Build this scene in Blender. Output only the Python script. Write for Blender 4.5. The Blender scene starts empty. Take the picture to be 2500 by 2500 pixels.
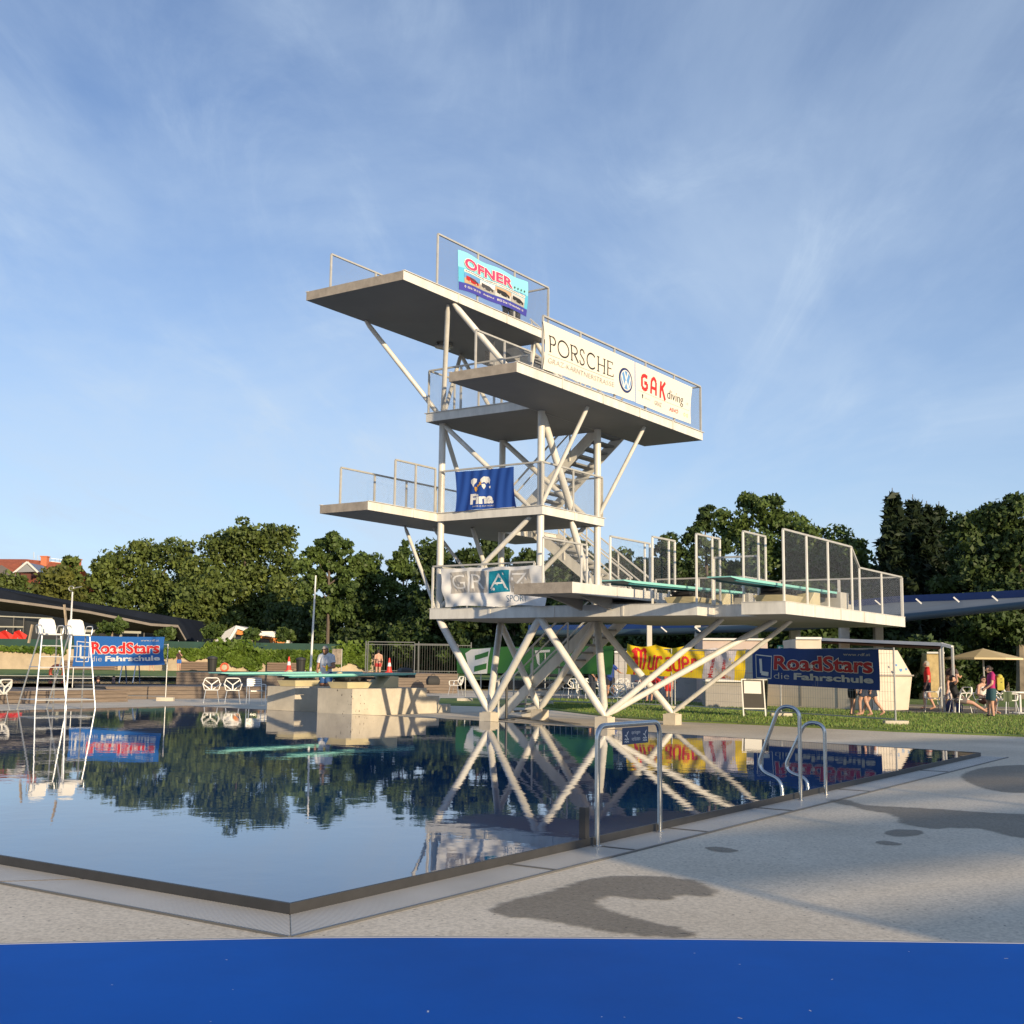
import bpy, bmesh, math, random
import numpy as np
from mathutils import Vector, Matrix
R = math.radians
S = bpy.context.scene
COL = S.collection

# ------------------------------------------------------------------ camera
FPX = 2941.3; PITCH = 1.26329013e-01; ROLL = 1.16678339e-02; H = 1.28
cp, sp, cr, sr = math.cos(PITCH), math.sin(PITCH), math.cos(ROLL), math.sin(ROLL)
_X = Vector((1, 0, 0)); _F = Vector((0, cp, sp)); _U = Vector((0, -sp, cp))
CX = _X*cr + _U*sr; CY = -_X*sr + _U*cr
cam = bpy.data.cameras.new('camera'); co = bpy.data.objects.new('camera', cam); COL.objects.link(co)
cam.sensor_width = 36; cam.sensor_height = 36; cam.lens = FPX/2500*36; cam.clip_start = .05; cam.clip_end = 6000
co.matrix_world = Matrix(((CX.x, CY.x, -_F.x, 0), (CX.y, CY.y, -_F.y, 0), (CX.z, CY.z, -_F.z, H), (0, 0, 0, 1)))
S.camera = co
S.view_settings.view_transform = 'Standard'; S.view_settings.look = 'None'
S.view_settings.exposure = 0.24; S.view_settings.gamma = 1.0

# ------------------------------------------------------------------ sky and sun
SUN_AZ = R(-59.0); SUN_EL = R(11.6)
SUND = Vector((math.cos(SUN_AZ)*math.cos(SUN_EL), math.sin(SUN_AZ)*math.cos(SUN_EL), math.sin(SUN_EL)))
world = bpy.data.worlds.new("World"); S.world = world; world.use_nodes = True
nt = world.node_tree; N = nt.nodes; L = nt.links
sky = N.new('ShaderNodeTexSky'); sky.sky_type = 'NISHITA'; sky.sun_disc = False
sky.sun_elevation = R(24); sky.sun_rotation = R(90) - SUN_AZ
sky.air_density = 1.0; sky.dust_density = 0.4; sky.ozone_density = 2.6
tc = N.new('ShaderNodeTexCoord'); sep = N.new('ShaderNodeSeparateXYZ'); L.new(tc.outputs['Generated'], sep.inputs[0])
# cirrus: project the direction on a high flat layer, streaky noise
za = N.new('ShaderNodeMath'); za.operation = 'ADD'; za.inputs[1].default_value = .12; L.new(sep.outputs['Z'], za.inputs[0])
zm = N.new('ShaderNodeMath'); zm.operation = 'MAXIMUM'; zm.inputs[1].default_value = .03; L.new(za.outputs[0], zm.inputs[0])
dx = N.new('ShaderNodeMath'); dx.operation = 'DIVIDE'; L.new(sep.outputs['X'], dx.inputs[0]); L.new(zm.outputs[0], dx.inputs[1])
dy = N.new('ShaderNodeMath'); dy.operation = 'DIVIDE'; L.new(sep.outputs['Y'], dy.inputs[0]); L.new(zm.outputs[0], dy.inputs[1])
cmb = N.new('ShaderNodeCombineXYZ'); L.new(dx.outputs[0], cmb.inputs[0]); L.new(dy.outputs[0], cmb.inputs[1])
def cloud(scale, rot, sxyz, lo, hi, det=9, dist=.6, off=0.0, rough=.6):
    mp = N.new('ShaderNodeMapping'); mp.inputs['Rotation'].default_value = (0, 0, R(rot)); mp.inputs['Scale'].default_value = sxyz
    mp.inputs['Location'].default_value = (off, off*.7, 0)
    L.new(cmb.outputs[0], mp.inputs[0])
    n = N.new('ShaderNodeTexNoise'); n.inputs['Scale'].default_value = scale; n.inputs['Detail'].default_value = det
    n.inputs['Roughness'].default_value = rough; n.inputs['Distortion'].default_value = dist
    L.new(mp.outputs[0], n.inputs['Vector'])
    m = N.new('ShaderNodeMapRange'); m.interpolation_type = 'SMOOTHSTEP'; m.inputs[1].default_value = lo; m.inputs[2].default_value = hi
    L.new(n.outputs[0], m.inputs[0]); return m.outputs[0]
c1 = cloud(.9, 38, (1, .35, 1), .34, .72, 12, 1.2, 3.1)
c2 = cloud(2.6, 52, (1, .3, 1), .42, .82, 12, 1.6, 7.7, .66)
c3 = cloud(.45, 20, (1, .6, 1), .36, .72, 6, .4, 1.3)
def m2(op, a, b):
    m = N.new('ShaderNodeMath'); m.operation = op
    for i, v in enumerate((a, b)):
        if isinstance(v, (int, float)): m.inputs[i].default_value = v
        else: L.new(v, m.inputs[i])
    return m.outputs[0]
t1 = m2('MULTIPLY', c1, .40); t2 = m2('MULTIPLY', m2('MULTIPLY', c2, c3), .78); t3 = m2('MULTIPLY', c3, .16)
cl = m2('MINIMUM', m2('ADD', m2('ADD', t1, t2), t3), .8)
lowf = N.new('ShaderNodeMapRange'); lowf.inputs[1].default_value = .0; lowf.inputs[2].default_value = .42
lowf.inputs[3].default_value = .54; lowf.inputs[4].default_value = 0.0; L.new(sep.outputs['Z'], lowf.inputs[0])
cl = m2('MINIMUM', m2('ADD', cl, lowf.outputs[0]), .85)
mix = N.new('ShaderNodeMixRGB'); L.new(cl, mix.inputs[0])
gr = N.new('ShaderNodeMixRGB'); gr.blend_type = 'MULTIPLY'; gr.inputs[0].default_value = 1
gr.inputs[2].default_value = (.92, .97, 1.10, 1); L.new(sky.outputs[0], gr.inputs[1])
L.new(gr.outputs[0], mix.inputs[1]); mix.inputs[2].default_value = (4.6, 5.7, 7.1, 1)
bg = N['Background']; L.new(mix.outputs[0], bg.inputs[0]); bg.inputs[1].default_value = .108
sl = bpy.data.lights.new('sun', 'SUN'); sl.energy = 5.0; sl.angle = R(.55); sl.color = (1, .80, .53)
so = bpy.data.objects.new('sun', sl); COL.objects.link(so); so.rotation_euler = (-SUND).to_track_quat('-Z', 'Y').to_euler()

# ------------------------------------------------------------------ geometry of the place
def ray(x, y): return _F + CX*((x-1250)/FPX) - CY*((y-1250)/FPX)
def at(x, y, z):                       # point on the level plane z seen at (x,y)
    d = ray(x, y); k = (z-H)/d.z
    return Vector((d.x*k, d.y*k, z))
def atd(x, y, dist):                   # point at horizontal distance dist
    d = ray(x, y); k = dist/math.hypot(d.x, d.y)
    return Vector((d.x*k, d.y*k, H+d.z*k))
TH = 9.72986368e-01
dB = Vector((math.cos(TH), math.sin(TH), 0)); dA = Vector((-math.sin(TH), math.cos(TH), 0))
O = Vector((0.66770156, 28.13487185, 0))
G = -.12; W = -.06                     # deck level, water level
def T(a, b, z): return O + dA*a + dB*b + Vector((0, 0, z))
def ab(p):
    d = p-O; return d.dot(dA), d.dot(dB)

# ------------------------------------------------------------------ materials
MATS = {}
def hexc(r, g, b): return (r, g, b, 1)
def mat(name, col, rough=.6, metal=0., var=.0, scale=4., bump=0., bscale=30., col2=None, spec=.5, detail=6, stretch=(1, 1, 1), extra=None):
    if name in MATS: return MATS[name]
    m = bpy.data.materials.new(name); m.use_nodes = True; n = m.node_tree.nodes; l = m.node_tree.links
    p = n['Principled BSDF']; p.inputs['Base Color'].default_value = (*col, 1); p.inputs['Roughness'].default_value = rough
    p.inputs['Metallic'].default_value = metal; p.inputs['Specular IOR Level'].default_value = spec
    if var > 0 or col2 or bump > 0:
        t = n.new('ShaderNodeTexCoord'); mp = n.new('ShaderNodeMapping'); mp.inputs['Scale'].default_value = stretch
        l.new(t.outputs['Object'], mp.inputs[0])
    if var > 0 or col2:
        nz = n.new('ShaderNodeTexNoise'); nz.inputs['Scale'].default_value = scale; nz.inputs['Detail'].default_value = detail
        nz.inputs['Roughness'].default_value = .65
        l.new(mp.outputs[0], nz.inputs['Vector'])
        r = n.new('ShaderNodeValToRGB'); r.color_ramp.elements[0].position = .32; r.color_ramp.elements[1].position = .68
        c2 = col2 or tuple(max(0, c*(1-var)) for c in col)
        r.color_ramp.elements[0].color = (*c2, 1); r.color_ramp.elements[1].color = (*[min(1, c*(1+var*.5)) for c in col], 1)
        l.new(nz.outputs[0], r.inputs[0]); l.new(r.outputs[0], p.inputs['Base Color'])
    if bump > 0:
        bn = n.new('ShaderNodeTexNoise'); bn.inputs['Scale'].default_value = bscale; bn.inputs['Detail'].default_value = 5
        l.new(mp.outputs[0], bn.inputs['Vector'])
        b = n.new('ShaderNodeBump'); b.inputs['Strength'].default_value = bump; b.inputs['Distance'].default_value = .02
        l.new(bn.outputs[0], b.inputs['Height']); l.new(b.outputs[0], p.inputs['Normal'])
    MATS[name] = m; return m
def wire_mat(name, col, px, pz, w, diag=True, rough=.45, metal=.6):
    """wire netting: thin wires with air between them"""
    m = bpy.data.materials.new(name); m.use_nodes = True; n = m.node_tree.nodes; l = m.node_tree.links
    p = n['Principled BSDF']; p.inputs['Base Color'].default_value = (*col, 1); p.inputs['Roughness'].default_value = rough; p.inputs['Metallic'].default_value = metal
    t = n.new('ShaderNodeTexCoord'); s = n.new('ShaderNodeSeparateXYZ'); l.new(t.outputs['Object'], s.inputs[0])
    def M(op, a, b=None):
        k = n.new('ShaderNodeMath'); k.operation = op
        for i, v in enumerate((a, b)):
            if v is None: continue
            if isinstance(v, (int, float)): k.inputs[i].default_value = v
            else: l.new(v, k.inputs[i])
        return k.outputs[0]
    u = M('DIVIDE', M('ADD', s.outputs[0], s.outputs[1]), px); v = M('DIVIDE', s.outputs[2], pz)
    if diag: f1, f2 = M('ADD', u, v), M('SUBTRACT', u, v)
    else: f1, f2 = u, v
    def line(f, ww): return M('LESS_THAN', M('ABSOLUTE', M('SUBTRACT', M('FRACT', f), .5)), ww/2)
    a = M('MAXIMUM', line(f1, w if diag else w), line(f2, w if diag else w*px/pz))
    tr = n.new('ShaderNodeBsdfTransparent'); mx = n.new('ShaderNodeMixShader')
    l.new(a, mx.inputs[0]); l.new(tr.outputs[0], mx.inputs[1]); l.new(p.outputs[0], mx.inputs[2])
    l.new(mx.outputs[0], n['Material Output'].inputs[0]); MATS[name] = m; return m

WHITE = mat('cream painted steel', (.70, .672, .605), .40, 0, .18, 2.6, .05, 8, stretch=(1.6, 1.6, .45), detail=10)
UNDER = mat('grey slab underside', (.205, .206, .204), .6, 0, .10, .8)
CONC_END = mat('weathered concrete edge', (.36, .31, .25), .85, 0, .25, 5, .3, 40)
CONC = mat('cast concrete block', (.56, .50, .40), .85, 0, .22, 1.6, .25, 25)
STEEL = mat('brushed stainless steel', (.55, .55, .54), .26, 1.0, .1, 30)
GALV = mat('galvanised steel', (.42, .42, .41), .5, .7, .15, 12)
DARKST = mat('dark steel', (.05, .05, .05), .5, .3)
NET = wire_mat('wire netting', (.34, .35, .36), .06, .045, .075)
FNET = wire_mat('fence wires', (.30, .31, .31), .05, .24, .085, diag=False)
PLAST = mat('white plastic', (.78, .75, .68), .35)
ALU = mat('pale aluminium', (.66, .66, .64), .35, .85)
RAILM = mat('dull railing paint', (.50, .48, .43), .45, .2, .15, 6)
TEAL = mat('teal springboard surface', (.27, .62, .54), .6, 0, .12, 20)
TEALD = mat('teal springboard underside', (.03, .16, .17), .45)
CREAM = mat('cream fibreglass', (.62, .54, .33), .5, 0, .12, 3)
BLACK = mat('black rubber', (.02, .02, .02), .7)
WOOD = mat('weathered wooden boards', (.20, .155, .12), .85, 0, .35, 3, .4, 20, stretch=(.5, .5, 9))
WOODL = mat('pale raw timber', (.42, .33, .22), .8, 0, .25, 6)
RED = mat('red plastic', (.62, .03, .02), .5)
SKIN = mat('fair skin', (.52, .29, .20), .55)  # one even fair skin tone
SKIN2 = mat('tanned skin', (.40, .20, .12), .55)

# ------------------------------------------------------------------ mesh building
class MB:
    def __init__(s): s.v = []; s.f = []; s.mi = []
    def add(s, vs, fs, mi=0):
        k = len(s.v); s.v += [Vector(v) for v in vs]; s.f += [tuple(i+k for i in f) for f in fs]; s.mi += [mi]*len(fs); return s
    def box(s, lo, hi, mi=0, fr=None):
        (x0, y0, z0), (x1, y1, z1) = lo, hi
        v = [(x0, y0, z0), (x1, y0, z0), (x1, y1, z0), (x0, y1, z0), (x0, y0, z1), (x1, y0, z1), (x1, y1, z1), (x0, y1, z1)]
        if fr: v = [fr(p) for p in v]
        return s.add(v, [(0, 3, 2, 1), (4, 5, 6, 7), (0, 1, 5, 4), (1, 2, 6, 5), (2, 3, 7, 6), (3, 0, 4, 7)], mi)
    def bar(s, p0, p1, w, h, up=(0, 0, 1), mi=0):
        p0, p1 = Vector(p0), Vector(p1); d = (p1-p0).normalized(); u = Vector(up)
        if abs(d.dot(u)) > .98: u = Vector((0, 1, 0)) if abs(d.y) < .9 else Vector((1, 0, 0))
        x = d.cross(u).normalized(); y = x.cross(d).normalized()
        v = []
        for p in (p0, p1):
            for a, b in ((-1, -1), (1, -1), (1, 1), (-1, 1)): v.append(p+x*(a*w/2)+y*(b*h/2))
        return s.add(v, [(0, 1, 2, 3), (7, 6, 5, 4), (0, 4, 5, 1), (1, 5, 6, 2), (2, 6, 7, 3), (3, 7, 4, 0)], mi)
    def tube(s, pts, r, n=10, mi=0, cap=True, closed=False):
        pts = [Vector(p) for p in pts]; rs = r if isinstance(r, (list, tuple)) else [r]*len(pts)
        base = len(s.v); m = len(pts); prev = None
        for i, p in enumerate(pts):
            if closed: d = (pts[(i+1) % m]-pts[i-1]).normalized()
            else: d = (pts[min(i+1, m-1)]-pts[max(i-1, 0)]).normalized()
            if prev is None:
                u = Vector((0, 0, 1)) if abs(d.z) < .95 else Vector((1, 0, 0)); x = d.cross(u).normalized()
            else:
                x = (prev-d*prev.dot(d)).normalized()
            prev = x; y = d.cross(x)
            for k in range(n):
                t = 2*math.pi*k/n; s.v.append(p+(x*math.cos(t)+y*math.sin(t))*rs[i])
        for i in range(m if closed else m-1):
            j = (i+1) % m
            for k in range(n):
                k2 = (k+1) % n; s.f.append((base+i*n+k, base+i*n+k2, base+j*n+k2, base+j*n+k)); s.mi.append(mi)
        if cap and not closed:
            s.f.append(tuple(base+k for k in range(n))[::-1]); s.f.append(tuple(base+(m-1)*n+k for k in range(n))); s.mi += [mi, mi]
        return s
    def lathe(s, c, prof, n=20, mi=0, axis=None):
        c = Vector(c); base = len(s.v)
        for (r, z) in prof:
            for k in range(n):
                t = 2*math.pi*k/n; s.v.append(c+Vector((r*math.cos(t), r*math.sin(t), z)))
        for i in range(len(prof)-1):
            for k in range(n):
                k2 = (k+1) % n; s.f.append((base+i*n+k, base+i*n+k2, base+(i+1)*n+k2, base+(i+1)*n+k)); s.mi.append(mi)
        s.f.append(tuple(base+k for k in range(n))[::-1]); s.f.append(tuple(base+(len(prof)-1)*n+k for k in range(n))); s.mi += [mi, mi]
        return s
    def prism(s, poly, z0, z1, mi=0, fr=None):
        """poly: list of (x,y), extruded from z0 to z1 (fr maps the result)"""
        n = len(poly); v = [(x, y, z0) for x, y in poly]+[(x, y, z1) for x, y in poly]
        if fr: v = [fr(p) for p in v]
        return s.add(v, [tuple(range(n))[::-1], tuple(range(n, 2*n))]+[(i, (i+1) % n, n+(i+1) % n, n+i) for i in range(n)], mi)
    def ell(s, c, r, n=12, m=8, mi=0, rot=None):
        c = Vector(c); vs = []; fs = []
        for i in range(m+1):
            ph = math.pi*i/m
            for k in range(n):
                t = 2*math.pi*k/n; p = Vector((r[0]*math.sin(ph)*math.cos(t), r[1]*math.sin(ph)*math.sin(t), r[2]*math.cos(ph)))
                if rot: p = rot @ p
                vs.append(c+p)
        for i in range(m):
            for k in range(n):
                k2 = (k+1) % n; fs.append((i*n+k, (i+1)*n+k, (i+1)*n+k2, i*n+k2))
        return s.add(vs, fs, mi)
    def build(s, name, mats, parent=None, smooth=False, local=True, bevel=0):
        """local: vertices are in the parent's frame; otherwise world coordinates"""
        me = bpy.data.meshes.new(name)
        vs = s.v
        if parent is not None and not local:
            inv = parent.matrix_basis.inverted(); vs = [inv @ v for v in vs]
        me.from_pydata([tuple(v) for v in vs], [], s.f)
        if not isinstance(mats, (list, tuple)): mats = [mats]
        for m in mats: me.materials.append(m)
        if len(mats) > 1: me.polygons.foreach_set('material_index', s.mi)
        bm = bmesh.new(); bm.from_mesh(me); bmesh.ops.remove_doubles(bm, verts=bm.verts, dist=1e-5); bmesh.ops.recalc_face_normals(bm, faces=bm.faces)
        if bevel:
            bmesh.ops.bevel(bm, geom=[e for e in bm.edges if len(e.link_faces) == 2 and e.calc_face_angle(0) > .6], offset=bevel, segments=2, affect='EDGES', profile=.6, clamp_overlap=True)
        bm.to_mesh(me); bm.free()
        if smooth:
            me.polygons.foreach_set('use_smooth', [True]*len(me.polygons))
            if hasattr(me, 'set_sharp_from_angle'): me.set_sharp_from_angle(angle=R(40))
        o = bpy.data.objects.new(name, me); COL.objects.link(o)
        if parent is not None: o.parent = parent
        return o
def tag(o, label=None, cat=None, group=None, kind=None):
    if label: o['label'] = label
    if cat: o['category'] = cat
    if group: o['group'] = group
    if kind: o['kind'] = kind
    return o
def thing(name, label, cat, loc=(0, 0, 0), rz=0., group=None, sc=1.):
    o = bpy.data.objects.new(name, None); COL.objects.link(o); o.empty_display_size = .1
    o.matrix_basis = Matrix.Translation(loc) @ Matrix.Rotation(rz, 4, 'Z') @ Matrix.Scale(sc, 4)
    return tag(o, label, cat, group)
def dup(root, loc, rz, label, group=None, sc=1.):
    r = root.copy(); COL.objects.link(r)
    r.matrix_basis = Matrix.Translation(loc) @ Matrix.Rotation(rz, 4, 'Z') @ Matrix.Scale(sc, 4)
    r['label'] = label
    if group: r['group'] = group
    for ch in list(root.children):
        c = ch.copy(); COL.objects.link(c); c.parent = r
        for g in list(ch.children):
            d = g.copy(); COL.objects.link(d); d.parent = c
    return r
def arc(c, r, a0, a1, n, ax, ay):
    c, ax, ay = Vector(c), Vector(ax), Vector(ay)
    return [c+ax*(r*math.cos(a0+(a1-a0)*i/n))+ay*(r*math.sin(a0+(a1-a0)*i/n)) for i in range(n+1)]
def smooth_path(pts, rad, n=5):
    """round the corners of a polyline"""
    pts = [Vector(p) for p in pts]; out = [pts[0]]
    for i in range(1, len(pts)-1):
        p = pts[i]; a = pts[i-1]-p; b = pts[i+1]-p; d = min(rad, a.length*.48, b.length*.48)
        A = p+a.normalized()*d; B = p+b.normalized()*d
        for k in range(n+1):
            t = k/n; out.append(A*(1-t)**2+p*(2*t*(1-t))+B*t*t)
    out.append(pts[-1]); return out

# ------------------------------------------------------------------ ground, pool
ag = mat('pebbled concrete deck', (.46, .41, .335), .85)
def deck_material():
    m = MATS['pebbled concrete deck']; n = m.node_tree.nodes; l = m.node_tree.links; p = n['Principled BSDF']
    t = n.new('ShaderNodeTexCoord')
    a = n.new('ShaderNodeTexNoise'); a.inputs['Scale'].default_value = .55; a.inputs['Detail'].default_value = 8
    b = n.new('ShaderNodeTexNoise'); b.inputs['Scale'].default_value = 46; b.inputs['Detail'].default_value = 3
    v = n.new('ShaderNodeTexVoronoi'); v.inputs['Scale'].default_value = 17
    v2 = n.new('ShaderNodeTexVoronoi'); v2.inputs['Scale'].default_value = 95
    for q in (a, b, v, v2): l.new(t.outputs['Object'], q.inputs['Vector'])
    r = n.new('ShaderNodeValToRGB'); e = r.color_ramp.elements; e[0].position = .3; e[0].color = (.57, .495, .38, 1); e[1].position = .7; e[1].color = (.74, .655, .52, 1)
    l.new(a.outputs[0], r.inputs[0])
    r2 = n.new('ShaderNodeValToRGB'); e = r2.color_ramp.elements; e[0].position = .33; e[0].color = (.62, .6, .58, 1); e[1].position = .62; e[1].color = (1.12, 1.1, 1.08, 1)
    l.new(b.outputs[0], r2.inputs[0])
    mu = n.new('ShaderNodeMixRGB'); mu.blend_type = 'MULTIPLY'; mu.inputs[0].default_value = .6; l.new(r.outputs[0], mu.inputs[1]); l.new(r2.outputs[0], mu.inputs[2])
    # scattered dark pebbles
    lt = n.new('ShaderNodeMapRange'); lt.inputs[1].default_value = .10; lt.inputs[2].default_value = .17; lt.inputs[3].default_value = .8; lt.inputs[4].default_value = 0; l.new(v.outputs['Distance'], lt.inputs[0])
    sep_ = n.new('ShaderNodeSeparateColor'); l.new(v.outputs['Color'], sep_.inputs[0])
    gt = n.new('ShaderNodeMath'); gt.operation = 'GREATER_THAN'; gt.inputs[1].default_value = .72; l.new(sep_.outputs[0], gt.inputs[0])
    ml = n.new('ShaderNodeMath'); ml.operation = 'MULTIPLY'; l.new(lt.outputs[0], ml.inputs[0]); l.new(gt.outputs[0], ml.inputs[1])
    mx = n.new('ShaderNodeMixRGB'); l.new(ml.outputs[0], mx.inputs[0]); l.new(mu.outputs[0], mx.inputs[1]); mx.inputs[2].default_value = (.12, .10, .085, 1)
    l.new(mx.outputs[0], p.inputs['Base Color'])
    bp = n.new('ShaderNodeBump'); bp.inputs['Strength'].default_value = .18; bp.inputs['Distance'].default_value = .006; l.new(v2.outputs['Distance'], bp.inputs['Height']); l.new(bp.outputs[0], p.inputs['Normal'])
deck_material()
GRASS = mat('mown grass', (.19, .25, .05), .9, 0, .3, 1.4, 1.0, 60, col2=(.09, .15, .03), detail=12)
# pool outline in tower coordinates (a,b)
POOL = [(-10.35, -18.55), (-10.35, -2.65), (-4.4, -1.45), (-1.9, -.62), (2.3, .36), (6.3, .74), (13.6, 1.4), (13.6, -18.55)]
# everything is one big sheet with the pool cut out; grass and paths lie on it
def ground_sheet():
    bm = bmesh.new()
    inner = [T(a, b, G) for a, b in POOL]
    far = 2500
    outer = [Vector((-far, -far, G)), Vector((far, -far, G)), Vector((far, far, G)), Vector((-far, far, G))]
    vi = [bm.verts.new(v) for v in inner]; vo = [bm.verts.new(v) for v in outer]
    ei = [bm.edges.new((vi[i], vi[(i+1) % len(vi)])) for i in range(len(vi))]
    eo = [bm.edges.new((vo[i], vo[(i+1) % 4])) for i in range(4)]
    bmesh.ops.triangle_fill(bm, use_beauty=True, use_dissolve=False, edges=ei+eo)
    for f in list(bm.faces):
        c = f.calc_center_median(); a, b = ab(c)
        if -10.3 < a < 13.5 and -18.5 < b < -3: bm.faces.remove(f)
    bmesh.ops.recalc_face_normals(bm, faces=bm.faces)
    for f in bm.faces:
        if f.normal.z < 0: f.normal_flip()
    me = bpy.data.meshes.new('pool_deck'); bm.to_mesh(me); bm.free(); me.materials.append(MATS['pebbled concrete deck'])
    o = bpy.data.objects.new('pool_deck', me); COL.objects.link(o); return tag(o, 'pebbled concrete paving around the diving pool', kind='structure')
ground_sheet()
def poly_sheet(name, pts, z, m, label=None, kind='structure', thick=0):
    mb = MB(); n = len(pts)
    if thick:
        mb.prism([(p.x, p.y) for p in pts], z-thick, z)
    else:
        mb.add([(p.x, p.y, z) for p in pts], [tuple(range(n))])
    o = mb.build(name, m)
    return tag(o, label, kind=kind)
# water
WM = bpy.data.materials.new('pool water'); WM.use_nodes = True
n_ = WM.node_tree.nodes; l_ = WM.node_tree.links; p_ = n_['Principled BSDF']
p_.inputs['Base Color'].default_value = (.010, .06, .16, 1); p_.inputs['Roughness'].default_value = .015; p_.inputs['IOR'].default_value = 1.45
t_ = n_.new('ShaderNodeTexCoord'); mp_ = n_.new('ShaderNodeMapping'); mp_.inputs['Scale'].default_value = (1, 1, 1)
nz_ = n_.new('ShaderNodeTexNoise'); nz_.inputs['Scale'].default_value = 2.6; nz_.inputs['Detail'].default_value = 4; nz_.inputs['Roughness'].default_value = .5
nb_ = n_.new('ShaderNodeTexNoise'); nb_.inputs['Scale'].default_value = .35; nb_.inputs['Detail'].default_value = 2
l_.new(t_.outputs['Object'], mp_.inputs[0]); l_.new(mp_.outputs[0], nz_.inputs['Vector']); l_.new(mp_.outputs[0], nb_.inputs['Vector'])
mr_ = n_.new('ShaderNodeMapRange'); mr_.inputs[1].default_value = .35; mr_.inputs[2].default_value = .65; mr_.inputs[3].default_value = .35; mr_.inputs[4].default_value = 1.2
l_.new(nb_.outputs[0], mr_.inputs[0])
mm_ = n_.new('ShaderNodeMath'); mm_.operation = 'MULTIPLY'; l_.new(nz_.outputs[0], mm_.inputs[0]); l_.new(mr_.outputs[0], mm_.inputs[1])
bu_ = n_.new('ShaderNodeBump'); bu_.inputs['Strength'].default_value = .07; bu_.inputs['Distance'].default_value = .02
l_.new(mm_.outputs[0], bu_.inputs['Height']); l_.new(bu_.outputs[0], p_.inputs['Normal'])
WM2 = WM.copy(); WM2.name = 'rippled pool water'; WM2.node_tree.nodes['Bump'].inputs['Strength'].default_value = .9
poly_sheet('pool_water', [T(a, b, 0) for a, b in POOL], W, WM, 'still dark blue diving pool water mirroring tower and sky')
# steel overflow rim and basin wall
rim = MB()
cen = (sum(a for a, b in POOL)/len(POOL), sum(b for a, b in POOL)/len(POOL))
def inset(pts, d):
    out = []
    n = len(pts)
    for i in range(n):
        p = Vector(pts[i]); a = Vector(pts[i-1]); b = Vector(pts[(i+1) % n])
        e1 = (p-a).normalized(); e2 = (b-p).normalized()
        n1 = Vector((e1.y, -e1.x)); n2 = Vector((e2.y, -e2.x))
        m = (n1+n2).normalized(); k = d/max(.3, m.dot(n1)); out.append(p+m*k)
    return out
def orient(pts):
    s = sum(pts[i-1][0]*pts[i][1]-pts[i][0]*pts[i-1][1] for i in range(len(pts)))
    return pts if s > 0 else pts[::-1]
PO = orient(POOL)
def ring(name, pts, d0, d1, z0, z1, m, label):
    """band from outline offset d0 to d1 (outwards +) between z0 and z1"""
    A = inset(pts, d0); B_ = inset(pts, d1); n = len(pts); mb = MB()
    v = [T(p[0], p[1], z0) for p in A]+[T(p[0], p[1], z0) for p in B_]+[T(p[0], p[1], z1) for p in A]+[T(p[0], p[1], z1) for p in B_]
    f = []
    for i in range(n):
        j = (i+1) % n
        f += [(2*n+i, 2*n+j, 3*n+j, 3*n+i), (n+i, n+j, 3*n+j, 3*n+i), (i, j, 2*n+j, 2*n+i), (i, j, n+j, n+i)]
    mb.add(v, f); return tag(mb.build(name, m), label, kind='structure')
RIMM = mat('dark pool rim steel', (.055, .054, .054), .5, .3, .15, 8)
ring('pool_rim', PO, -.008, .014, G-.4, W+.003, RIMM, 'steel overflow rim of the diving pool')
GRT = bpy.data.materials.new('ribbed gutter grating'); GRT.use_nodes = True
n_ = GRT.node_tree.nodes; l_ = GRT.node_tree.links; p_ = n_['Principled BSDF']; p_.inputs['Roughness'].default_value = .45
t_ = n_.new('ShaderNodeTexCoord'); s_ = n_.new('ShaderNodeSeparateXYZ'); l_.new(t_.outputs['Object'], s_.inputs[0])
def mth(op, a, b=None):
    k = n_.new('ShaderNodeMath'); k.operation = op
    for i, v in enumerate((a, b)):
        if v is None: continue
        if isinstance(v, (int, float)): k.inputs[i].default_value = v
        else: l_.new(v, k.inputs[i])
    return k.outputs[0]
wv = mth('ABSOLUTE', mth('SUBTRACT', mth('FRACT', mth('DIVIDE', s_.outputs[0], .024)), .5))
r_ = n_.new('ShaderNodeMapRange'); r_.inputs[1].default_value = .12; r_.inputs[2].default_value = .26; l_.new(wv, r_.inputs[0])
mx_ = n_.new('ShaderNodeMixRGB'); l_.new(r_.outputs[0], mx_.inputs[0]); mx_.inputs[1].default_value = (.30, .28, .25, 1); mx_.inputs[2].default_value = (.74, .69, .60, 1)
nn_ = n_.new('ShaderNodeTexNoise'); nn_.inputs['Scale'].default_value = 1.5; l_.new(t_.outputs['Object'], nn_.inputs['Vector'])
m3 = n_.new('ShaderNodeMixRGB'); m3.blend_type = 'MULTIPLY'; m3.inputs[0].default_value = .35; l_.new(mx_.outputs[0], m3.inputs[1]); l_.new(nn_.outputs[0], m3.inputs[2])
l_.new(m3.outputs[0], p_.inputs['Base Color'])
bu_ = n_.new('ShaderNodeBump'); bu_.inputs['Strength'].default_value = .5; bu_.inputs['Distance'].default_value = .01; l_.new(r_.outputs[0], bu_.inputs['Height']); l_.new(bu_.outputs[0], p_.inputs['Normal'])
gw = .40
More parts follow.
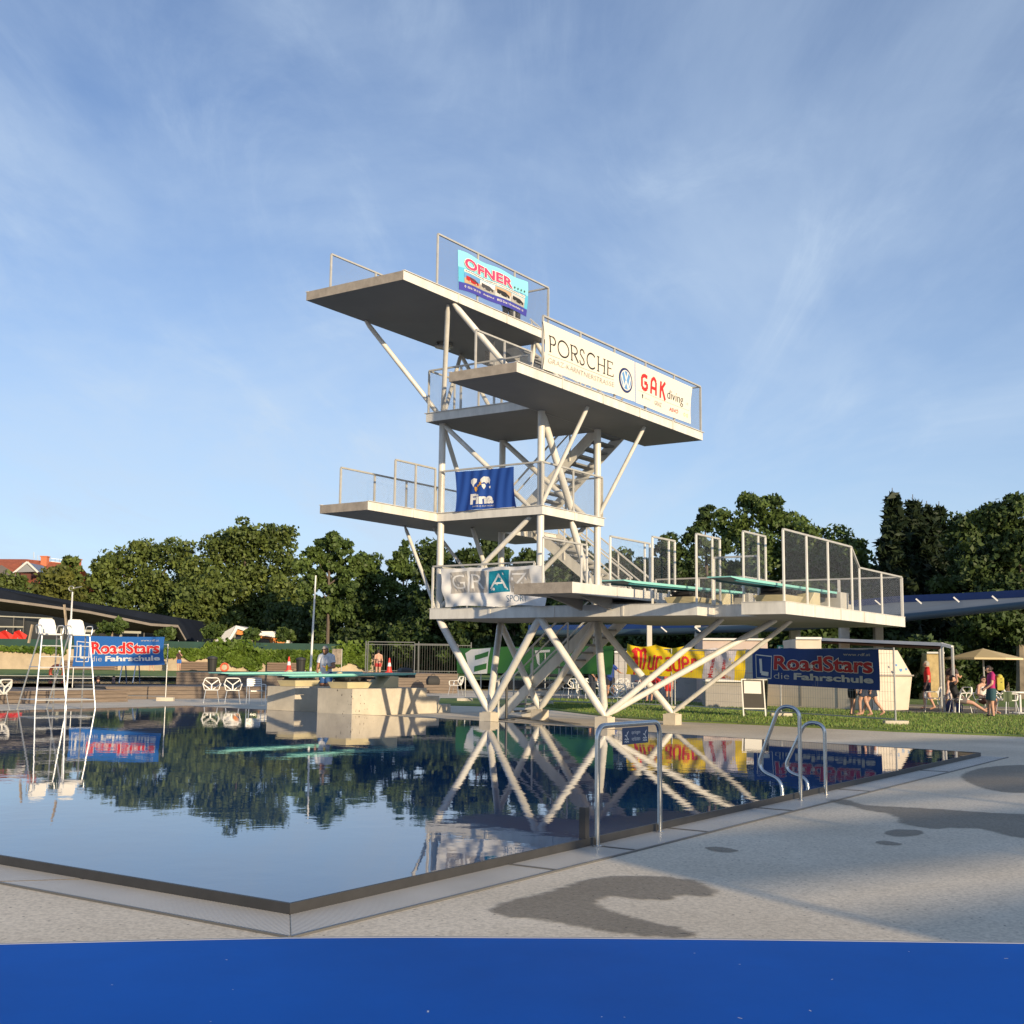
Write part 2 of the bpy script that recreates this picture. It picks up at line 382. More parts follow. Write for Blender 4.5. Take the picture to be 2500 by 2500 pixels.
def grate_run(ab0, ab1, ab2, ab3, ori):
    """trapezium strip; local x runs along the pool edge"""
    root = bpy.data.objects.new('gutter_grating', bpy.data.meshes.new('gutter_grating')); COL.objects.link(root)
    rz = TH if ori == 'B' else TH+math.pi/2
    M = Matrix.Translation(T(ab0[0], ab0[1], G+.004)) @ Matrix.Rotation(rz, 4, 'Z'); root.matrix_basis = M
    inv = M.inverted(); vs = [inv @ T(a, b, G+.004) for a, b in (ab0, ab1, ab2, ab3)]
    root.data.from_pydata([tuple(v) for v in vs], [], [(0, 1, 2, 3)]); root.data.materials.append(GRT)
    if root.data.polygons[0].normal.z < 0: root.data.flip_normals()
    return root
e = .016; a0, b0 = -10.35-e, -18.55-e; g = .006
tag(grate_run((a0, b0+g), (a0, -2.6), (a0-gw, -2.6), (a0-gw, b0-gw+g), 'B'), 'ribbed steel gutter grating along the ladder side of the pool', kind='structure')
sA = -8.55
tag(grate_run((a0+g, b0), (sA, b0), (sA+.35, b0-gw), (a0-gw+g, b0-gw), 'A'), 'short mitred corner piece of gutter grating at the near pool corner', kind='structure')
tag(grate_run((sA+.03, b0), (13.6, b0), (13.6, b0-gw), (sA+.38, b0-gw), 'A'), 'long ribbed gutter grating running to the left picture edge', kind='structure')
mb = MB()
mb.bar(T(a0-gw-.01, b0-gw, G+.006), T(a0-gw-.01, -2.6, G+.006), .018, .012); mb.bar(T(a0-gw, b0-gw-.01, G+.006), T(13.6, b0-gw-.01, G+.006), .018, .012)
for bb in (-16.4, -15.25, -13.95, -12.0, -9.6, -6.2): mb.bar(T(a0-.01, bb, G+.007), T(a0-gw, bb, G+.007), .02, .008)
tag(mb.build('grating_frame', mat('grey joint steel', (.16, .155, .145), .5, .4)), 'dark steel edging of the gutter grating', kind='structure')
# grass strip and lawns
gE = [at(2600, 1803, G), at(2187, 1787, G), at(1800, 1768, G), at(1650, 1762, G), at(1500, 1752, G), at(1440, 1745, G)]
gR = [at(2700, 1756, G), at(2200, 1742, G), at(1900, 1728, G), at(1700, 1716, G), at(1560, 1709, G)]
poly_sheet('lawn', gE+[at(1300, 1728, G), at(1070, 1722, G), at(1075, 1706, G), at(1300, 1707, G)]+gR[::-1], G+.03, GRASS, 'mown grass strip between pool and path', thick=.06)
PATHM = mat('grey asphalt path', (.17, .16, .15), .85, 0, .2, 3)
poly_sheet('path', gR+[at(1300, 1704, G), at(1300, 1699, G), at(1560, 1701, G), at(1900, 1716, G), at(2200, 1727, G), at(2700, 1742, G)], G+.012, PATHM, 'dark path behind the grass strip')
KERB = mat('pale kerb stone', (.36, .34, .30), .8, 0, .2, 5)
poly_sheet('kerb', [at(2700, 1742, G), at(2200, 1727, G), at(2200, 1722, G), at(2700, 1736, G)], G+.05, KERB, 'pale kerb behind the path', thick=.08)
def fan(x0, x1, y, d0): return [atd(x0, y, d0), atd(x1, y, d0)]
def lv(x, d): p = atd(x, 1600, d); return Vector((p.x, p.y, 0))
poly_sheet('lawn', [at(2740, 1736, G), at(2200, 1722, G), at(1900, 1712, G), at(1560, 1699, G), at(1420, 1696, G), lv(1420, 200), lv(2900, 200)], G+.02, GRASS, 'shaded park lawn under the right hand trees')
LZ = .45
poly_sheet('lawn', [lv(-200, 66), lv(1140, 66), lv(1500, 72), lv(1500, 330), lv(-800, 330)], LZ, GRASS, 'raised sunlit lawn below the ivy wall')

def grass_blades():
    rg = np.random.default_rng(6); A = [at(2560, 1800, G), at(2187, 1786, G), at(1800, 1767, G), at(1500, 1751, G), at(1320, 1727, G)]; B = [at(2560, 1751, G), at(2200, 1741, G), at(1900, 1727, G), at(1560, 1709, G), at(1330, 1708, G)]
    n = 46000; seg = rg.integers(0, 4, n); u = rg.uniform(0, 1, n)[:, None]; w = rg.uniform(0, 1, n)[:, None]; A = np.array(A); B = np.array(B)
    P = (A[seg]*(1-u)+A[seg+1]*u)*(1-w)+(B[seg]*(1-u)+B[seg+1]*u)*w; P[:, 2] = G+.028; h = rg.uniform(.025, .075, n)[:, None]; a = rg.uniform(0, 6.28, n); d = np.stack([np.cos(a), np.sin(a), 0*a], 1)*.012
    tip = P+np.concatenate([rg.normal(0, .02, (n, 2)), h], 1); v = np.stack([P-d, P+d, tip], 1).reshape(-1, 3)
    me = bpy.data.meshes.new('grass'); me.vertices.add(3*n); me.vertices.foreach_set('co', v.ravel().astype(np.float32)); me.loops.add(3*n); me.loops.foreach_set('vertex_index', np.arange(3*n, dtype=np.int32)); me.polygons.add(n); me.polygons.foreach_set('loop_start', np.arange(0, 3*n, 3, dtype=np.int32))
    for m in (mat('grass blade green', (.13, .21, .035), .7, 0, .4, 1.2), mat('grass blade dry', (.24, .26, .08), .8, 0, .3, 2)): me.materials.append(m)
    me.polygons.foreach_set('material_index', (rg.uniform(0, 1, n) > .78).astype(np.int32)); me.update(); me.validate()
    o = bpy.data.objects.new('grass', me); COL.objects.link(o); tag(o, 'short grass blades on the strip beside the pool', kind='stuff')
grass_blades()
# wet patches on the near deck
WET = bpy.data.materials.new('damp concrete'); WET.use_nodes = True
n_ = WET.node_tree.nodes; l_ = WET.node_tree.links; p_ = n_['Principled BSDF']; p_.inputs['Base Color'].default_value = (.10, .082, .055, 1); p_.inputs['Roughness'].default_value = .55
at_ = n_.new('ShaderNodeAttribute'); at_.attribute_name = 'damp'; t_ = n_.new('ShaderNodeTexCoord'); q_ = n_.new('ShaderNodeTexNoise'); q_.inputs['Scale'].default_value = 9; q_.inputs['Detail'].default_value = 8; l_.new(t_.outputs['Object'], q_.inputs['Vector'])
ad_ = n_.new('ShaderNodeMath'); ad_.operation = 'ADD'; l_.new(at_.outputs['Fac'], ad_.inputs[0]); l_.new(q_.outputs[0], ad_.inputs[1])
mp_ = n_.new('ShaderNodeMapRange'); mp_.interpolation_type = 'SMOOTHSTEP'; mp_.inputs[1].default_value = .62; mp_.inputs[2].default_value = 1.15; mp_.inputs[4].default_value = .46; l_.new(ad_.outputs[0], mp_.inputs[0])
tr_ = n_.new('ShaderNodeBsdfTransparent'); mx_ = n_.new('ShaderNodeMixShader'); l_.new(mp_.outputs[0], mx_.inputs[0]); l_.new(tr_.outputs[0], mx_.inputs[1]); l_.new(p_.outputs[0], mx_.inputs[2]); l_.new(mx_.outputs[0], n_['Material Output'].inputs[0])
def blob(pts, m, z, name, label, it=3):
    P = [at(x, y, z) for x, y in pts]
    for _ in range(it):
        Q = []
        for i in range(len(P)):
            a, b = P[i-1], P[i]; Q += [a*.25+b*.75, b*.75+P[(i+1) % len(P)]*.25]
        P = Q
    rr = random.Random(len(pts)); D = []
    for i in range(len(P)):
        a, b = P[i], P[(i+1) % len(P)]; k = max(1, int((b-a).length/.02))
        for j in range(k):
            q = a.lerp(b, j/k)
            nz = math.sin(q.x*41+q.y*23)*.006+math.sin(q.x*97-q.y*71)*.004+rr.uniform(-.004, .004); D.append(q+Vector((nz, nz*.6, 0)))
    # feathered border: outline, and an inner copy moved inwards
    n = len(D); In = []; Ou = []; mn = min(.16, .12*max((p-D[0]).length for p in D))
    for i in range(n):
        d = (D[(i+6) % n]-D[i-6]); d.z = 0; d.normalize(); nn = Vector((-d.y, d.x, 0)); In.append(D[i]+nn*mn*.5); Ou.append(D[i]-nn*mn*.35)
    ar = sum(D[i-1].x*D[i].y-D[i].x*D[i-1].y for i in range(n))
    if ar < 0: In, Ou = [2*D[i]-In[i] for i in range(n)], [2*D[i]-Ou[i] for i in range(n)]
    bm = bmesh.new(); vi = [bm.verts.new(p) for p in In]; vo = [bm.verts.new(p) for p in Ou]
    for i in range(n): bm.faces.new((vi[i-1], vi[i], vo[i], vo[i-1]))
    f_ = bm.faces.new(vi); bmesh.ops.triangulate(bm, faces=[f_])
    for f in bm.faces:
        if f.normal.z < 0: f.normal_flip()
    me = bpy.data.meshes.new(name); bm.to_mesh(me); bm.free(); me.materials.append(m)
    at2 = me.attributes.new('damp', 'FLOAT', 'POINT'); at2.data.foreach_set('value', [1.0]*n+[0.0]*n)
    o = bpy.data.objects.new(name, me); COL.objects.link(o); return tag(o, label, kind='structure')
blob([(1190, 2222), (1260, 2195), (1340, 2178), (1420, 2150), (1480, 2138), (1600, 2138), (1700, 2146), (1755, 2178), (1740, 2190), (1650, 2182), (1648, 2196), (1590, 2198), (1500, 2186), (1460, 2192), (1458, 2212), (1500, 2228), (1560, 2245), (1640, 2260), (1700, 2275), (1690, 2288), (1600, 2286), (1500, 2276), (1400, 2258), (1310, 2240), (1240, 2240)],
     WET, G+.004, 'wet_patch', 'large forked wet patch on the near deck')
blob([(2010, 1955), (2070, 1950), (2100, 1965), (2160, 1968), (2300, 1975), (2420, 1985), (2600, 1990), (2600, 2050), (2480, 2046), (2400, 2022), (2330, 2020), (2270, 2024), (2190, 2008), (2200, 1998), (2170, 1985), (2110, 1978), (2080, 1966)], WET, G+.004, 'wet_patch', 'wide wet patch running to the right edge')
blob([(2150, 2035), (2180, 2023), (2250, 2026), (2258, 2036), (2200, 2044)], WET, G+.004, 'wet_patch', 'small upper puddle stain beside the wide wet patch')
blob([(2130, 2055), (2160, 2051), (2208, 2060), (2190, 2064), (2150, 2062)], WET, G+.004, 'wet_patch', 'small lower puddle stain beside the wide wet patch')
blob([(1710, 2068), (1760, 2066), (1812, 2076), (1780, 2082), (1740, 2078)], WET, G+.004, 'wet_patch', 'thin drying stain near the hoop rail')
blob([(2340, 1890), (2420, 1868), (2600, 1866), (2600, 1930), (2480, 1938), (2400, 1925), (2360, 1908)], WET, G+.004, 'wet_patch', 'faint damp area near the right pool corner')
blob([(1150, 1741), (1250, 1752), (1330, 1764), (1420, 1770), (1420, 1766), (1340, 1757), (1250, 1746)], WET, G+.004, 'wet_patch', 'damp strip beside the tower footings')

# ------------------------------------------------------------------ diving tower (local frame: x = b, y = a)
tower = thing('diving_tower', 'cream steel diving tower with four platform levels and stairs', 'diving tower', O, TH)
def V(a, b, z): return Vector((b, a, z))
def deck(name, a0, a1, b0, b1, zt, t=.21, end=True, label=None, flange=True):
    mb = MB()
    x0, x1, y0, y1, z0 = b0, b1, a0, a1, zt-t
    v = [(x0, y0, z0), (x1, y0, z0), (x1, y1, z0), (x0, y1, z0), (x0, y0, zt), (x1, y0, zt), (x1, y1, zt), (x0, y1, zt)]
    k = 0
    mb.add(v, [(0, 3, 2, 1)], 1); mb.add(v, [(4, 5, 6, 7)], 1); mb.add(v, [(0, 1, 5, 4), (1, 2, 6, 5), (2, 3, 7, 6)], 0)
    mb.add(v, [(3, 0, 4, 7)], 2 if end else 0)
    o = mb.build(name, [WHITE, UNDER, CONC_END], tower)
    if label: o['label'] = label
    f = MB(); d = .035; th = .014
    if flange:
        f.box((x0+(.0 if end else -d), y0-d, zt+.001), (x1+d, y0+.05, zt+th)); f.box((x0+(.0 if end else -d), y1-.05, zt+.001), (x1+d, y1+d, zt+th))
        f.box((x1-.05, y0+.05, zt+.001), (x1+d, y1-.05, zt+th))
        if not end: f.box((x0-d, y0+.05, zt+.001), (x0+.05, y1-.05, zt+th))
    # stiffener plates on the sunny fascia
    nst = max(2, int((x1-x0)/1.55))
    for i in range(1, nst): 
        x = x0+(x1-x0)*i/nst; f.box((x-.012, y0-.03, z0+.004), (x+.012, y0-.001, zt))
    f.build('flange', WHITE, o)
    return o
deck('platform', 1.42, 4.38, -3.52, 2.6, 10, .21, True, 'ten metre platform')
deck('landing', 2.9, 4.37, 2.604, 3.9, 9.997, .20, False, 'stair landing at the top platform')
deck('platform', -1.65, .1, -3.5, 5.4, 7.5, .21, True, 'long seven and a half metre platform')
deck('deck', .104, 3.2, -.36, 2.92, 7.497, .21, False, 'square deck behind the long platform')
deck('platform', 3.0, 4.5, -2.7, 5.6, 5, .20, True, 'five metre platform')
deck('deck', -.12, 2.996, -.1, 2.8, 4.997, .20, False, 'square deck at the five metre level')
# low deck with two springboard bays
ZL = 2.63
lowpoly = [(3.15, -.12), (-4.08, -.12), (-4.08, .75), (-5.08, .75), (-5.08, -.1), (-6.05, -.1), (-6.05, 8.2), (-2.6, 8.2), (-2.6, 5.7), (-.05, 5.7), (-.05, 2.85), (3.15, 2.85)]
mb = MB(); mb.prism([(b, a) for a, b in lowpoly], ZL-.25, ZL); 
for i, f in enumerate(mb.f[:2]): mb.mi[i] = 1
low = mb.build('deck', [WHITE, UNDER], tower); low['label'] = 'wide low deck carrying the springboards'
mb = MB(); lp = [Vector((a, b)) for a, b in lowpoly]
for i in range(len(lp)):
    p, q = lp[i-1], lp[i]; d = (q-p).normalized(); nrm = Vector((d.y, -d.x))
    mid = (p+q)/2+nrm*.02
    mb.bar(V(p.x, p.y, ZL+.008)+V(nrm.x*.012, nrm.y*.012, 0), V(q.x, q.y, ZL+.008)+V(nrm.x*.012, nrm.y*.012, 0), .05, .013)
    n = int((q-p).length/1.5)
    for k in range(1, n):
        c = p.lerp(q, k/n)
        mb.box((c.y-.012, c.x-.012, ZL-.24), (c.y+.012, c.x+.012, ZL)) if False else mb.bar(V(c.x, c.y, ZL-.24), V(c.x, c.y, ZL-.002), .03, .05)
mb.build('flange', WHITE, low)
# three metre platform: box cantilevered over the low deck
deck('platform', -2.35, -.9, -2.4, 1.35, 3.0, .23, True, 'three metre platform', flange=False)
mb = MB(); mb.add([V(-2.33, 1.352, 2.99), V(-2.33, 1.352, 2.66), V(-2.33, 3.0, 2.66), V(-2.33, 2.2, 2.99), V(-.92, 1.352, 2.99), V(-.92, 1.352, 2.66), V(-.92, 3.0, 2.66), V(-.92, 2.2, 2.99)],
                  [(0, 1, 2, 3), (7, 6, 5, 4), (0, 3, 7, 4), (3, 2, 6, 7), (1, 5, 6, 2), (0, 4, 5, 1)])
mb.build('ramp', WHITE, tower)
# tapered girders below the three metre platform
mb = MB()
for a in (-2.0, -1.25):
    mb.add([V(a-.03, -1.6, 2.765), V(a+.03, -1.6, 2.765), V(a+.03, -.2, 2.52), V(a-.03, -.2, 2.52), V(a-.03, -.15, 2.765), V(a+.03, -.15, 2.765)], [(0, 1, 2, 3), (0, 4, 5, 1), (0, 3, 4), (1, 5, 2), (3, 2, 5, 4)])
mb.build('girder', UNDER, tower)
# columns and struts
C1, C2, C3, C4 = (2.98, .04), (.02, .04), (.02, 2.7), (2.98, 2.7)
F = [(1.67, .38), (1.84, 2.9), (-1.5, .44), (-1.76, 3.3)]
def tube_part(name, pts, r, parent=tower, n=14, m=WHITE):
    mb = MB(); mb.tube(pts, r, n); return mb.build(name, m, parent, smooth=True)
for c in (C1, C2, C3, C4):
    tube_part('column', [V(*c, ZL), V(*c, 4.8)], .087); tube_part('column', [V(*c, 5.0), V(*c, 7.29)], .087)
def strut(p, q, r=.06, taper=True):
    p, q = V(*p), V(*q); d = q-p
    return tube_part('strut', [p, p+d*.06, p+d*.94, q] if taper else [p, q], [r*.55, r, r, r*.8] if taper else r)
zf = .16
for c, f in ((C1, F[0]), (C4, F[0]), (C2, F[0]), (C4, F[1]), (C3, F[1]), (C2, F[2]), (C3, F[2]), (C3, F[3])):
    thick = .088 if c in (C1, C2) or f == F[2] else .085
    strut((*f, zf), (*c, ZL-.24), thick)
strut((*F[2], zf), (-3.75, 1.9, ZL-.24), .07); strut((*F[2], zf), (-4.55, 3.1, ZL-.24), .07); strut((*F[3], zf), (-4.75, 3.55, ZL-.24), .055)
# bracing
strut((*C1, ZL), (C2[0]+.35, C2[1]+.1, 4.79), .062); strut((*C4, ZL), (3.0, 1.4, 4.79), .06); strut((0, 1.4, 4.79), (*C3, ZL), .085)
strut((*C4, ZL), (.4, 2.7, 4.79), .065); strut((3.9, .9, 4.79), (2.98, 2.6, ZL), .04)
strut((*C1, 7.29), (.35, .1, 5), .06); strut((*C1, 7.29), (3.0, 1.4, 5), .06); strut((*C2, 7.29), (0, 1.45, 5), .088)
strut((*C4, 7.29), (.3, 2.7, 5), .07)
strut((4.3, -1.5, 9.79), (3.05, .0, 7.5), .06); strut((1.7, -1.5, 9.79), (2.98, .04, 7.5), .06); strut((1.55, -1.5, 9.79), (.15, .1, 7.5), .072)
strut((4.25, 2.45, 9.79), (3.0, .1, 7.5), .055); strut((4.25, 2.45, 9.79), (2.95, 2.7, 7.5), .055); strut((1.75, 2.4, 9.79), (.4, 2.7, 7.5), .06); strut((1.75, 2.4, 9.79), (2.5, 2.75, 7.5), .055)
strut((*C2, 5), (-1.2, .15, 7.29), .05); strut((*C3, 5), (-1.2, 2.95, 7.29), .05)
strut((4.35, .3, 4.8), (3.05, .0, ZL), .045)
# footings
for i, f in enumerate(F):
    mb = MB(); w = .17
    mb.box((f[1]-w, f[0]-w, G-.35), (f[1]+w, f[0]+w, zf-.02)); mb.box((f[1]-.12, f[0]-.12, zf-.02), (f[1]+.12, f[0]+.12, zf))
    mb.build('footing', CONC, tower, bevel=.012)
# railings
def railing(pts, z, h, spacing=1.1, net=True, label=None, posts=None, tall=None, post_w=.055, netmat=None, htop=None):
    """pts in (a,b); one railing = top rail, child posts, child net"""
    hs = htop or [h]*len(pts)
    P = [V(p[0], p[1], z) for p in pts]
    top = [p+Vector((0, 0, hh)) for p, hh in zip(P, hs)]
    mb = MB()
    for i in range(len(P)-1): mb.bar(top[i], top[i+1], .045, .04)
    r = mb.build('railing', RAILM, tower)
    if label: r['label'] = label
    for i in range(len(P)-1):
        ln = (P[i+1]-P[i]).length; n = max(1, round(ln/spacing))
        for k in range(n+1):
            if k == n and i < len(P)-2: continue
            if posts is not None and (i, k) not in posts: pass
            p = P[i].lerp(P[i+1], k/n); t = top[i].lerp(top[i+1], k/n); d = (P[i+1]-P[i]).normalized()
            m = MB(); m.bar(p-Vector((0, 0, .12)), t-Vector((0, 0, .015)), post_w, .03, up=d.cross(Vector((0, 0, 1)))); m.build('post', WHITE if z < 4 else RAILM, r)
        if net:
            m = MB(); a_, b_ = P[i]+Vector((0, 0, .03)), P[i+1]+Vector((0, 0, .03)); m.add([a_, b_, top[i+1], top[i]], [(0, 1, 2, 3)]); m.build('wire_net', netmat or NET, r)
    return r
railing([(1.46, -2.25), (1.46, 2.55), (2.9, 2.55)], 10, 1.25, 1.6, label='near side railing of the top platform')
railing([(4.34, -2.75), (4.34, 3.85)], 10, 1.15, 1.7, label='far side railing of the top platform')
railing([(-1.61, -2.45), (-1.61, 5.36), (.06, 5.36)], 7.5, 1.25, 1.45, label='near railing of the long platform')
railing([(.06, -2.6), (.06, -.36)], 7.5, 1.15, 1.4, label='short railing at the far side of the long platform')
railing([(.15, -.32), (3.16, -.32), (3.16, 2.88), (1.4, 2.88)], 7.5, 1.1, 1.1, label='railing around the square upper deck')
railing([(4.46, -2.05), (4.46, 5.5)], 5, 1.0, 1.25, label='far railing of the five metre platform')
railing([(3.04, -1.7), (3.04, -.14)], 5, 1.12, .8, label='near railing of the five metre platform')
railing([(2.95, -.06), (-.08, -.06), (-.08, 2.76), (1.0, 2.76)], 5, 1.05, 1.4, label='railing around the middle deck')
railing([(3.1, 2.8), (3.1, -.08), (.1, -.08)], ZL, 1.05, 1.5, label='railing of the low deck behind the city banner')
railing([(-.95, -1.35), (-.95, .3), (-.95, .55)], 3.0, 1.08, 1.2, label='far railing of the three metre platform')
railing([(-2.31, -.75), (-2.31, .85), (-2.31, 1.1)], 2.95, 1.15, 1.3, label='near railing of the three metre platform')
railing([(-2.95, .0), (-2.95, .8), (-2.95, 1.1)], ZL, 1.5, .8, label='far screen beside the first springboard')
railing([(-4.04, -.06), (-4.04, .75), (-4.04, 1.15)], ZL, 1.5, .8, label='near screen beside the first springboard')
railing([(-4.06, .79), (-5.1, .79)], ZL, 1.05, 1.1, label='low railing between the springboard bays')
railing([(-5.12, -.06), (-5.12, .75), (-5.12, 1.15)], ZL, 1.5, .8, label='far screen beside the second springboard')
railing([(-6.0, -.05), (-6.0, 2.6), (-6.0, 4.2), (-6.0, 4.75), (-6.0, 8.15), (-2.65, 8.15)], ZL, 1.5, 1.55, label='long stepped screen along the near edge of the low deck', htop=[1.5, 1.5, 1.5, 1.05, 1.05, 1.05], post_w=.07)
railing([(-2.65, 8.15), (-2.65, 5.65), (-.1, 5.65)], ZL, 1.0, 1.3, label='rear railing of the low deck')
# stairs
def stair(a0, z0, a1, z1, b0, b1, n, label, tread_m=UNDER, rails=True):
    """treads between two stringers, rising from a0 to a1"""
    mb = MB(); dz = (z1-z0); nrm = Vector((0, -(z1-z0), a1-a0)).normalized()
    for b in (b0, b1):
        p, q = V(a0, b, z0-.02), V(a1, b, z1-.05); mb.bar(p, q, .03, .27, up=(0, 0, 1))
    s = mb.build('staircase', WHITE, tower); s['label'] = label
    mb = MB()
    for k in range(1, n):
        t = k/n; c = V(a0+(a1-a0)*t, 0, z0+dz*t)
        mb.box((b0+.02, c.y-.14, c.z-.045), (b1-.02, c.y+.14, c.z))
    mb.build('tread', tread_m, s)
    if rails:
        for b in (b0-.02, b1+.02):
            mb = MB(); p, q = V(a0, b, z0+.95), V(a1, b, z1+.95); mb.bar(p, q, .04, .04); mb.bar(p-Vector((0, 0, .3)), q-Vector((0, 0, .3)), .03, .03)
            for t in (.02, .35, .68, .98):
                c = V(a0+(a1-a0)*t, b, z0+dz*t); mb.bar(c-Vector((0, 0, .1)), c+Vector((0, 0, .95)), .04, .03)
            mb.build('handrail', WHITE, s)
            mb = MB(); mb.add([V(a0, b, z0+.12), V(a1, b, z1+.12), q, p], [(0, 1, 2, 3)]); mb.build('wire_net', NET, s)
    return s
stair(3.25, G, .0, ZL, 2.98, 4.25, 14, 'lowest stair flight rising from the deck')
stair(-.1, ZL, 3.0, 5, 4.35, 5.5, 14, 'second stair flight up to the middle deck')
stair(2.95, 5, .1, 7.5, 2.98, 4.2, 14, 'third stair flight up to the long platform')
stair(.12, 7.5, 2.9, 10, 2.66, 3.85, 14, 'top stair flight')

# ------------------------------------------------------------------ springboards
def springboard(name, label, a, b0, b1, z0, z1, zbase, group, bs=.75):
    t = thing(name, label, 'springboard', T(a, b1, zbase), TH, group)
    # local frame: x along b (0 at rear end), y along a, z up from base
    Lb = b1-b0; h0 = z0-zbase; h1 = z1-zbase
    mb = MB(); tk = .05
    n = 14
    for i in range(n):
        u0, u1 = i/n, (i+1)/n
        x0, x1 = -Lb+Lb*u0, -Lb+Lb*u1; q0, q1 = h0+(h1-h0)*u0, h0+(h1-h0)*u1
        k0 = .022 if i == 0 else tk; v = []
        for x, z, k in ((x0, q0, k0), (x1, q1, tk)):
            v += [(x, -.25, z-k), (x, .25, z-k), (x, .25, z), (x, -.25, z)]
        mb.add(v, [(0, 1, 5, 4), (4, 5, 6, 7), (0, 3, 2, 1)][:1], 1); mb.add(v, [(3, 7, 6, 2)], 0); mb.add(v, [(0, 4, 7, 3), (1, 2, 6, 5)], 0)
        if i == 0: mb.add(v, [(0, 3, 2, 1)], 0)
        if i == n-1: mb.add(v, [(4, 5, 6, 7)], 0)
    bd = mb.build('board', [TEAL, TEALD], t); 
    mb = MB()
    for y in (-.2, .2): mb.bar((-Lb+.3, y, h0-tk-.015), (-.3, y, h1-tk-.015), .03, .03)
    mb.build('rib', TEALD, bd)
    hz = min(h0, h1)
    # fulcrum carriage (dark) on a cream boat-shaped base, rear anchor
    xs = bs-b1; zc = hz-.06
    mb = MB(); mb.box((xs+.1, -.27, .17), (xs+.95, .27, .20)); mb.tube([(xs+.5, -.33, zc-.06), (xs+.5, .33, zc-.06)], .055, 10)
    for x in (xs+.2, xs+.5, xs+.85): mb.box((x-.04, -.26, .20), (x+.04, .26, max(.22, zc-.03)))
    mb.box((xs+.05, -.22, zc-.07), (xs+1.3, .22, zc-.005))
    mb.build('fulcrum', BLACK, t)
    mb = MB(); ww = .37
    prof = [(xs-.02, .17), (xs+.06, .0), (xs+.90, .0), (xs+1.0, .17)]
    v = [(x, -ww if z > .1 else -ww+.07, z) for x, z in prof]+[(x, ww if z > .1 else ww-.07, z) for x, z in prof]
    mb.add(v, [(0, 1, 2, 3), (7, 6, 5, 4), (0, 4, 5, 1), (1, 5, 6, 2), (2, 6, 7, 3), (3, 7, 4, 0)])
    mb.build('base', CREAM, t, bevel=.01)
    mb = MB(); xa = xs+1.75
    v = []
    for y in (-.30, .30): v += [(xa-.25, y, 0), (xa+.45, y, 0), (xa+.45, y, h1-.10), (xa+.1, y, h1-.10), (xa-.2, y, .10)]
    mb.add(v, [(0, 1, 2, 3, 4), (9, 8, 7, 6, 5), (0, 5, 6, 1), (1, 6, 7, 2), (2, 7, 8, 3), (3, 8, 9, 4), (4, 9, 5, 0)])
    mb.build('anchor', CREAM, t, bevel=.01)
    if zbase < 1: mb = MB(); mb.tube([(xs+.5, .36, zc-.02), (xs+.5, .42, zc-.02)], .15, 22); mb.build('adjusting_wheel', CREAM, t)
    mb = MB(); mb.box((-.38, -.26, h1-.14), (-.05, .26, h1-.052)); mb.build('hinge', DARKST, t)
    return t
springboard('springboard', 'teal springboard on the low deck, the one nearer the stairs', -3.5, -2.75, 3.2, 2.98, 3.07, ZL, 'springboards mounted on the tower', .2)
springboard('springboard', 'teal springboard at the right end of the low deck', -5.56, -2.25, 3.7, 3.02, 3.05, ZL, 'springboards mounted on the tower', .25)
springboard('springboard', 'low teal springboard on the front concrete block', 7.0, -1.5, 3.9, .97, 1.02, .602, 'low springboards on concrete blocks', .85)
springboard('springboard', 'low teal springboard on the rear concrete block', 9.65, -1.1, 4.6, .99, 1.03, .602, 'low springboards on concrete blocks', 1.6)
for i, (a_, b_) in enumerate(((-3.5, 3.3), (-5.56, 3.8))):
    mb = MB(); mb.box((0, -.3, 0), (.55, .3, .42)); mb.box((.55, -.3, 0), (.8, .3, .16))
    o = thing('step_box', ('pale step box behind the springboard nearer the stairs', 'pale step box behind the right hand springboard')[i], 'step box', T(a_, b_, ZL+.002), TH, 'step boxes on the low deck')
    mb.build('box', mat('pale step paint', (.52, .50, .44), .6, 0, .1, 5), o, bevel=.01)
def block(label, a0, a1, b0, b1, steps):
    t = thing('concrete_block', label, 'concrete block', T((a0+a1)/2, b0, G), TH)
    w = (a1-a0)/2; mb = MB(); mb.box((0, -w, 0), (b1-b0, w, .72)); mb.build('body', CONC, t, bevel=.008)
    x = b1-b0
    for ln, h in steps:
        mb = MB(); mb.box((x+.001, -w, 0), (x+ln, w, h)); mb.build('step', CONC, t, bevel=.008); x += ln
    return t
block('front stained concrete block carrying a low springboard', 6.35, 7.6, .72, 3.9, [(.6, .49), (.55, .24)])
block('rear concrete block half hidden behind the front block', 9.15, 10.25, 1.45, 4.6, [(.6, .49), (.55, .24)])
# dark marks on the front block (dirt with its own shape)
DIRT = mat('dark dirt', (.10, .085, .065), .9, 0, .3, 30)
mb = MB(); rr = random.Random(4)
for k in range(26):
    s = rr.uniform(.005, .018)
    if k % 2: y = 6.352; c = V(6.35-.004, .72+abs(rr.gauss(.12, .3)), rr.uniform(-.1, .56)); vs = [c+Vector((math.cos(t)*s, 0, math.sin(t)*s*rr.uniform(.8, 2))) for t in np.linspace(0, 5.5, 7)]
    else: c = V(6.35+abs(rr.gauss(.15, .16)), .72-.004, rr.uniform(-.1, .58)); vs = [c+Vector((0, math.cos(t)*s, math.sin(t)*s*rr.uniform(.8, 2))) for t in np.linspace(0, 5.5, 7)]
    mb.add([Matrix.Translation(O) @ Matrix.Rotation(TH, 4, 'Z') @ v for v in vs], [tuple(range(7))])
blk = [o for o in bpy.data.objects if o.name.startswith('concrete_block')][0]
mb.build('dirt_spots', DIRT, blk, local=False)

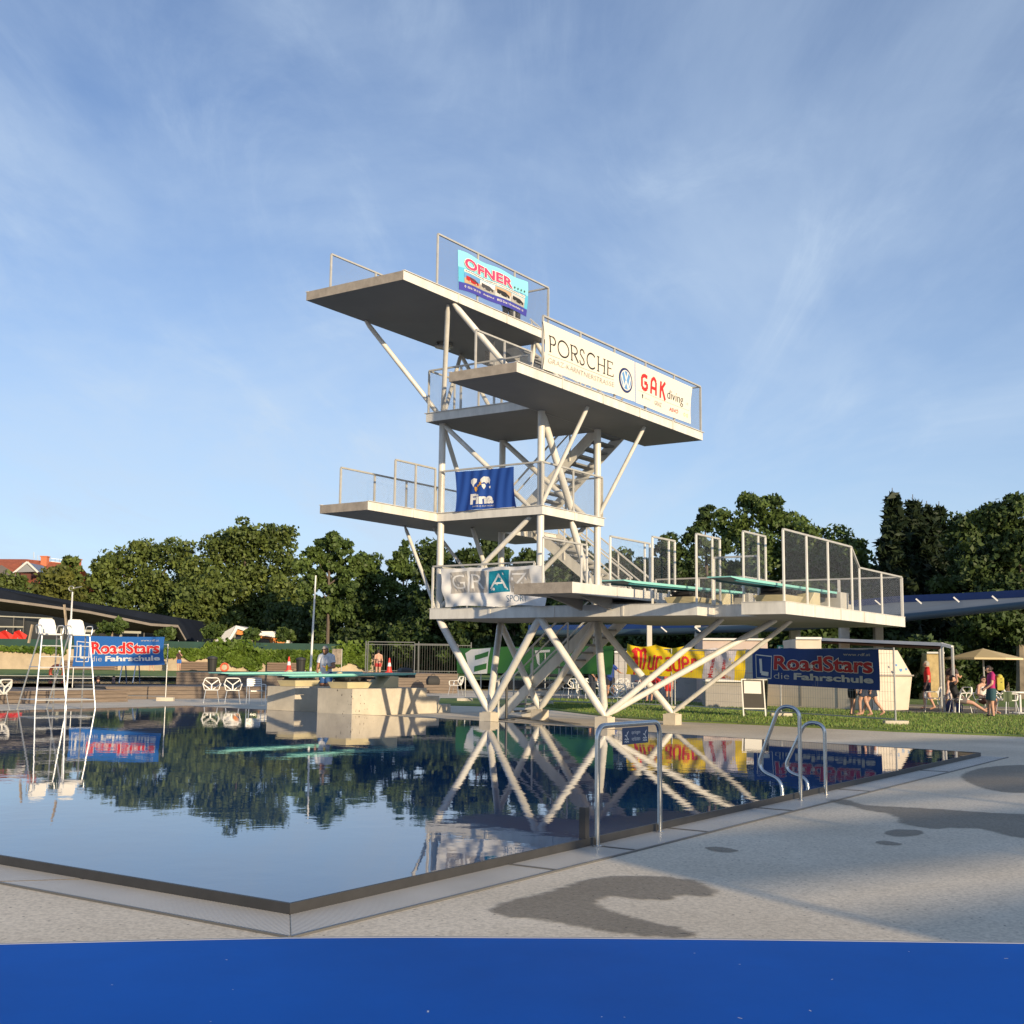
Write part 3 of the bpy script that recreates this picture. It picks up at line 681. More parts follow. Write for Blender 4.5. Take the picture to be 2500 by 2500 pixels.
# ------------------------------------------------------------------ poolside ladders
def hoop():
    p0 = T(-10.43, -15.27, G); t = thing('hoop_rail', 'square steel hoop rail with a small blue notice', 'pool rail', p0, TH)
    mb = MB(); w = 1.06; h = .93
    pts = smooth_path([(0, 0, 0), (0, 0, h), (w, 0, h), (w, 0, 0)], .11, 7); mb.tube(pts, .021, 14)
    mb.build('hoop', STEEL, t, smooth=True)
    mb = MB()
    for x in (0, w): mb.lathe((x, 0, .004), [(.04, 0), (.04, .008), (.022, .012)], 16)
    mb.build('foot_plate', STEEL, t)
    NAVY = mat('navy sign face', (.025, .05, .12), .45)
    mb = MB(); mb.box((.40, -.006, h-.165), (.84, .0, h-.03)); sg = mb.build('sign', NAVY, t)
    return t, sg
hoopT, hoopSign = hoop()
def ladder():
    t = thing('pool_ladder', 'pair of curved steel ladder rails at the pool edge', 'pool ladder', T(-10.43, -11.0, G), TH)
    for x in (0, .77):
        k = 1.0 if x == 0 else .80          # y+ points over the water; the second rail is lower
        pts = smooth_path([(x, -.03, 0), (x, -.03, .97*k), (x, .19, 1.0*k), (x, .47, .30*k), (x, .19, .20*k), (x, .17, 0)], .15, 8)
        mb = MB(); mb.tube(pts, .021, 14); mb.build('rail', STEEL, t, smooth=True)
    mb = MB()
    for x in (0, .77):
        for y in (-.03, .17): mb.lathe((x, y, .004), [(.035, 0), (.035, .008), (.022, .012)], 14)
    mb.build('foot_plate', STEEL, t)
ladder()
t = thing('overflow_post', 'short square steel post at the rim left of the hoop rail', 'post', T(-10.33, -15.3, G), TH)
mb = MB(); mb.box((-.03, -.03, .05), (.03, .03, .30)); mb.build('post', RIMM, t, bevel=.004)
t = thing('starting_post', 'thin dark post with a round foot beside the tower footing', 'post', at(1236, 1758, W+.0), 0)
mb = MB(); mb.tube([(0, 0, .02), (0, 0, .9)], .033, 10); mb.build('post', DARKST, t); mb = MB(); mb.lathe((0, 0, .0), [(.22, 0), (.22, .03), (.05, .05)], 18); mb.build('foot', DARKST, t)

# ------------------------------------------------------------------ blue table in front of the camera
BLUE = mat('smooth blue tabletop', (.0, .088, .43), .55, 0, .16, .9, .0, spec=.06)
def table():
    zt = .60; t = thing('blue_table', 'long smooth blue tabletop in the foreground', 'table', (0, 0, G))
    P = [at(x, y, zt) for x, y in ((-700, 2322), (0, 2306), (350, 2298), (700, 2291), (1000, 2289), (1400, 2291), (1900, 2296), (2500, 2304), (3200, 2318))]
    near = [Vector((P[-1].x+.1, 1.25, zt)), Vector((P[0].x-.1, 1.25, zt))]
    poly = [(p.x, p.y) for p in P+near]
    mb = MB(); mb.prism(poly, zt-G-.03, zt-G); mb.build('tabletop', BLUE, t)
    mb = MB(); e2 = [p-Vector((0, 0, G)) for p in P]
    for i in range(len(e2)-1): mb.bar(e2[i]+Vector((0, .006, -.014)), e2[i+1]+Vector((0, .006, -.014)), .010, .030)
    mb.build('edge_strip', mat('grey edge strip', (.30, .31, .33), .5), t)
    for x, y in ((P[0].x+.3, 1.5), (P[-1].x-.3, 1.5), (P[0].x+.3, P[0].y-.3), (P[-1].x-.3, P[-1].y-.3)):
        mb = MB(); mb.box((x-.03, y-.03, 0), (x+.03, y+.03, zt-G-.03)); mb.build('leg', GALV, t)
    mb = MB(); rr = random.Random(3)
    for k in range(16):
        p = at(rr.uniform(-50, 2550), rr.uniform(2315, 2500), zt+.0008); s = rr.uniform(.0006, .0016)
        ang = rr.uniform(0, 3); d = Vector((math.cos(ang), math.sin(ang), 0))*s*(rr.choice((1, 1, 1, 5))); e_ = Vector((-math.sin(ang), math.cos(ang), 0))*s*1.6
        mb.add([p-d-e_-Vector((0, 0, G)), p+d-e_-Vector((0, 0, G)), p+d+e_-Vector((0, 0, G)), p-d+e_-Vector((0, 0, G))], [(0, 1, 2, 3)])
    mb.build('dust_speck', mat('white dust', (.6, .6, .6), .8), t)
table()

# ------------------------------------------------------------------ banners and lettering
def solve_b(a, x, z):
    lo, hi = -40., 60.
    for _ in range(50):
        m = (lo+hi)/2; p = T(a, m, z)-Vector((0, 0, H)); X = 1250+FPX*p.dot(CX)/p.dot(_F)
        if X < x: lo = m
        else: hi = m
    return m
def solve_a(b, x, z):
    lo, hi = -40., 60.
    for _ in range(50):
        m = (lo+hi)/2; p = T(m, b, z)-Vector((0, 0, H)); X = 1250+FPX*p.dot(CX)/p.dot(_F)
        if X > x: lo = m
        else: hi = m
    return m
FLAT = {}
def fmat(name, col, rough=.75, **k): return mat('print '+name, col, rough, **k)
P_WHITE = fmat('white', (.74, .72, .68)); P_RED = fmat('red', (.62, .02, .02)); P_BLUE = fmat('blue', (.012, .10, .42))
P_CREAM = fmat('cream cloth', (.76, .70, .58)); P_BLACK = fmat('black', (.02, .02, .02)); P_GREY = fmat('grey', (.40, .37, .33))
P_TEAL = fmat('teal', (.0, .21, .30)); P_YEL = fmat('yellow', (.78, .55, .01)); P_GREEN = fmat('green', (.035, .16, .03))
P_PINK = fmat('pink', (.80, .05, .14)); P_CYAN = fmat('pale cyan', (.25, .68, .72)); P_INDIGO = fmat('indigo', (.05, .05, .32)); P_FLAGB = fmat('flag blue', (.008, .06, .30))
P_LGREY = fmat('light grey', (.55, .53, .50)); P_ORANGE = fmat('orange', (.75, .38, .06)); P_NAVY = fmat('navy', (.015, .03, .12)); P_DRED = fmat('dark red', (.42, .015, .015))
P_SAND = fmat('sand', (.50, .33, .20)); P_DK = fmat('dark grey', (.06, .06, .065)); P_SKY = fmat('sky blue', (.12, .30, .58)); P_MID = fmat('mid cyan', (.10, .45, .62))
class Banner:
    """a hanging cloth: four world corners, thickness, folds; prints follow the cloth"""
    def __init__(s, name, label, tl, tr, bl, br, base, cat='banner', wave=None, group=None, nx=64, ny=24, edge=None, toward=None):
        s.c = [Vector(p) for p in (tl, tr, bl, br)]
        s.w = (s.c[1]-s.c[0]).length; s.h = (s.c[2]-s.c[0]).length
        n = (s.c[1]-s.c[0]).cross(s.c[2]-s.c[0]).normalized(); tow = Vector((0, 0, H))-s.c[0]
        s.n = n if n.dot(tow) > 0 else -n; s.wave = wave or (lambda u, v: 0.); s.edge = edge or (lambda u, v: (0, 0))
        mb = MB(); vs = []
        for back in (0, 1):
            for j in range(ny+1):
                for i in range(nx+1): vs.append(s.P(i/nx, j/ny, -.004*back))
        k = (nx+1)*(ny+1); fs = []
        for j in range(ny):
            for i in range(nx):
                a = j*(nx+1)+i; fs.append((a, a+1, a+nx+2, a+nx+1)); fs.append((k+a, k+a+nx+1, k+a+nx+2, k+a+1))
        for i in range(nx):
            fs.append((i, k+i, k+i+1, i+1)); a = ny*(nx+1)+i; fs.append((a, a+1, k+a+1, k+a))
        for j in range(ny):
            a = j*(nx+1); fs.append((a, a+nx+1, k+a+nx+1, k+a)); a += nx; fs.append((a, k+a, k+a+nx+1, a+nx+1))
        mb.add(vs, fs); s.o = mb.build(name, base, smooth=True); tag(s.o, label, cat, group)
    def P(s, u, v, off=0.):
        eu, ev = s.edge(u, v); u2, v2 = u+eu, v+ev
        a = s.c[0].lerp(s.c[1], u2); b = s.c[2].lerp(s.c[3], u2)
        return a.lerp(b, v2)+s.n*(s.wave(u, v)+off)
    def put(s, me, name, m, layer=1):
        """me: mesh in metres, x right, y down from the top-left corner"""
        bm = bmesh.new(); bm.from_mesh(me); bmesh.ops.triangulate(bm, faces=bm.faces)
        if bm.verts:
            xs = [v.co.x for v in bm.verts]; ys = [v.co.y for v in bm.verts]
            st = max(.09, s.w/48); x = math.floor(min(xs)/st)*st+st
            while x < max(xs):
                bmesh.ops.bisect_plane(bm, geom=bm.verts[:]+bm.edges[:]+bm.faces[:], plane_co=(x, 0, 0), plane_no=(1, 0, 0)); x += st
            y = math.floor(min(ys)/.12)*.12+.12
            while y < max(ys):
                bmesh.ops.bisect_plane(bm, geom=bm.verts[:]+bm.edges[:]+bm.faces[:], plane_co=(0, y, 0), plane_no=(0, 1, 0)); y += .12
        for v in bm.verts:
            q = s.P(v.co.x/s.w, v.co.y/s.h, .007*layer); v.co = q
        bmesh.ops.recalc_face_normals(bm, faces=bm.faces)
        m2_ = bpy.data.meshes.new(name); bm.to_mesh(m2_); bm.free(); m2_.materials.append(m)
        o = bpy.data.objects.new(name, m2_); COL.objects.link(o); o.parent = s.o; bpy.data.meshes.remove(me); return o
    def text(s, body, x, y, w, h, m, name='lettering', layer=2, off=0., shear=0., mirror=False, space=1., outline=None, ow=.02, rot=0, arch=None, olayer=None):
        if outline is not None: s.text(body, x, y, w, h, outline, 'lettering_outline', olayer or layer-1, off+ow, shear, mirror, space, rot=rot, fit0=True) if False else s._text(body, x, y, w, h, outline, 'lettering_outline', olayer or layer-1, off, shear, space, rot, ow, mirror)
        return s._text(body, x, y, w, h, m, name, layer, off, shear, space, rot, 0., mirror)
    def _text(s, body, x, y, w, h, m, name, layer, off, shear, space, rot, grow, mirror=False):
        me = glyphs(body, off, shear, space)
        xs = [v.co.x for v in me.vertices]; ys = [v.co.y for v in me.vertices]
        x0, x1, y0, y1 = min(xs), max(xs), min(ys), max(ys)
        sx, sy = w/(x1-x0), h/(y1-y0)
        if grow:
            bpy.data.meshes.remove(me); me = glyphs(body, off, shear, space, grow/((sx+sy)/2))
        for v in me.vertices:
            X = (v.co.x-x0)*sx; Y = (y1-v.co.y)*sy
            if mirror: X = w-X
            if rot: X, Y = (Y, w-X) if rot > 0 else (h-Y, X)
            v.co = (x+X, y+Y, 0)
        return s.put(me, name, m, layer)
    def poly(s, pts, m, name='print', layer=1, holes=None):
        me = bpy.data.meshes.new('p'); bm = bmesh.new(); fs = bm.faces.new([bm.verts.new((p[0], p[1], 0)) for p in pts]); bm.to_mesh(me); bm.free(); return s.put(me, name, m, layer)
    def polys(s, lst, m, name='print', layer=1):
        me = bpy.data.meshes.new('p'); vs = []; fs = []
        for pts in lst: k = len(vs); vs += [(p[0], p[1], 0) for p in pts]; fs.append(tuple(range(k, k+len(pts))))
        me.from_pydata(vs, [], fs); return s.put(me, name, m, layer)
    def rect(s, x0, y0, x1, y1, m, name='print', layer=1): return s.poly([(x0, y0), (x1, y0), (x1, y1), (x0, y1)], m, name, layer)
def glyphs(body, off=0., shear=0., space=1., grow=0.):
    c = bpy.data.curves.new('t', 'FONT'); c.body = body; c.size = 1; c.offset = off+grow; c.shear = shear; c.space_character = space; c.resolution_u = 3; c.fill_mode = 'FRONT'
    o = bpy.data.objects.new('t', c); COL.objects.link(o); dg = bpy.context.evaluated_depsgraph_get()
    me = bpy.data.meshes.new_from_object(o.evaluated_get(dg)); bpy.data.objects.remove(o); bpy.data.curves.remove(c); return me
def star(cx, cy, r, rot=0, k=.42): return [(cx+(r if i % 2 == 0 else r*k)*math.sin(rot+math.pi*i/5), cy-(r if i % 2 == 0 else r*k)*math.cos(rot+math.pi*i/5)) for i in range(10)]
def star_tris(cx, cy, r):
    p = star(cx, cy, r); inner = [p[i] for i in (1, 3, 5, 7, 9)]; L_ = [inner]
    for i in range(5): L_.append([p[2*i], p[2*i+1], p[2*i-1]])
    return L_
def ringp(cx, cy, r0, r1, n=28, rx=1.):
    L_ = []
    for i in range(n):
        a, b = 2*math.pi*i/n, 2*math.pi*(i+1)/n
        L_.append([(cx+rx*r0*math.cos(a), cy+r0*math.sin(a)), (cx+rx*r1*math.cos(a), cy+r1*math.sin(a)), (cx+rx*r1*math.cos(b), cy+r1*math.sin(b)), (cx+rx*r0*math.cos(b), cy+r0*math.sin(b))])
    return L_
def stroke(pts, w):
    L_ = []
    for p, q in zip(pts, pts[1:]):
        d = Vector((q[0]-p[0], q[1]-p[1])); n = Vector((-d.y, d.x)).normalized()*w/2
        L_.append([(p[0]+n.x, p[1]+n.y), (q[0]+n.x, q[1]+n.y), (q[0]-n.x, q[1]-n.y), (p[0]-n.x, p[1]-n.y)])
    return L_
sn = math.sin
# --- white sponsor banner on the long platform
aP = -1.66
def onB(a, x, z): return T(a, solve_b(a, x, z), z)
def zof(a, x, y):       # height of the point seen at (x,y) on the vertical plane a = const
    lo, hi = -1, 14
    for _ in range(50):
        m = (lo+hi)/2; p = T(a, solve_b(a, x, m), m)-Vector((0, 0, H)); Y = 1250-FPX*p.dot(CY)/p.dot(_F)
        if Y > y: lo = m
        else: hi = m
    return m
def zofb(b, x, y):
    lo, hi = -1, 14
    for _ in range(50):
        m = (lo+hi)/2; p = T(solve_a(b, x, m), b, m)-Vector((0, 0, H)); Y = 1250-FPX*p.dot(CY)/p.dot(_F)
        if Y > y: lo = m
        else: hi = m
    return m
def qa(a, x, y): z = zof(a, x, y); return T(a, solve_b(a, x, z), z)
def qb(b, x, y): z = zofb(b, x, y); return T(solve_a(b, x, z), b, z)
B1 = Banner('banner', 'long white sponsor banner with black serif lettering and a round car emblem', qa(aP, 1327, 783), qa(aP, 1550, 883), qa(aP, 1326, 900), qa(aP, 1550, 981), P_CREAM,
            wave=lambda u, v: .02*sn(u*9)*v+.012*sn(u*23+v*3)*v-.01, edge=lambda u, v: (.02*sn(v*3.1)*(1-u), .0))
w, h = B1.w, B1.h
def serif(bn, txt, x, y, w, h, m, thick):
    wid = {'P': .62, 'O': .98, 'R': .72, 'S': .58, 'C': .85, 'H': .85, 'E': .62}
    gap = .13; tot = sum(wid[c] for c in txt)+gap*(len(txt)-1); sx = w/tot; cx = x; L_ = []
    for c in txt:
        W_ = wid[c]*sx; X = lambda q: cx+q*W_; Y = lambda q: y+h-q*h; t = thick; tn = thick*.5; sf = .13*W_
        def stem(q): L_.extend(stroke([(X(q), Y(0)), (X(q), Y(1))], t)); L_.extend(stroke([(X(q)-sf, Y(0)), (X(q)+sf, Y(0))], tn)); L_.extend(stroke([(X(q)-sf, Y(1)), (X(q)+sf, Y(1))], tn))
        def curve(pts, ww): L_.extend(stroke(pts, ww))
        if c in 'PR':
            stem(.15); L_.extend(stroke([(X(.15), Y(1)), (X(.55), Y(1))], tn)); curve([(X(.55+.35*sn(math.pi*i/8)), Y(1-.25+.25*math.cos(math.pi*i/8))) for i in range(9)], t*.9)
            L_.extend(stroke([(X(.15), Y(.5)), (X(.55), Y(.5))], tn))
            if c == 'R': L_.extend(stroke([(X(.45), Y(.5)), (X(1.05), Y(0))], t))
        elif c == 'O': curve([(X(.5+.48*sn(math.pi*i/12)), Y(.5+.52*math.cos(math.pi*i/12))) for i in range(25)], t*.85)
        elif c == 'C': curve([(X(.55+.5*math.cos(.75+i*(2*math.pi-1.5)/16)), Y(.5+.52*sn(.75+i*(2*math.pi-1.5)/16))) for i in range(17)], t*.9)
        elif c == 'S': curve([(X(.85), Y(.8)), (X(.7), Y(.98)), (X(.45), Y(1.02)), (X(.18), Y(.9)), (X(.14), Y(.7)), (X(.4), Y(.54)), (X(.7), Y(.4)), (X(.86), Y(.22)), (X(.75), Y(.05)), (X(.45), Y(-.02)), (X(.2), Y(.04)), (X(.08), Y(.24))], t*.8)
        elif c == 'H': stem(.14); stem(.86); L_.extend(stroke([(X(.14), Y(.5)), (X(.86), Y(.5))], tn))
        elif c == 'E':
            stem(.15); [L_.extend(stroke([(X(.15), Y(q)), (X(e_), Y(q))], tn)) for q, e_ in ((1, .9), (.52, .72), (0, .98))]
            L_.extend(stroke([(X(.9), Y(1)), (X(.9), Y(.84))], tn)); L_.extend(stroke([(X(.98), Y(0)), (X(.98), Y(.18))], tn))
        cx += (wid[c]+gap)*sx
    return bn.polys(L_, m, 'lettering', 1)
serif(B1, 'PORSCHE', .16, .26*h, w*.70, h*.33, P_BLACK, .045)
B1.rect(.12, h*.655, w*.745, h*.665, P_GREY, 'rule')
B1.text('GRAZ-KÄRNTNERSTRASSE', .14, h*.70, w*.71, h*.135, P_GREY, off=-.012)
cx, cy, r = w*.885, h*.56, h*.30
B1.polys(ringp(cx, cy, r*.80, r, 32, 1.12), P_NAVY, 'emblem', 1); B1.polys(ringp(cx, cy, 0.0, r*.78, 32, 1.12), P_SKY, 'emblem_field', 1)
def ln(pts): return [(cx+a*r*1.12, cy+b*r) for a, b in pts]
B1.polys(stroke(ln([(-.30, -.70), (0, -.05), (.30, -.70)]), .055)+stroke(ln([(-.66, -.36), (-.32, .62), (0, .02), (.32, .62), (.66, -.36)]), .055)+ringp(cx, cy, r*.74, r*.82, 28, 1.12), P_WHITE, 'emblem_mark', 2)
B2 = Banner('banner', 'white diving club banner with big red letters and small dark word', qa(aP, 1552, 884), qa(aP, 1691, 946), qa(aP, 1552, 983), qa(aP, 1686, 1035), P_CREAM,
            wave=lambda u, v: .015*sn(u*7+1)*v-.008, edge=lambda u, v: (-.02*sn(v*3.1)*u, .0))
w, h = B2.w, B2.h
# red angular capitals
def blk(ox, oy, s_, kind):
    W_ = s_*.86
    X = lambda a: ox+a*W_; Y = lambda b: oy+b*s_
    if kind == 'G': return stroke([(X(.92), Y(.14)), (X(.5), Y(.08)), (X(.12), Y(.22)), (X(.12), Y(.82)), (X(.5), Y(.94)), (X(.9), Y(.82)), (X(.9), Y(.52)), (X(.48), Y(.52))], s_*.22)
    if kind == 'A': return stroke([(X(.08), Y(1)), (X(.14), Y(.2)), (X(.5), Y(-.02)), (X(.82), Y(.2)), (X(.88), Y(1))], s_*.21)+stroke([(X(.15), Y(.62)), (X(.85), Y(.62))], s_*.18)
    return stroke([(X(.14), Y(0)), (X(.14), Y(1.02))], s_*.21)+stroke([(X(.14), Y(.56)), (X(.80), Y(-.02))], s_*.21)+stroke([(X(.40), Y(.40)), (X(.92), Y(1.06))], s_*.21)
g_ = []
for i, k in enumerate('GAK'): g_ += blk(w*.09+i*w*.165, h*.20, h*.42, k)
B2.polys(g_, P_RED, 'club_letters', 1)
B2.text('diving', w*.56, h*.33, w*.29, h*.31, P_DK, off=-.012); B2.text('.at', w*.90, h*.47, w*.05, h*.06, P_LGREY, off=-.01)
B2.rect(w*.04, h*.665, w*.97, h*.672, P_GREY, 'rule')
B2.text('GRAZ', w*.33, h*.75, w*.13, h*.11, P_GREY); B2.text('ASVÖ', w*.60, h*.745, w*.16, h*.12, P_RED, shear=.2); B2.text('GRAZ', w*.14, h*.77, w*.11, h*.045, P_LGREY, off=-.01)
B2.polys([[(w*.10, h*.73), (w*.125, h*.73), (w*.118, h*.83), (w*.108, h*.83)]], P_DK, 'crest'); B2.polys(ringp(w*.88, h*.82, h*.035, h*.05, 14)+ringp(w*.93, h*.82, h*.035, h*.05, 14), fmat('pale yellow', (.6, .55, .25)), 'rings')
# --- bus company banner on the top platform
aT = 1.40
B3 = Banner('banner', 'pale cyan bus company banner with pink name on the top platform railing', qa(aT, 1120, 609), qa(aT, 1291, 690), qa(aT, 1121, 703), qa(aT, 1289, 770), P_CYAN,
            wave=lambda u, v: .02*sn(u*11)*(.3+v)+.02*sn(v*4)*u-.02, edge=lambda u, v: (0, -.022*sn(u*14)*(1-v)+.03*(v*abs(2*u-1)**4)))
w, h = B3.w, B3.h
B3.rect(0, h*.42, w, h*.80, P_MID, 'cyan_band', 1) ; B3.rect(0, h*.80, w, h, P_INDIGO, 'indigo_band', 1)
B3.text('OFNER', w*.075, h*.14, w*.67, h*.27, P_PINK, off=.03, outline=P_WHITE, ow=.018, layer=4, olayer=3)
B3.polys([p for i in range(4) for p in star_tris(w*(.78+.052*i), h*.33, h*.05)], P_DK, 'stars', 3)
B3.text('www.ofner.at', w*.765, h*.39, w*.19, h*.055, P_INDIGO, layer=3)
B3.rect(w*.07, h*.445, w*.95, h*.515, P_WHITE, 'white_strip', 2)
B3.text('BUSUNTERNEHMER | REISEBÜRO | LIMOUSINENSERVICE | TAXI', w*.085, h*.455, w*.85, h*.05, P_DK, layer=3)
px0 = w*.07; pw = w*.22
for i, (sk, gd, vh) in enumerate(((P_SKY, P_SAND, P_DRED), (P_WHITE, P_GREY, P_DK), (P_SAND, P_LGREY, P_BLACK), (P_LGREY, P_GREY, P_BLACK))):
    a_, b_ = px0+i*pw, px0+(i+1)*pw-.01
    B3.rect(a_, h*.535, b_, h*.66, sk, 'picture', 2); B3.rect(a_, h*.66, b_, h*.795, gd, 'picture_ground', 2)
    q = pw
    B3.poly([(a_+q*.10, h*.60), (a_+q*.62, h*.615), (a_+q*.88, h*.68), (a_+q*.88, h*.74), (a_+q*.5, h*.745), (a_+q*.10, h*.70)], vh, 'vehicle_shape', 3)
    B3.polys(ringp(a_+q*.3, h*.725, 0, h*.022, 10)+ringp(a_+q*.7, h*.74, 0, h*.022, 10), P_LGREY, 'wheel_shape', 4)
    if i == 0: B3.poly([(a_+q*.32, h*.61), (a_+q*.84, h*.665), (a_+q*.84, h*.695), (a_+q*.32, h*.655)], P_DK, 'window_shape', 4)
B3.text('0316 / 28 10 50', w*.11, h*.86, w*.19, h*.055, P_WHITE, layer=2, off=.01); B3.text('office@ofner.at', w*.34, h*.86, w*.16, h*.06, P_WHITE, layer=2, off=.01)
B3.text('8053 Graz / Grottenhofstr. 16', w*.54, h*.855, w*.40, h*.06, P_WHITE, layer=2, off=.01); B3.polys(ringp(w*.08, h*.885, h*.018, h*.03, 14), P_WHITE, 'phone_sign', 2)
# --- blue flag on the middle deck
B4 = Banner('flag', 'deep blue flag with white world map hanging on the middle deck railing', qb(-.15, 1111, 1152), qb(-.15, 1254, 1139), qb(-.15, 1112, 1250), qb(-.15, 1261, 1238), P_FLAGB, cat='flag',
            wave=lambda u, v: .035*sn(u*17+v*2)*v*(1.1-v*.3)+.03*sn(u*6)*(.2+v)+.012*sn(u*41+v*5), edge=lambda u, v: (.03*sn(v*3.1)*(1-2*u), -.03*sn(u*3.14)*(v)*.6+.015*sn(u*3.1)*(1-v)), nx=80)
w, h = B4.w, B4.h
B4.polys([[(.27*w, .24*h), (.33*w, .20*h), (.38*w, .22*h), (.37*w, .30*h), (.33*w, .36*h), (.315*w, .43*h), (.29*w, .36*h), (.265*w, .31*h)],
          [(.44*w, .24*h), (.50*w, .17*h), (.58*w, .19*h), (.605*w, .27*h), (.59*w, .38*h), (.565*w, .32*h), (.53*w, .36*h), (.50*w, .31*h), (.46*w, .34*h), (.44*w, .30*h)],
          [(.46*w, .36*h), (.51*w, .36*h), (.52*w, .42*h), (.49*w, .50*h), (.465*w, .43*h)], [(.575*w, .43*h), (.605*w, .42*h), (.60*w, .48*h), (.58*w, .48*h)]], P_WHITE, 'world_map')
B4.polys([[(.335*w, .42*h), (.375*w, .43*h), (.39*w, .49*h), (.36*w, .56*h), (.335*w, .50*h)], [(.42*w, .31*h), (.46*w, .30*h), (.455*w, .38*h), (.42*w, .40*h)], [(.38*w, .38*h), (.42*w, .36*h), (.41*w, .42*h), (.385*w, .44*h)]], P_ORANGE, 'map_patch', 2)
B4.text('Fina', .26*w, .60*h, .37*w, .27*h, P_WHITE, off=.05, layer=1); B4.text('WATER IS OUR WORLD', .30*w, .905*h, .34*w, .035*h, P_WHITE, layer=1)
# --- city banner on the low deck
B5 = Banner('banner', 'creased white city sport banner with grey and blue letter squares', qb(-.22, 1076, 1388), qb(-.22, 1328, 1379), qb(-.22, 1084, 1482), qb(-.22, 1334, 1480), fmat('white cloth', (.70, .69, .67)),
            wave=lambda u, v: .04*sn(u*9+v*5)*v+.028*sn(u*24-v*9)*(.3+v)+.01*sn(u*50+v*13), edge=lambda u, v: (0, .02*abs(sn(u*10.5))*(1-v)-.03*(sn(u*6.3)**2)*v), nx=90)
w, h = B5.w, B5.h
for i, (x0, x1, m, ch) in enumerate(((.085, .255, P_GREY, 'G'), (.275, .445, P_GREY, 'R'), (.465, .665, P_TEAL, 'A'), (.675, .86, P_GREY, 'Z'))):
    sl_ = .015
    B5.poly([(w*(x0+sl_), h*.10), (w*(x1+sl_*.6), h*.08), (w*x1, h*.64), (w*x0, h*.66)], m, 'letter_square', 1)
    B5.text(ch, w*(x0+.022), h*.17, w*(x1-x0-.04), h*.38, P_WHITE, layer=2, off=-.006)
B5.text('SPORT', w*.635, h*.73, w*.18, h*.17, fmat('slate blue', (.05, .12, .22)), layer=1, off=-.01)
# --- blue notice on the hoop rail
sM = hoopT.matrix_basis
def sp(x, z): return sM @ Vector((x, -.0075, z))
B6 = Banner('notice_face', 'x', sp(.40, .895), sp(.84, .895), sp(.40, .765), sp(.84, .765), MATS['navy sign face'], nx=2, ny=2)
for k in ('label', 'category'): del B6.o[k]
B6.o.parent = hoopSign; B6.o.matrix_parent_inverse = sM.inverted()
w, h = B6.w, B6.h
_old = Banner.put
def put6(me, m):
    for v in me.vertices: v.co = B6.P(v.co.x/B6.w, v.co.y/B6.h, .001)
    me.materials.append(m); o = bpy.data.objects.new('lettering', me); COL.objects.link(o); o.parent = hoopSign; o.matrix_parent_inverse = sM.inverted(); return o
for txt, y in (('springen', .16), ('verboten', .52)):
    me = glyphs(txt); xs = [v.co.x for v in me.vertices]; ys = [v.co.y for v in me.vertices]; sx = w*.34/(max(xs)-min(xs)); sy = h*.28/(max(ys)-min(ys)); x0, y1 = min(xs), max(ys)
    for v in me.vertices: v.co = (w*.33+(v.co.x-x0)*sx, h*y+(y1-v.co.y)*sy, 0)
    put6(me, P_WHITE)
for ox in (.14, .86):
    c_ = w*ox; L_ = ringp(c_+.012, h*.30, 0, .009, 10)+stroke([(c_-.03, h*.42), (c_-.004, h*.46), (c_+.014, h*.62)], .009)+stroke([(c_-.004, h*.46), (c_+.03, h*.18)], .008)+stroke([(c_-.036, h*.70), (c_-.018, h*.64), (c_, h*.72), (c_+.018, h*.64), (c_+.036, h*.72)], .008)+stroke([(c_-.036, h*.85), (c_-.018, h*.79), (c_, h*.87), (c_+.018, h*.79), (c_+.036, h*.87)], .008)
    vs = []; fs = []
    for pts in L_: k = len(vs); vs += [(p[0], p[1], 0) for p in pts]; fs.append(tuple(range(k, k+len(pts))))
    me = bpy.data.meshes.new('diver'); me.from_pydata(vs, [], fs); o = put6(me, P_WHITE); o.name = 'diver_symbol'

# --- driving school banners on site fences
def fence_post(t, p, h, lean=0.):
    mb = MB(); mb.tube([(p.x, p.y, p.z), (p.x+lean, p.y, p.z+h)], .022, 8); mb.build('post', GALV, t, local=False)
def site_fence(label, P, h, net=True, feet=True):
    """P: foot points in world space"""
    t = thing('site_fence', label, 'fence', P[0], 0, 'site fence panels around the pool')
    for p in P:
        fence_post(t, p, h)
        if feet:
            mb = MB(); mb.box((p.x-.30, p.y-.12, p.z-.02), (p.x+.30, p.y+.12, p.z+.13)); mb.build('foot', CONC, t, local=False, bevel=.02)
    for a, b in zip(P, P[1:]):
        m = MB(); m.bar(a+Vector((0, 0, h-.02)), b+Vector((0, 0, h-.02)), .03, .03); m.bar(a+Vector((0, 0, .16)), b+Vector((0, 0, .16)), .03, .03); m.build('rail', GALV, t, local=False)
        if net:
            m = MB(); m.add([a+Vector((0, 0, .16)), b+Vector((0, 0, .16)), b+Vector((0, 0, h)), a+Vector((0, 0, h))], [(0, 1, 2, 3)]); m.build('wire_net', FNET, t, local=False)
    return t
fr = [at(2187, 1772, G), at(1907, 1752, G), at(1648, 1733, G)]
site_fence('site fence behind the right hand blue banner', fr, 1.95)
fm = [at(1640, 1733, G), at(1330, 1722, G), at(1135, 1713, G)]
site_fence('site fence carrying the yellow and green banners', fm, 2.0)
def vplane(p, q, x, y):
    """point seen at (x,y) on the vertical plane through p and q"""
    p2, q2 = Vector((p.x, p.y)), Vector((q.x, q.y)); d = ray(x, y); e_ = q2-p2; n = Vector((-e_.y, e_.x)); k = n.dot(p2)/(n.x*d.x+n.y*d.y)
    return Vector((d.x*k, d.y*k, H+d.z*k))
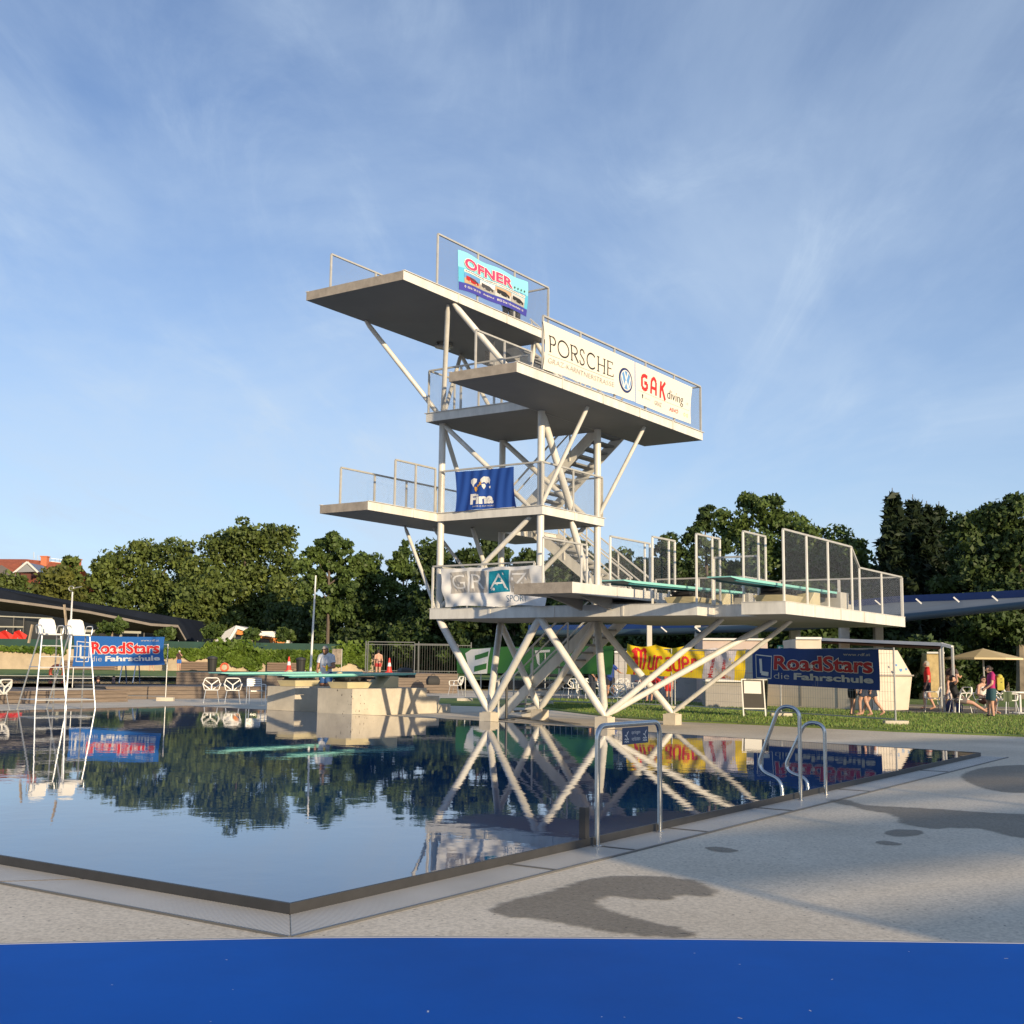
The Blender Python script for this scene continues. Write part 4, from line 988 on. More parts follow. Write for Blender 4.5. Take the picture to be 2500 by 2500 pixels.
def hung(name, label, p, q, c, m, pull=.06, **k):
    P = [vplane(p, q, *xy) for xy in c]; P = [v*(1-pull/v.length)+Vector((0, 0, H))*(pull/v.length) for v in P]
    return Banner(name, label, P[0], P[1], P[2], P[3], m, **k)
def road(B, flip=0.):
    w, h = B.w, B.h
    x0 = w*.035
    B.polys(stroke([(x0, h*.19), (x0+w*.14, h*.22), (x0+w*.14, h*.84), (x0, h*.84), (x0, h*.19)], .03), P_WHITE, 'logo_frame', 1)
    B.polys(stroke([(x0+w*.04, h*.30), (x0+w*.045, h*.70), (x0+w*.115, h*.72)], w*.022), P_WHITE, 'logo_letter', 1)
    tx, tw = w*.20, w*.76
    B.text('RoadStars', tx, h*.19, tw, h*.40, P_RED if not flip else P_DRED, off=.03, outline=P_WHITE, ow=.022, layer=3, olayer=2)
    for q, yy in ((.205, .46), (.315, .46), (.417, .46), (.735, .46)):
        B.polys(star_tris(tx+tw*q-(.012*w), h*yy, h*.085), P_WHITE, 'star', 4)
    B.text('die', tx, h*.665, tw*.16, h*.17, P_LGREY, layer=2, off=-.008); B.text('Fahrschule', tx+tw*.21, h*.66, tw*.79, h*.18, P_WHITE if not flip else P_LGREY, layer=2, off=.035)
    B.text('www.rdf.at', tx+tw*.72, h*.085, tw*.26, h*.075, P_LGREY, layer=2)
BR = hung('banner', 'dark blue driving school banner on the fence at right', fr[0], fr[1], ((1837, 1581), (2146, 1585), (1838, 1668), (2151, 1686)), fmat('driving blue', (.008, .045, .22)),
          wave=lambda u, v: .03*sn(u*8)*(.3+v)+.01*sn(u*27+v*4), edge=lambda u, v: (0, .02*abs(sn(u*9.4))*(1-v)))
road(BR, 1)
fl = [atd(404, 1705, 44.7), atd(175, 1705, 47)]
fl = [Vector((p.x, p.y, G)) for p in fl]
site_fence('site fence behind the left hand blue banner', fl, 2.0, net=False)
BL = hung('banner', 'bright blue driving school banner at left behind the high chairs', fl[0], fl[1], ((180, 1551), (402, 1555), (178, 1628), (401, 1624)), fmat('bright blue', (.02, .13, .42)),
          wave=lambda u, v: .05*sn(u*5+1)*v+.02*sn(u*17)*v, edge=lambda u, v: (.015*sn(v*3.1)*(1-2*u), .03*sn(u*3.14)*(1-v)*.6-.02*abs(2*u-1)**6*v))
road(BL)
# --- yellow beer banner
BY = hung('banner', 'yellow brewery banner with red blackletter name, sagging in folds', fm[0], fm[1], ((1532, 1571), (1822, 1584), (1528, 1646), (1815, 1662)), P_YEL,
          wave=lambda u, v: .07*sn(u*31)*(1-v)*.5+.05*sn(u*13+v*6)+.03*sn(u*47-v*8)*(1-v), edge=lambda u, v: (0, .09*abs(sn(u*12.6))*(1-v)), nx=120)
w, h = BY.w, BY.h
BY.rect(w*.67, -.0, w*.92, h, fmat('pale lilac', (.50, .46, .48)), 'pale_panel', 1)
def bl(ox, pw_, oy, hh):   # pair of condensed pointed strokes
    return stroke([(ox, oy+hh*.06), (ox, oy+hh*.94)], pw_)
M_ = []; gx = w*.09
st = .062*w/ (w)*w
for i in range(3): M_ += stroke([(gx+i*w*.033, h*.14), (gx+i*w*.033, h*.80)], w*.019)
M_ += stroke([(gx-w*.03, h*.22), (gx, h*.06), (gx+w*.035, h*.16), (gx+w*.07, h*.06), (gx+w*.075, h*.20)], w*.02)+stroke([(gx-w*.012, h*.16), (gx-w*.012, h*1.0)], w*.016)+stroke([(gx-w*.035, h*.42), (gx+w*.01, h*.36)], w*.016)
def gl(kind, ox):
    X = lambda a: ox+a*w*.058; Y = lambda b: h*(.34+b*.46); t_ = w*.0185
    if kind == 'u': return stroke([(X(0), Y(0)), (X(0), Y(.85)), (X(.45), Y(1)), (X(.8), Y(.85))], t_)+stroke([(X(.8), Y(-.02)), (X(.8), Y(1.02))], t_)
    if kind == 'r': return stroke([(X(0), Y(0)), (X(0), Y(1))], t_)+stroke([(X(0), Y(.18)), (X(.4), Y(-.02)), (X(.65), Y(.2))], t_)
    if kind == 'a': return stroke([(X(0), Y(.1)), (X(.4), Y(-.03)), (X(.8), Y(.1)), (X(.8), Y(1.02))], t_)+stroke([(X(.8), Y(.45)), (X(.1), Y(.6)), (X(.1), Y(.9)), (X(.5), Y(1)), (X(.8), Y(.85))], t_)
    if kind == 'e': return stroke([(X(0), Y(.55)), (X(.75), Y(.4)), (X(.7), Y(.1)), (X(.3), Y(-.02)), (X(0), Y(.2)), (X(0), Y(.85)), (X(.35), Y(1)), (X(.75), Y(.9))], t_)
for i, k in enumerate('uraer'.replace('ae', 'aue')): M_ += gl(k, w*.20+i*w*.073)
BY.polys(M_, P_RED, 'lettering', 1); BY.text('BIER', w*.22, h*.87, w*.10, h*.07, P_DK, layer=1)
for x_ in (.715, .815): BY.text('Murauer', w*x_, h*.30, h*.66, w*.038, P_DRED, rot=1, layer=2, off=.02)
BY.polys(stroke([(w*.70, h*.45), (w*.80, h*.80), (w*.90, h*.95)], h*.09), P_SAND, 'brush_sweep', 1)
# --- green banner
BG = hung('banner', 'green banner with white striped emblem behind the tower legs', fm[1], fm[2], ((1118, 1582), (1500, 1576), (1115, 1644), (1490, 1646)), P_GREEN,
          wave=lambda u, v: .06*sn(u*10)*v+.03*sn(u*27+v*4), edge=lambda u, v: (0, .02*sn(u*14)))
w, h = BG.w, BG.h
BG.poly([(w*.06, h*.20), (w*.10, h*.04), (w*.20, h*.02), (w*.235, h*.02), (w*.225, h*1.0), (w*.13, h*1.0), (w*.08, h*.7)], P_WHITE, 'white_field', 1)
BG.polys([[(w*.125, h*.28), (w*.225, h*.14), (w*.225, h*.34), (w*.13, h*.46)], [(w*.135, h*.70), (w*.222, h*.60), (w*.22, h*.82), (w*.14, h*.92)]], P_GREEN, 'green_stripe', 2)
BG.polys([[(w*.53, h*.12), (w*.62, h*.10), (w*.62, h*.19), (w*.555, h*.20), (w*.56, h*.62), (w*.575, h*.75), (w*.545, h*.60)]], P_WHITE, 'white_mark', 1)

# ------------------------------------------------------------------ terraces, second pool, walls at left
def wall_box(name, label, cat, pts, z0, z1, m, depth=.3, kind=None, group=None, parent=None):
    """straight wall between two ground points, thickness going away from the camera"""
    p, q = pts; d = (q-p); d.z = 0; d.normalize(); n = Vector((-d.y, d.x, 0))
    if n.y < 0: n = -n
    mb = MB(); v = []
    for z in (z0, z1):
        for c in (p, q, q+n*depth, p+n*depth): v.append((c.x, c.y, z))
    mb.add(v, [(0, 3, 2, 1), (4, 5, 6, 7), (0, 1, 5, 4), (1, 2, 6, 5), (2, 3, 7, 6), (3, 0, 4, 7)])
    o = mb.build(name, m, parent); 
    if not parent: tag(o, label, cat, group, kind)
    return o
def gd(x, y, z=G): return at(x, y, z)
def terrace(label, p, q, z, depth, m=WOOD, boards=True):
    d = (q-p); d.z = 0; L_ = d.length; rz = math.atan2(d.y, d.x)
    t = thing('wooden_terrace', label, 'terrace', (p.x, p.y, G), rz)
    hh = z-G; n = max(1, round(hh/.14)); 
    mb = MB()
    for k in range(n): mb.box((0, 0, k*hh/n+.006), (L_, .06, (k+1)*hh/n-.006))
    mb.build('front_boards', m, t)
    mb = MB(); mb.box((.02, .07, .0), (L_-.02, depth, hh-.045)); mb.build('frame', DARKST, t)
    mb = MB(); k = int(depth/.25); k = min(k, 60)
    for i in range(k): mb.box((-.04, -.03+i*depth/k, hh-.04), (L_+.04, -.03+(i+1)*depth/k-.012, hh))
    mb.build('deck_boards', m, t); return t
terrace('low sunlit wooden terrace behind the high chairs', gd(-150, 1722), gd(312, 1713), .28, 5.0)
terrace('dark stepped wooden terrace behind the left chairs', gd(258, 1707), gd(700, 1704), .33, 4.0)
W2 = .30
poly_sheet('pool_water', [at(-300, 1668, W2), at(470, 1669, W2), lv(440, 66.5)+Vector((0, 0, W2)), lv(-400, 66.5)+Vector((0, 0, W2))], W2, WM2, 'water of the second pool behind the terraces')
terrace('upper dark wooden terrace left of the concrete blocks', lv(433, 55), lv(700, 55), .80, 6)
terrace('long weathered wooden terrace behind the springboards', lv(690, 58), lv(1118, 59.5), .82, 7)
tag(wall_box('pool_edge', 'pale edge of the second pool', None, (lv(-300, 66.5), lv(440, 66.5)), .1, .47, mat('pale pool edge', (.42, .40, .36), .8, 0, .1, 4), .5), kind='structure')
SAND = mat('sandy retaining wall', (.46, .37, .26), .9, 0, .3, .5, .4, 4)
wp, wq = lv(-250, 112), lv(912, 112)
wall = thing('retaining_wall', 'long sandy retaining wall with creeping ivy', 'retaining wall', (wp.x, wp.y, LZ), math.atan2((wq-wp).y, (wq-wp).x))
WL = (wq-wp).length
mb = MB(); mb.box((0, 0, -.5), (WL, .8, 1.75)); mb.build('wall', SAND, wall)
GB = mat('dark green screen fabric', (.012, .05, .038), .8, 0, .2, 2)
scr = thing('fence', 'dark green screening fence on top of the sandy wall', 'fence', (wp.x, wp.y, LZ+1.75), math.atan2((wq-wp).y, (wq-wp).x))
mb = MB(); mb.box((0, .35, 0), (WL, .38, .80)); mb.build('screen', GB, scr)
for k in range(24):
    mb = MB(); mb.tube([(WL*(k+.5)/24, .42, 0), (WL*(k+.5)/24, .42, .9)], .035, 6); mb.build('post', GALV, scr)

# ------------------------------------------------------------------ foliage
def leaf_mesh(name, pos, size, mats, parent=None, nrm=None, seed=0, aspect=1.5, up=.0, local_loc=None):
    rg = np.random.default_rng(seed); n = len(pos)
    d = rg.normal(size=(n, 3)); 
    if nrm is not None: d = d*.75+nrm*1.1
    d[:, 2] += up
    d /= np.linalg.norm(d, axis=1)[:, None]; t = rg.normal(size=(n, 3)); x = np.cross(d, t); x /= np.linalg.norm(x, axis=1)[:, None]; y = np.cross(d, x)
    s = size*rg.uniform(.6, 1.35, n)[:, None]; x *= s*.5*aspect; y *= s*.5
    bend = d*s*.15
    v = np.stack([pos-x, pos-y*.9-bend, pos+x, pos+y*.9-bend], 1).reshape(-1, 3)
    me = bpy.data.meshes.new(name); me.vertices.add(4*n); me.vertices.foreach_set('co', v.ravel().astype(np.float32))
    me.loops.add(4*n); me.loops.foreach_set('vertex_index', np.arange(4*n, dtype=np.int32)); me.polygons.add(n); me.polygons.foreach_set('loop_start', np.arange(0, 4*n, 4, dtype=np.int32))
    if not isinstance(mats, (list, tuple)): mats = [mats]
    for m in mats: me.materials.append(m)
    if len(mats) > 1: me.polygons.foreach_set('material_index', rg.integers(0, len(mats), n).astype(np.int32))
    me.update(); me.validate(); o = bpy.data.objects.new(name, me); COL.objects.link(o)
    if parent is not None: o.parent = parent
    return o
def leafmat(name, c, trans=.25):
    m = bpy.data.materials.new(name); m.use_nodes = True; n = m.node_tree.nodes; l = m.node_tree.links; p = n['Principled BSDF']
    p.inputs['Roughness'].default_value = .55; p.inputs['Specular IOR Level'].default_value = .3
    t = n.new('ShaderNodeTexCoord'); z = n.new('ShaderNodeTexNoise'); z.inputs['Scale'].default_value = .55; z.inputs['Detail'].default_value = 5; l.new(t.outputs['Object'], z.inputs['Vector'])
    r = n.new('ShaderNodeValToRGB'); e = r.color_ramp.elements; e[0].position = .32; e[1].position = .68
    e[0].color = (c[0]*.55, c[1]*.6, c[2]*.6, 1); e[1].color = (c[0]*1.25, c[1]*1.15, c[2]*.95, 1); l.new(z.outputs[0], r.inputs[0]); l.new(r.outputs[0], p.inputs['Base Color'])
    tr = n.new('ShaderNodeBsdfTranslucent'); l.new(r.outputs[0], tr.inputs['Color']); mx = n.new('ShaderNodeMixShader'); mx.inputs[0].default_value = trans
    l.new(p.outputs[0], mx.inputs[1]); l.new(tr.outputs[0], mx.inputs[2]); l.new(mx.outputs[0], n['Material Output'].inputs[0]); MATS[name] = m; return m
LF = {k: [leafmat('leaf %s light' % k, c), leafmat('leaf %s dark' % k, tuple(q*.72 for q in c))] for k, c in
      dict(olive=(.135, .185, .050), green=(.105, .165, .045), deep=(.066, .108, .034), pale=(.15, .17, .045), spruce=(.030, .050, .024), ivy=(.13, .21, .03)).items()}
BARK = mat('grey brown bark', (.13, .10, .075), .9, 0, .35, 3, .6, 9, stretch=(1, 1, .2)); BARKL = mat('pale plane bark', (.27, .22, .16), .85, 0, .4, 2, .3, 6)
def crown_pts(rg, n, lobes, shell=.62):
    """leaf positions on lumpy clumps; lobes: (cx,cy,cz,rx,ry,rz)"""
    w = np.array([l_[3]*l_[5]+l_[3]*l_[4] for l_ in lobes]); w /= w.sum(); cnt = rg.multinomial(n, w); P = []; Nn = []
    for (cx, cy, cz, rx, ry, rz), c in zip(lobes, cnt):
        # sub-clumps on the lobe
        k = max(12, int(15*max(rx, rz)/1.3)); k = min(k, 60)
        u = rg.normal(size=(k, 3)); u /= np.linalg.norm(u, axis=1)[:, None]; rad = rg.uniform(.12, 1.0, k)[:, None]**.55
        cc = u*rad*np.array([rx, ry, rz])*.82+np.array([cx, cy, cz]); idx = rg.integers(0, k, c)
        cr = rg.uniform(.26, .46, k)*min(rx, rz)
        d = rg.normal(size=(c, 3)); d /= np.linalg.norm(d, axis=1)[:, None]
        r_ = cr[idx][:, None]*(rg.uniform(shell, 1.12, c)[:, None]); P.append(cc[idx]+d*r_*np.array([1.15, 1.15, .8])); Nn.append(d)
    return np.concatenate(P), np.concatenate(Nn)
TREES = []
def tree(label, x, ytop, wpx, dist, zg, kind, n=5000, leaf=.42, base=.22, seed=1, name='broadleaf_tree', trunk=True, lob=None, trunk_h=None, group='park trees behind the pools', bark=None, xt=None, tr=None, air=1.):
    rg = np.random.default_rng(seed); rr = random.Random(seed)
    p = atd(x, ytop, dist); zt = p.z; hgt = zt-zg; wid = wpx*dist/FPX*(1.32 if air >= 1 else 1.05); n = int(n*2.4); leaf *= .74; loc = Vector((p.x, p.y, zg))
    t = thing(name, label, 'tree', loc, 0, group)
    z0 = hgt*base; ch = hgt-z0; lobes = []
    if lob is None:
        m = 9+rr.randint(0, 4)
        for i in range(m):
            f = (i+.5)/m; zz = z0+ch*(.12+.74*f); prof = math.sin(math.pi*(.18+.68*f))**.7; a = rr.uniform(0, 6.28); rd = wid*.5*prof*rr.uniform(.25, .62)
            s_ = wid*.5*rr.uniform(.46, .66)*(.75+.35*prof)*(1.1-.35*f); lobes.append((rd*math.cos(a), rd*math.sin(a)*.8, zz, s_, s_*.9, max(min(s_*.8, ch*.28), ch*.13)))
        lobes.append((rr.uniform(-.1, .1)*wid, 0, z0+ch*.80, wid*.24, wid*.24, ch*.20))
    else:
        for (u, f, s_) in lob: lobes.append((u*wid*.5, rr.uniform(-.3, .3)*wid*.3, min(z0+ch*f, hgt-max(s_*wid*.42, ch*.11)*.95), s_*wid*.5, s_*wid*.45, max(s_*wid*.42, ch*.11)))
    P, Nn = crown_pts(rg, n, lobes)
    leaf_mesh('crown', P, leaf, LF[kind], t, Nn, seed)
    if trunk:
        mb = MB(); r0 = tr or max(.14, hgt*.022); th = trunk_h or hgt*.62; pts = []
        for i in range(7): f = i/6; pts.append((math.sin(f*2+seed)*.15*f, math.cos(f*3+seed)*.1*f, th*f))
        mb.tube(pts, [r0*(1.25 if i == 0 else 1-.72*i/6) for i in range(7)], 8)
        for k, lb in enumerate(lobes[::2][:7]):
            f0 = min(.95, max(.3, (lb[2]-lb[5])/th*.85)); s0 = Vector((math.sin(f0*2+seed)*.15*f0, 0, th*f0)); e0 = Vector(lb[:3]); mid = s0.lerp(e0, .55)+Vector((0, 0, -.05*hgt*.3)); mb.tube([s0, mid, e0], [r0*.42, r0*.26, r0*.08], 6)
        mb.build('trunk', bark or BARK, t, smooth=True)
    return t
def spruce(label, x, ytop, wpx, dist, zg, seed, n=5200):
    rg = np.random.default_rng(seed); p = atd(x, ytop, dist); hgt = p.z-zg; wid = wpx*dist/FPX; t = thing('spruce_tree', label, 'spruce', (p.x, p.y, zg), 0, 'dark spruces behind the canopy')
    P = []; Nn = []; layers = 26
    mbt = MB(); mbt.tube([(0, 0, 0), (0, 0, hgt*.5), (0, 0, hgt*.99)], [hgt*.02, hgt*.012, .02], 8)
    for i in range(layers):
        f = i/layers; z = hgt*(.06+.92*f); r = wid*.5*(1-f)**.8*rg.uniform(.8, 1.12)+.08; nb = int(5+7*(1-f)); a0 = rg.uniform(0, 6.28)
        for k in range(nb):
            a = a0+k*6.283/nb+rg.uniform(-.25, .25); rr_ = r*rg.uniform(.72, 1.1); m = max(6, int(n/layers/nb*(.4+rr_/wid*2.4))); s = rg.uniform(.12, 1, m)**.7
            q = np.stack([np.cos(a)*s*rr_, np.sin(a)*s*rr_, z-.22*rr_*s+.10*rr_*s*s*1.2+rg.normal(0, .07, m)-rg.uniform(0, .25, m)*s], 1); q[:, :2] += rg.normal(0, .10, (m, 2))*(.4+s[:, None]); P.append(q)
            Nn.append(np.tile([np.cos(a)*.3, np.sin(a)*.3, .6], (m, 1)))
            mbt.tube([(0, 0, z), (math.cos(a)*rr_*.8, math.sin(a)*rr_*.8, z-.14*rr_)], [.03, .01], 4, cap=False)
    leaf_mesh('crown', np.concatenate(P), .30, LF['spruce'], t, np.concatenate(Nn), seed, aspect=2.6); mbt.build('trunk', BARK, t); return t
# left row, from the house to the tower
tree('low olive tree in front of the red roof at the left picture edge', 20, 1392, 120, 145, LZ, 'olive', 3200, .5, .1, 11)
tree('pale loose tree beside the red roof', 150, 1372, 150, 148, LZ, 'pale', 4200, .5, .1, 31)
tree('light olive tree with two humps right of the red roof', 205, 1345, 130, 150, LZ, 'olive', 4200, .5, .1, 12, lob=[(-.5, .7, .5), (.45, .72, .45), (0, .5, .6), (-.5, .35, .55), (.5, .3, .6), (-.3, .86, .34), (.5, .84, .3)])
tree('wide round crowned tree above the sloping roof end', 368, 1306, 205, 150, LZ, 'olive', 6200, .5, .12, 13, lob=[(-.55, .72, .42), (-.1, .82, .40), (.45, .83, .42), (.0, .55, .62), (-.55, .42, .5), (.6, .5, .5), (.2, .25, .6), (-.4, .2, .5)])
tree('bushy olive tree left of the biggest crown', 520, 1385, 170, 142, LZ, 'olive', 5200, .48, .05, 16)
tree('tallest broad crown of the left hand row', 608, 1265, 235, 146, LZ, 'olive', 8600, .5, .14, 14, lob=[(-.05, .88, .38), (.42, .82, .38), (-.45, .74, .42), (.0, .66, .55), (.66, .62, .36), (-.66, .52, .45), (.1, .42, .62), (.6, .34, .5), (-.5, .25, .55), (.2, .15, .55)])
tree('lower tree between the tallest crown and the flagpole', 712, 1395, 130, 138, LZ, 'olive', 4200, .45, .05, 17)
tree('airy tree with a tall bare pale trunk behind the flagpole', 808, 1296, 170, 118, LZ, 'green', 5200, .40, .38, 15, trunk_h=13.0, tr=.20, air=.5, lob=[(-.15, .86, .34), (.1, .92, .26), (-.42, .74, .34), (.35, .80, .32), (.66, .66, .30), (-.66, .58, .30), (0, .66, .42), (.4, .5, .4), (-.35, .45, .42), (.1, .34, .44), (-.6, .3, .34), (.62, .32, .36), (-.1, .12, .42), (.4, .08, .36)])
tree('green tree right of the airy tree', 905, 1330, 120, 125, LZ, 'green', 4600, .42, .05, 18)
tree('pointed tree left of the tower', 985, 1320, 105, 122, LZ, 'green', 4600, .42, .05, 19, lob=[(0, .92, .34), (-.15, .80, .46), (.2, .74, .5), (-.35, .62, .5), (.38, .55, .52), (0, .45, .66), (-.5, .32, .55), (.5, .28, .55), (0, .12, .6)])
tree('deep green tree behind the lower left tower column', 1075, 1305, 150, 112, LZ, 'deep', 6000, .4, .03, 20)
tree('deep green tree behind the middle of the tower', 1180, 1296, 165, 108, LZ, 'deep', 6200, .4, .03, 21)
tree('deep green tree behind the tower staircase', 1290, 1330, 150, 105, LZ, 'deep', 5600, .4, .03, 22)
tree('shaded tree seen between stairs and springboards', 1405, 1300, 140, 98, G, 'deep', 5600, .36, .05, 23)
tree('round tree behind the first springboard screen', 1500, 1322, 130, 92, G, 'green', 5200, .33, .05, 24)
tree('small crowned tree left of the dark yew', 1590, 1336, 130, 90, G, 'green', 5200, .33, .05, 25)
# dark understorey of the left side
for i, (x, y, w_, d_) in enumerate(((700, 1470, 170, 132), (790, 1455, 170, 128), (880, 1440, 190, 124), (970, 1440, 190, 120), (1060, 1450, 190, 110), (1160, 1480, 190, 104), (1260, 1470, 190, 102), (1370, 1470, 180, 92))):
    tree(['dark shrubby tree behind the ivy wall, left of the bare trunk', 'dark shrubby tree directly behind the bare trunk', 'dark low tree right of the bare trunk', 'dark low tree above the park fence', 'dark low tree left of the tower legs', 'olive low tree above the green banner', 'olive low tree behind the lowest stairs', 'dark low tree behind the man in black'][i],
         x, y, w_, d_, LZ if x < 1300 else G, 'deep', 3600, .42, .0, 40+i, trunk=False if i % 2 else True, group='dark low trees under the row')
# right side
tree('dark yew like tree behind the springboards', 1722, 1212, 150, 78, G, 'deep', 8200, .26, .0, 26, lob=[(0, .9, .26), (-.2, .76, .34), (.3, .72, .34), (-.4, .58, .4), (.2, .5, .5), (-.5, .36, .5), (.5, .34, .5), (0, .2, .6), (-.5, .1, .5), (.5, .1, .5)])
tree('tallest round crown on the right, behind the second springboard', 1862, 1188, 255, 82, G, 'green', 12500, .30, .03, 27, lob=[(-.05, .88, .38), (.35, .80, .36), (-.4, .80, .34), (0, .62, .55), (.66, .56, .40), (-.66, .58, .38), (-.2, .38, .6), (.5, .34, .55), (-.6, .25, .5), (.1, .15, .6), (.6, .12, .5)])
tree('lower green shoulder tree left of the spruces', 2035, 1272, 190, 80, G, 'green', 8200, .29, .03, 28)
tree('dark tree under the springboard deck at right', 1960, 1400, 200, 70, G, 'deep', 5200, .28, .0, 29)
tree('broad crown shoulder just right of the tallest round crown', 1975, 1252, 150, 81, G, 'green', 6500, .29, .03, 71)
tree('low crown between the green shoulder and the spruces', 2095, 1318, 130, 79, G, 'green', 5500, .29, .03, 72)
tree('crown left of the yew, above the first screen', 1640, 1288, 120, 84, G, 'deep', 5500, .29, .03, 73)
spruce('tallest spruce with a ragged tip', 2178, 1186, 190, 74, G, 51)
spruce('second spruce leaning on the tallest one', 2228, 1202, 170, 76, G, 52)
spruce('third spruce with a blunt tip', 2262, 1218, 150, 77, G, 53, 4200)
spruce('thin spired spruce farthest right', 2292, 1219, 150, 79, G, 54, 4200)
tree('dark round tree right of the spruces', 2378, 1210, 170, 72, G, 'deep', 9500, .27, .03, 55)
tree('big dark tree at the right picture edge', 2478, 1200, 200, 66, G, 'deep', 11500, .26, .22, 56, trunk_h=7, tr=.34, bark=BARKL)
tree('dark tree just outside the right edge', 2590, 1230, 200, 70, G, 'deep', 5200, .3, .1, 57)
for i, (x, y, w_, d_) in enumerate(((1500, 1480, 190, 86), (1640, 1440, 220, 84), (1790, 1440, 220, 84), (2080, 1440, 200, 72), (2200, 1450, 220, 80), (2330, 1440, 220, 82), (2450, 1450, 220, 84), (2560, 1450, 220, 84), (2250, 1560, 160, 62))):
    tree(['dark low tree behind the tables', 'dark low tree behind the yellow banner', 'dark low tree behind the canopy posts', 'dark low tree under the canopy end', 'dark low tree behind the awning', 'dark low tree behind the walking person in red', 'dark low tree behind the parasol', 'dark low tree at the far right edge', 'olive bush beside the kiosk'][i],
         x, y, w_, d_, G, 'deep', 5200, .36, .0, 60+i, trunk=(i % 2 == 0), group='dark low trees on the right')
# far wooded backdrop
rg = np.random.default_rng(9); lob = []
for k in range(90):
    x = -900+k*45; d_ = 215+30*math.sin(k); p = atd(x, 1600, d_); hh = rg.uniform(9, 13); lob.append((p.x, p.y, hh*.35, 8, 6, hh*.55))
P, Nn = crown_pts(rg, 26000, lob); o = leaf_mesh('far_wood', P, 1.1, LF['deep'], None, Nn, 5); tag(o, 'far dark wood closing the view behind the park trees', kind='stuff')
# ivy on the wall
def ivy():
    rg = np.random.default_rng(2); P = []
    spans = [(405, 500, .55, .5), (520, 640, 1.0, 1.0), (640, 705, .7, .8), (700, 790, 1.0, 1.0), (790, 905, 1.0, .9), (470, 520, .35, .4), (-100, 160, .12, .3)]
    for x0, x1, cov, drop in spans:
        a = vplane(wp, wq, x0, 1600); b = vplane(wp, wq, x1, 1600); n = int(1900*cov*(x1-x0)/110)
        u = rg.uniform(0, 1, n); pr = np.abs(np.sin(u*7.1+x0))*.35+.65*np.abs(np.sin(u*3.3+x0*.3)); z = 1.85-rg.uniform(0, 1, n)**1.1*1.8*drop*(.35+.65*pr)
        P.append(np.stack([a.x+(b.x-a.x)*u, a.y+(b.y-a.y)*u-rg.uniform(0.02, .4, n), LZ+z], 1))
    for x in (250+300, 570+10, 585, 905-10, 530, 845): 
        c = vplane(wp, wq, x, 1600); n = 120; P.append(np.stack([c.x+rg.normal(0, .7, n), c.y-rg.uniform(0, .4, n), LZ+1.9+rg.uniform(0, 1.1, n)*rg.uniform(0, 1, n)], 1))
    P = np.concatenate(P); inv = wall.matrix_basis.inverted(); P = np.array([tuple(inv @ Vector(p)) for p in P])
    leaf_mesh('ivy', P, .30, LF['ivy'], wall, np.tile([0, -1, .3], (len(P), 1)), 3)
ivy()
# clipped umbrella trees on the terrace above the wall
ub = (('flat topped clipped tree by the dark roof', 275, 1505, 78, 1550), ('flat topped clipped tree beside the roof end', 402, 1528, 55, 1560), ('flat topped clipped tree left of the orange pavilion', 525, 1520, 58, 1560), ('flat topped clipped tree in front of the orange pavilion', 615, 1530, 45, 1562), ('flat topped clipped tree right of the orange pavilion', 697, 1530, 52, 1562), ('small loose bush tree beside the flagpole', 774, 1536, 42, 1562))
for i, (lb, x, yt, w_, yb) in enumerate(ub):
    p = atd(x, yt, 122); zb = LZ+1.0; t = thing('clipped_tree', lb, 'clipped tree', (p.x, p.y, zb), 0, 'clipped umbrella trees'); hh = p.z-zb; wd = w_*122/FPX/2
    rg = np.random.default_rng(80+i); P, Nn = crown_pts(rg, 1100, [(0, 0, hh*.78, wd, wd, hh*.24), (-wd*.4, 0, hh*.72, wd*.6, wd*.6, hh*.2), (wd*.4, 0, hh*.74, wd*.6, wd*.6, hh*.2)])
    leaf_mesh('crown', P, .30, LF['green'], t, Nn, 80+i); mb = MB(); mb.tube([(0, 0, 0), (.05, 0, hh*.7)], .1, 7); mb.build('trunk', BARKL, t)

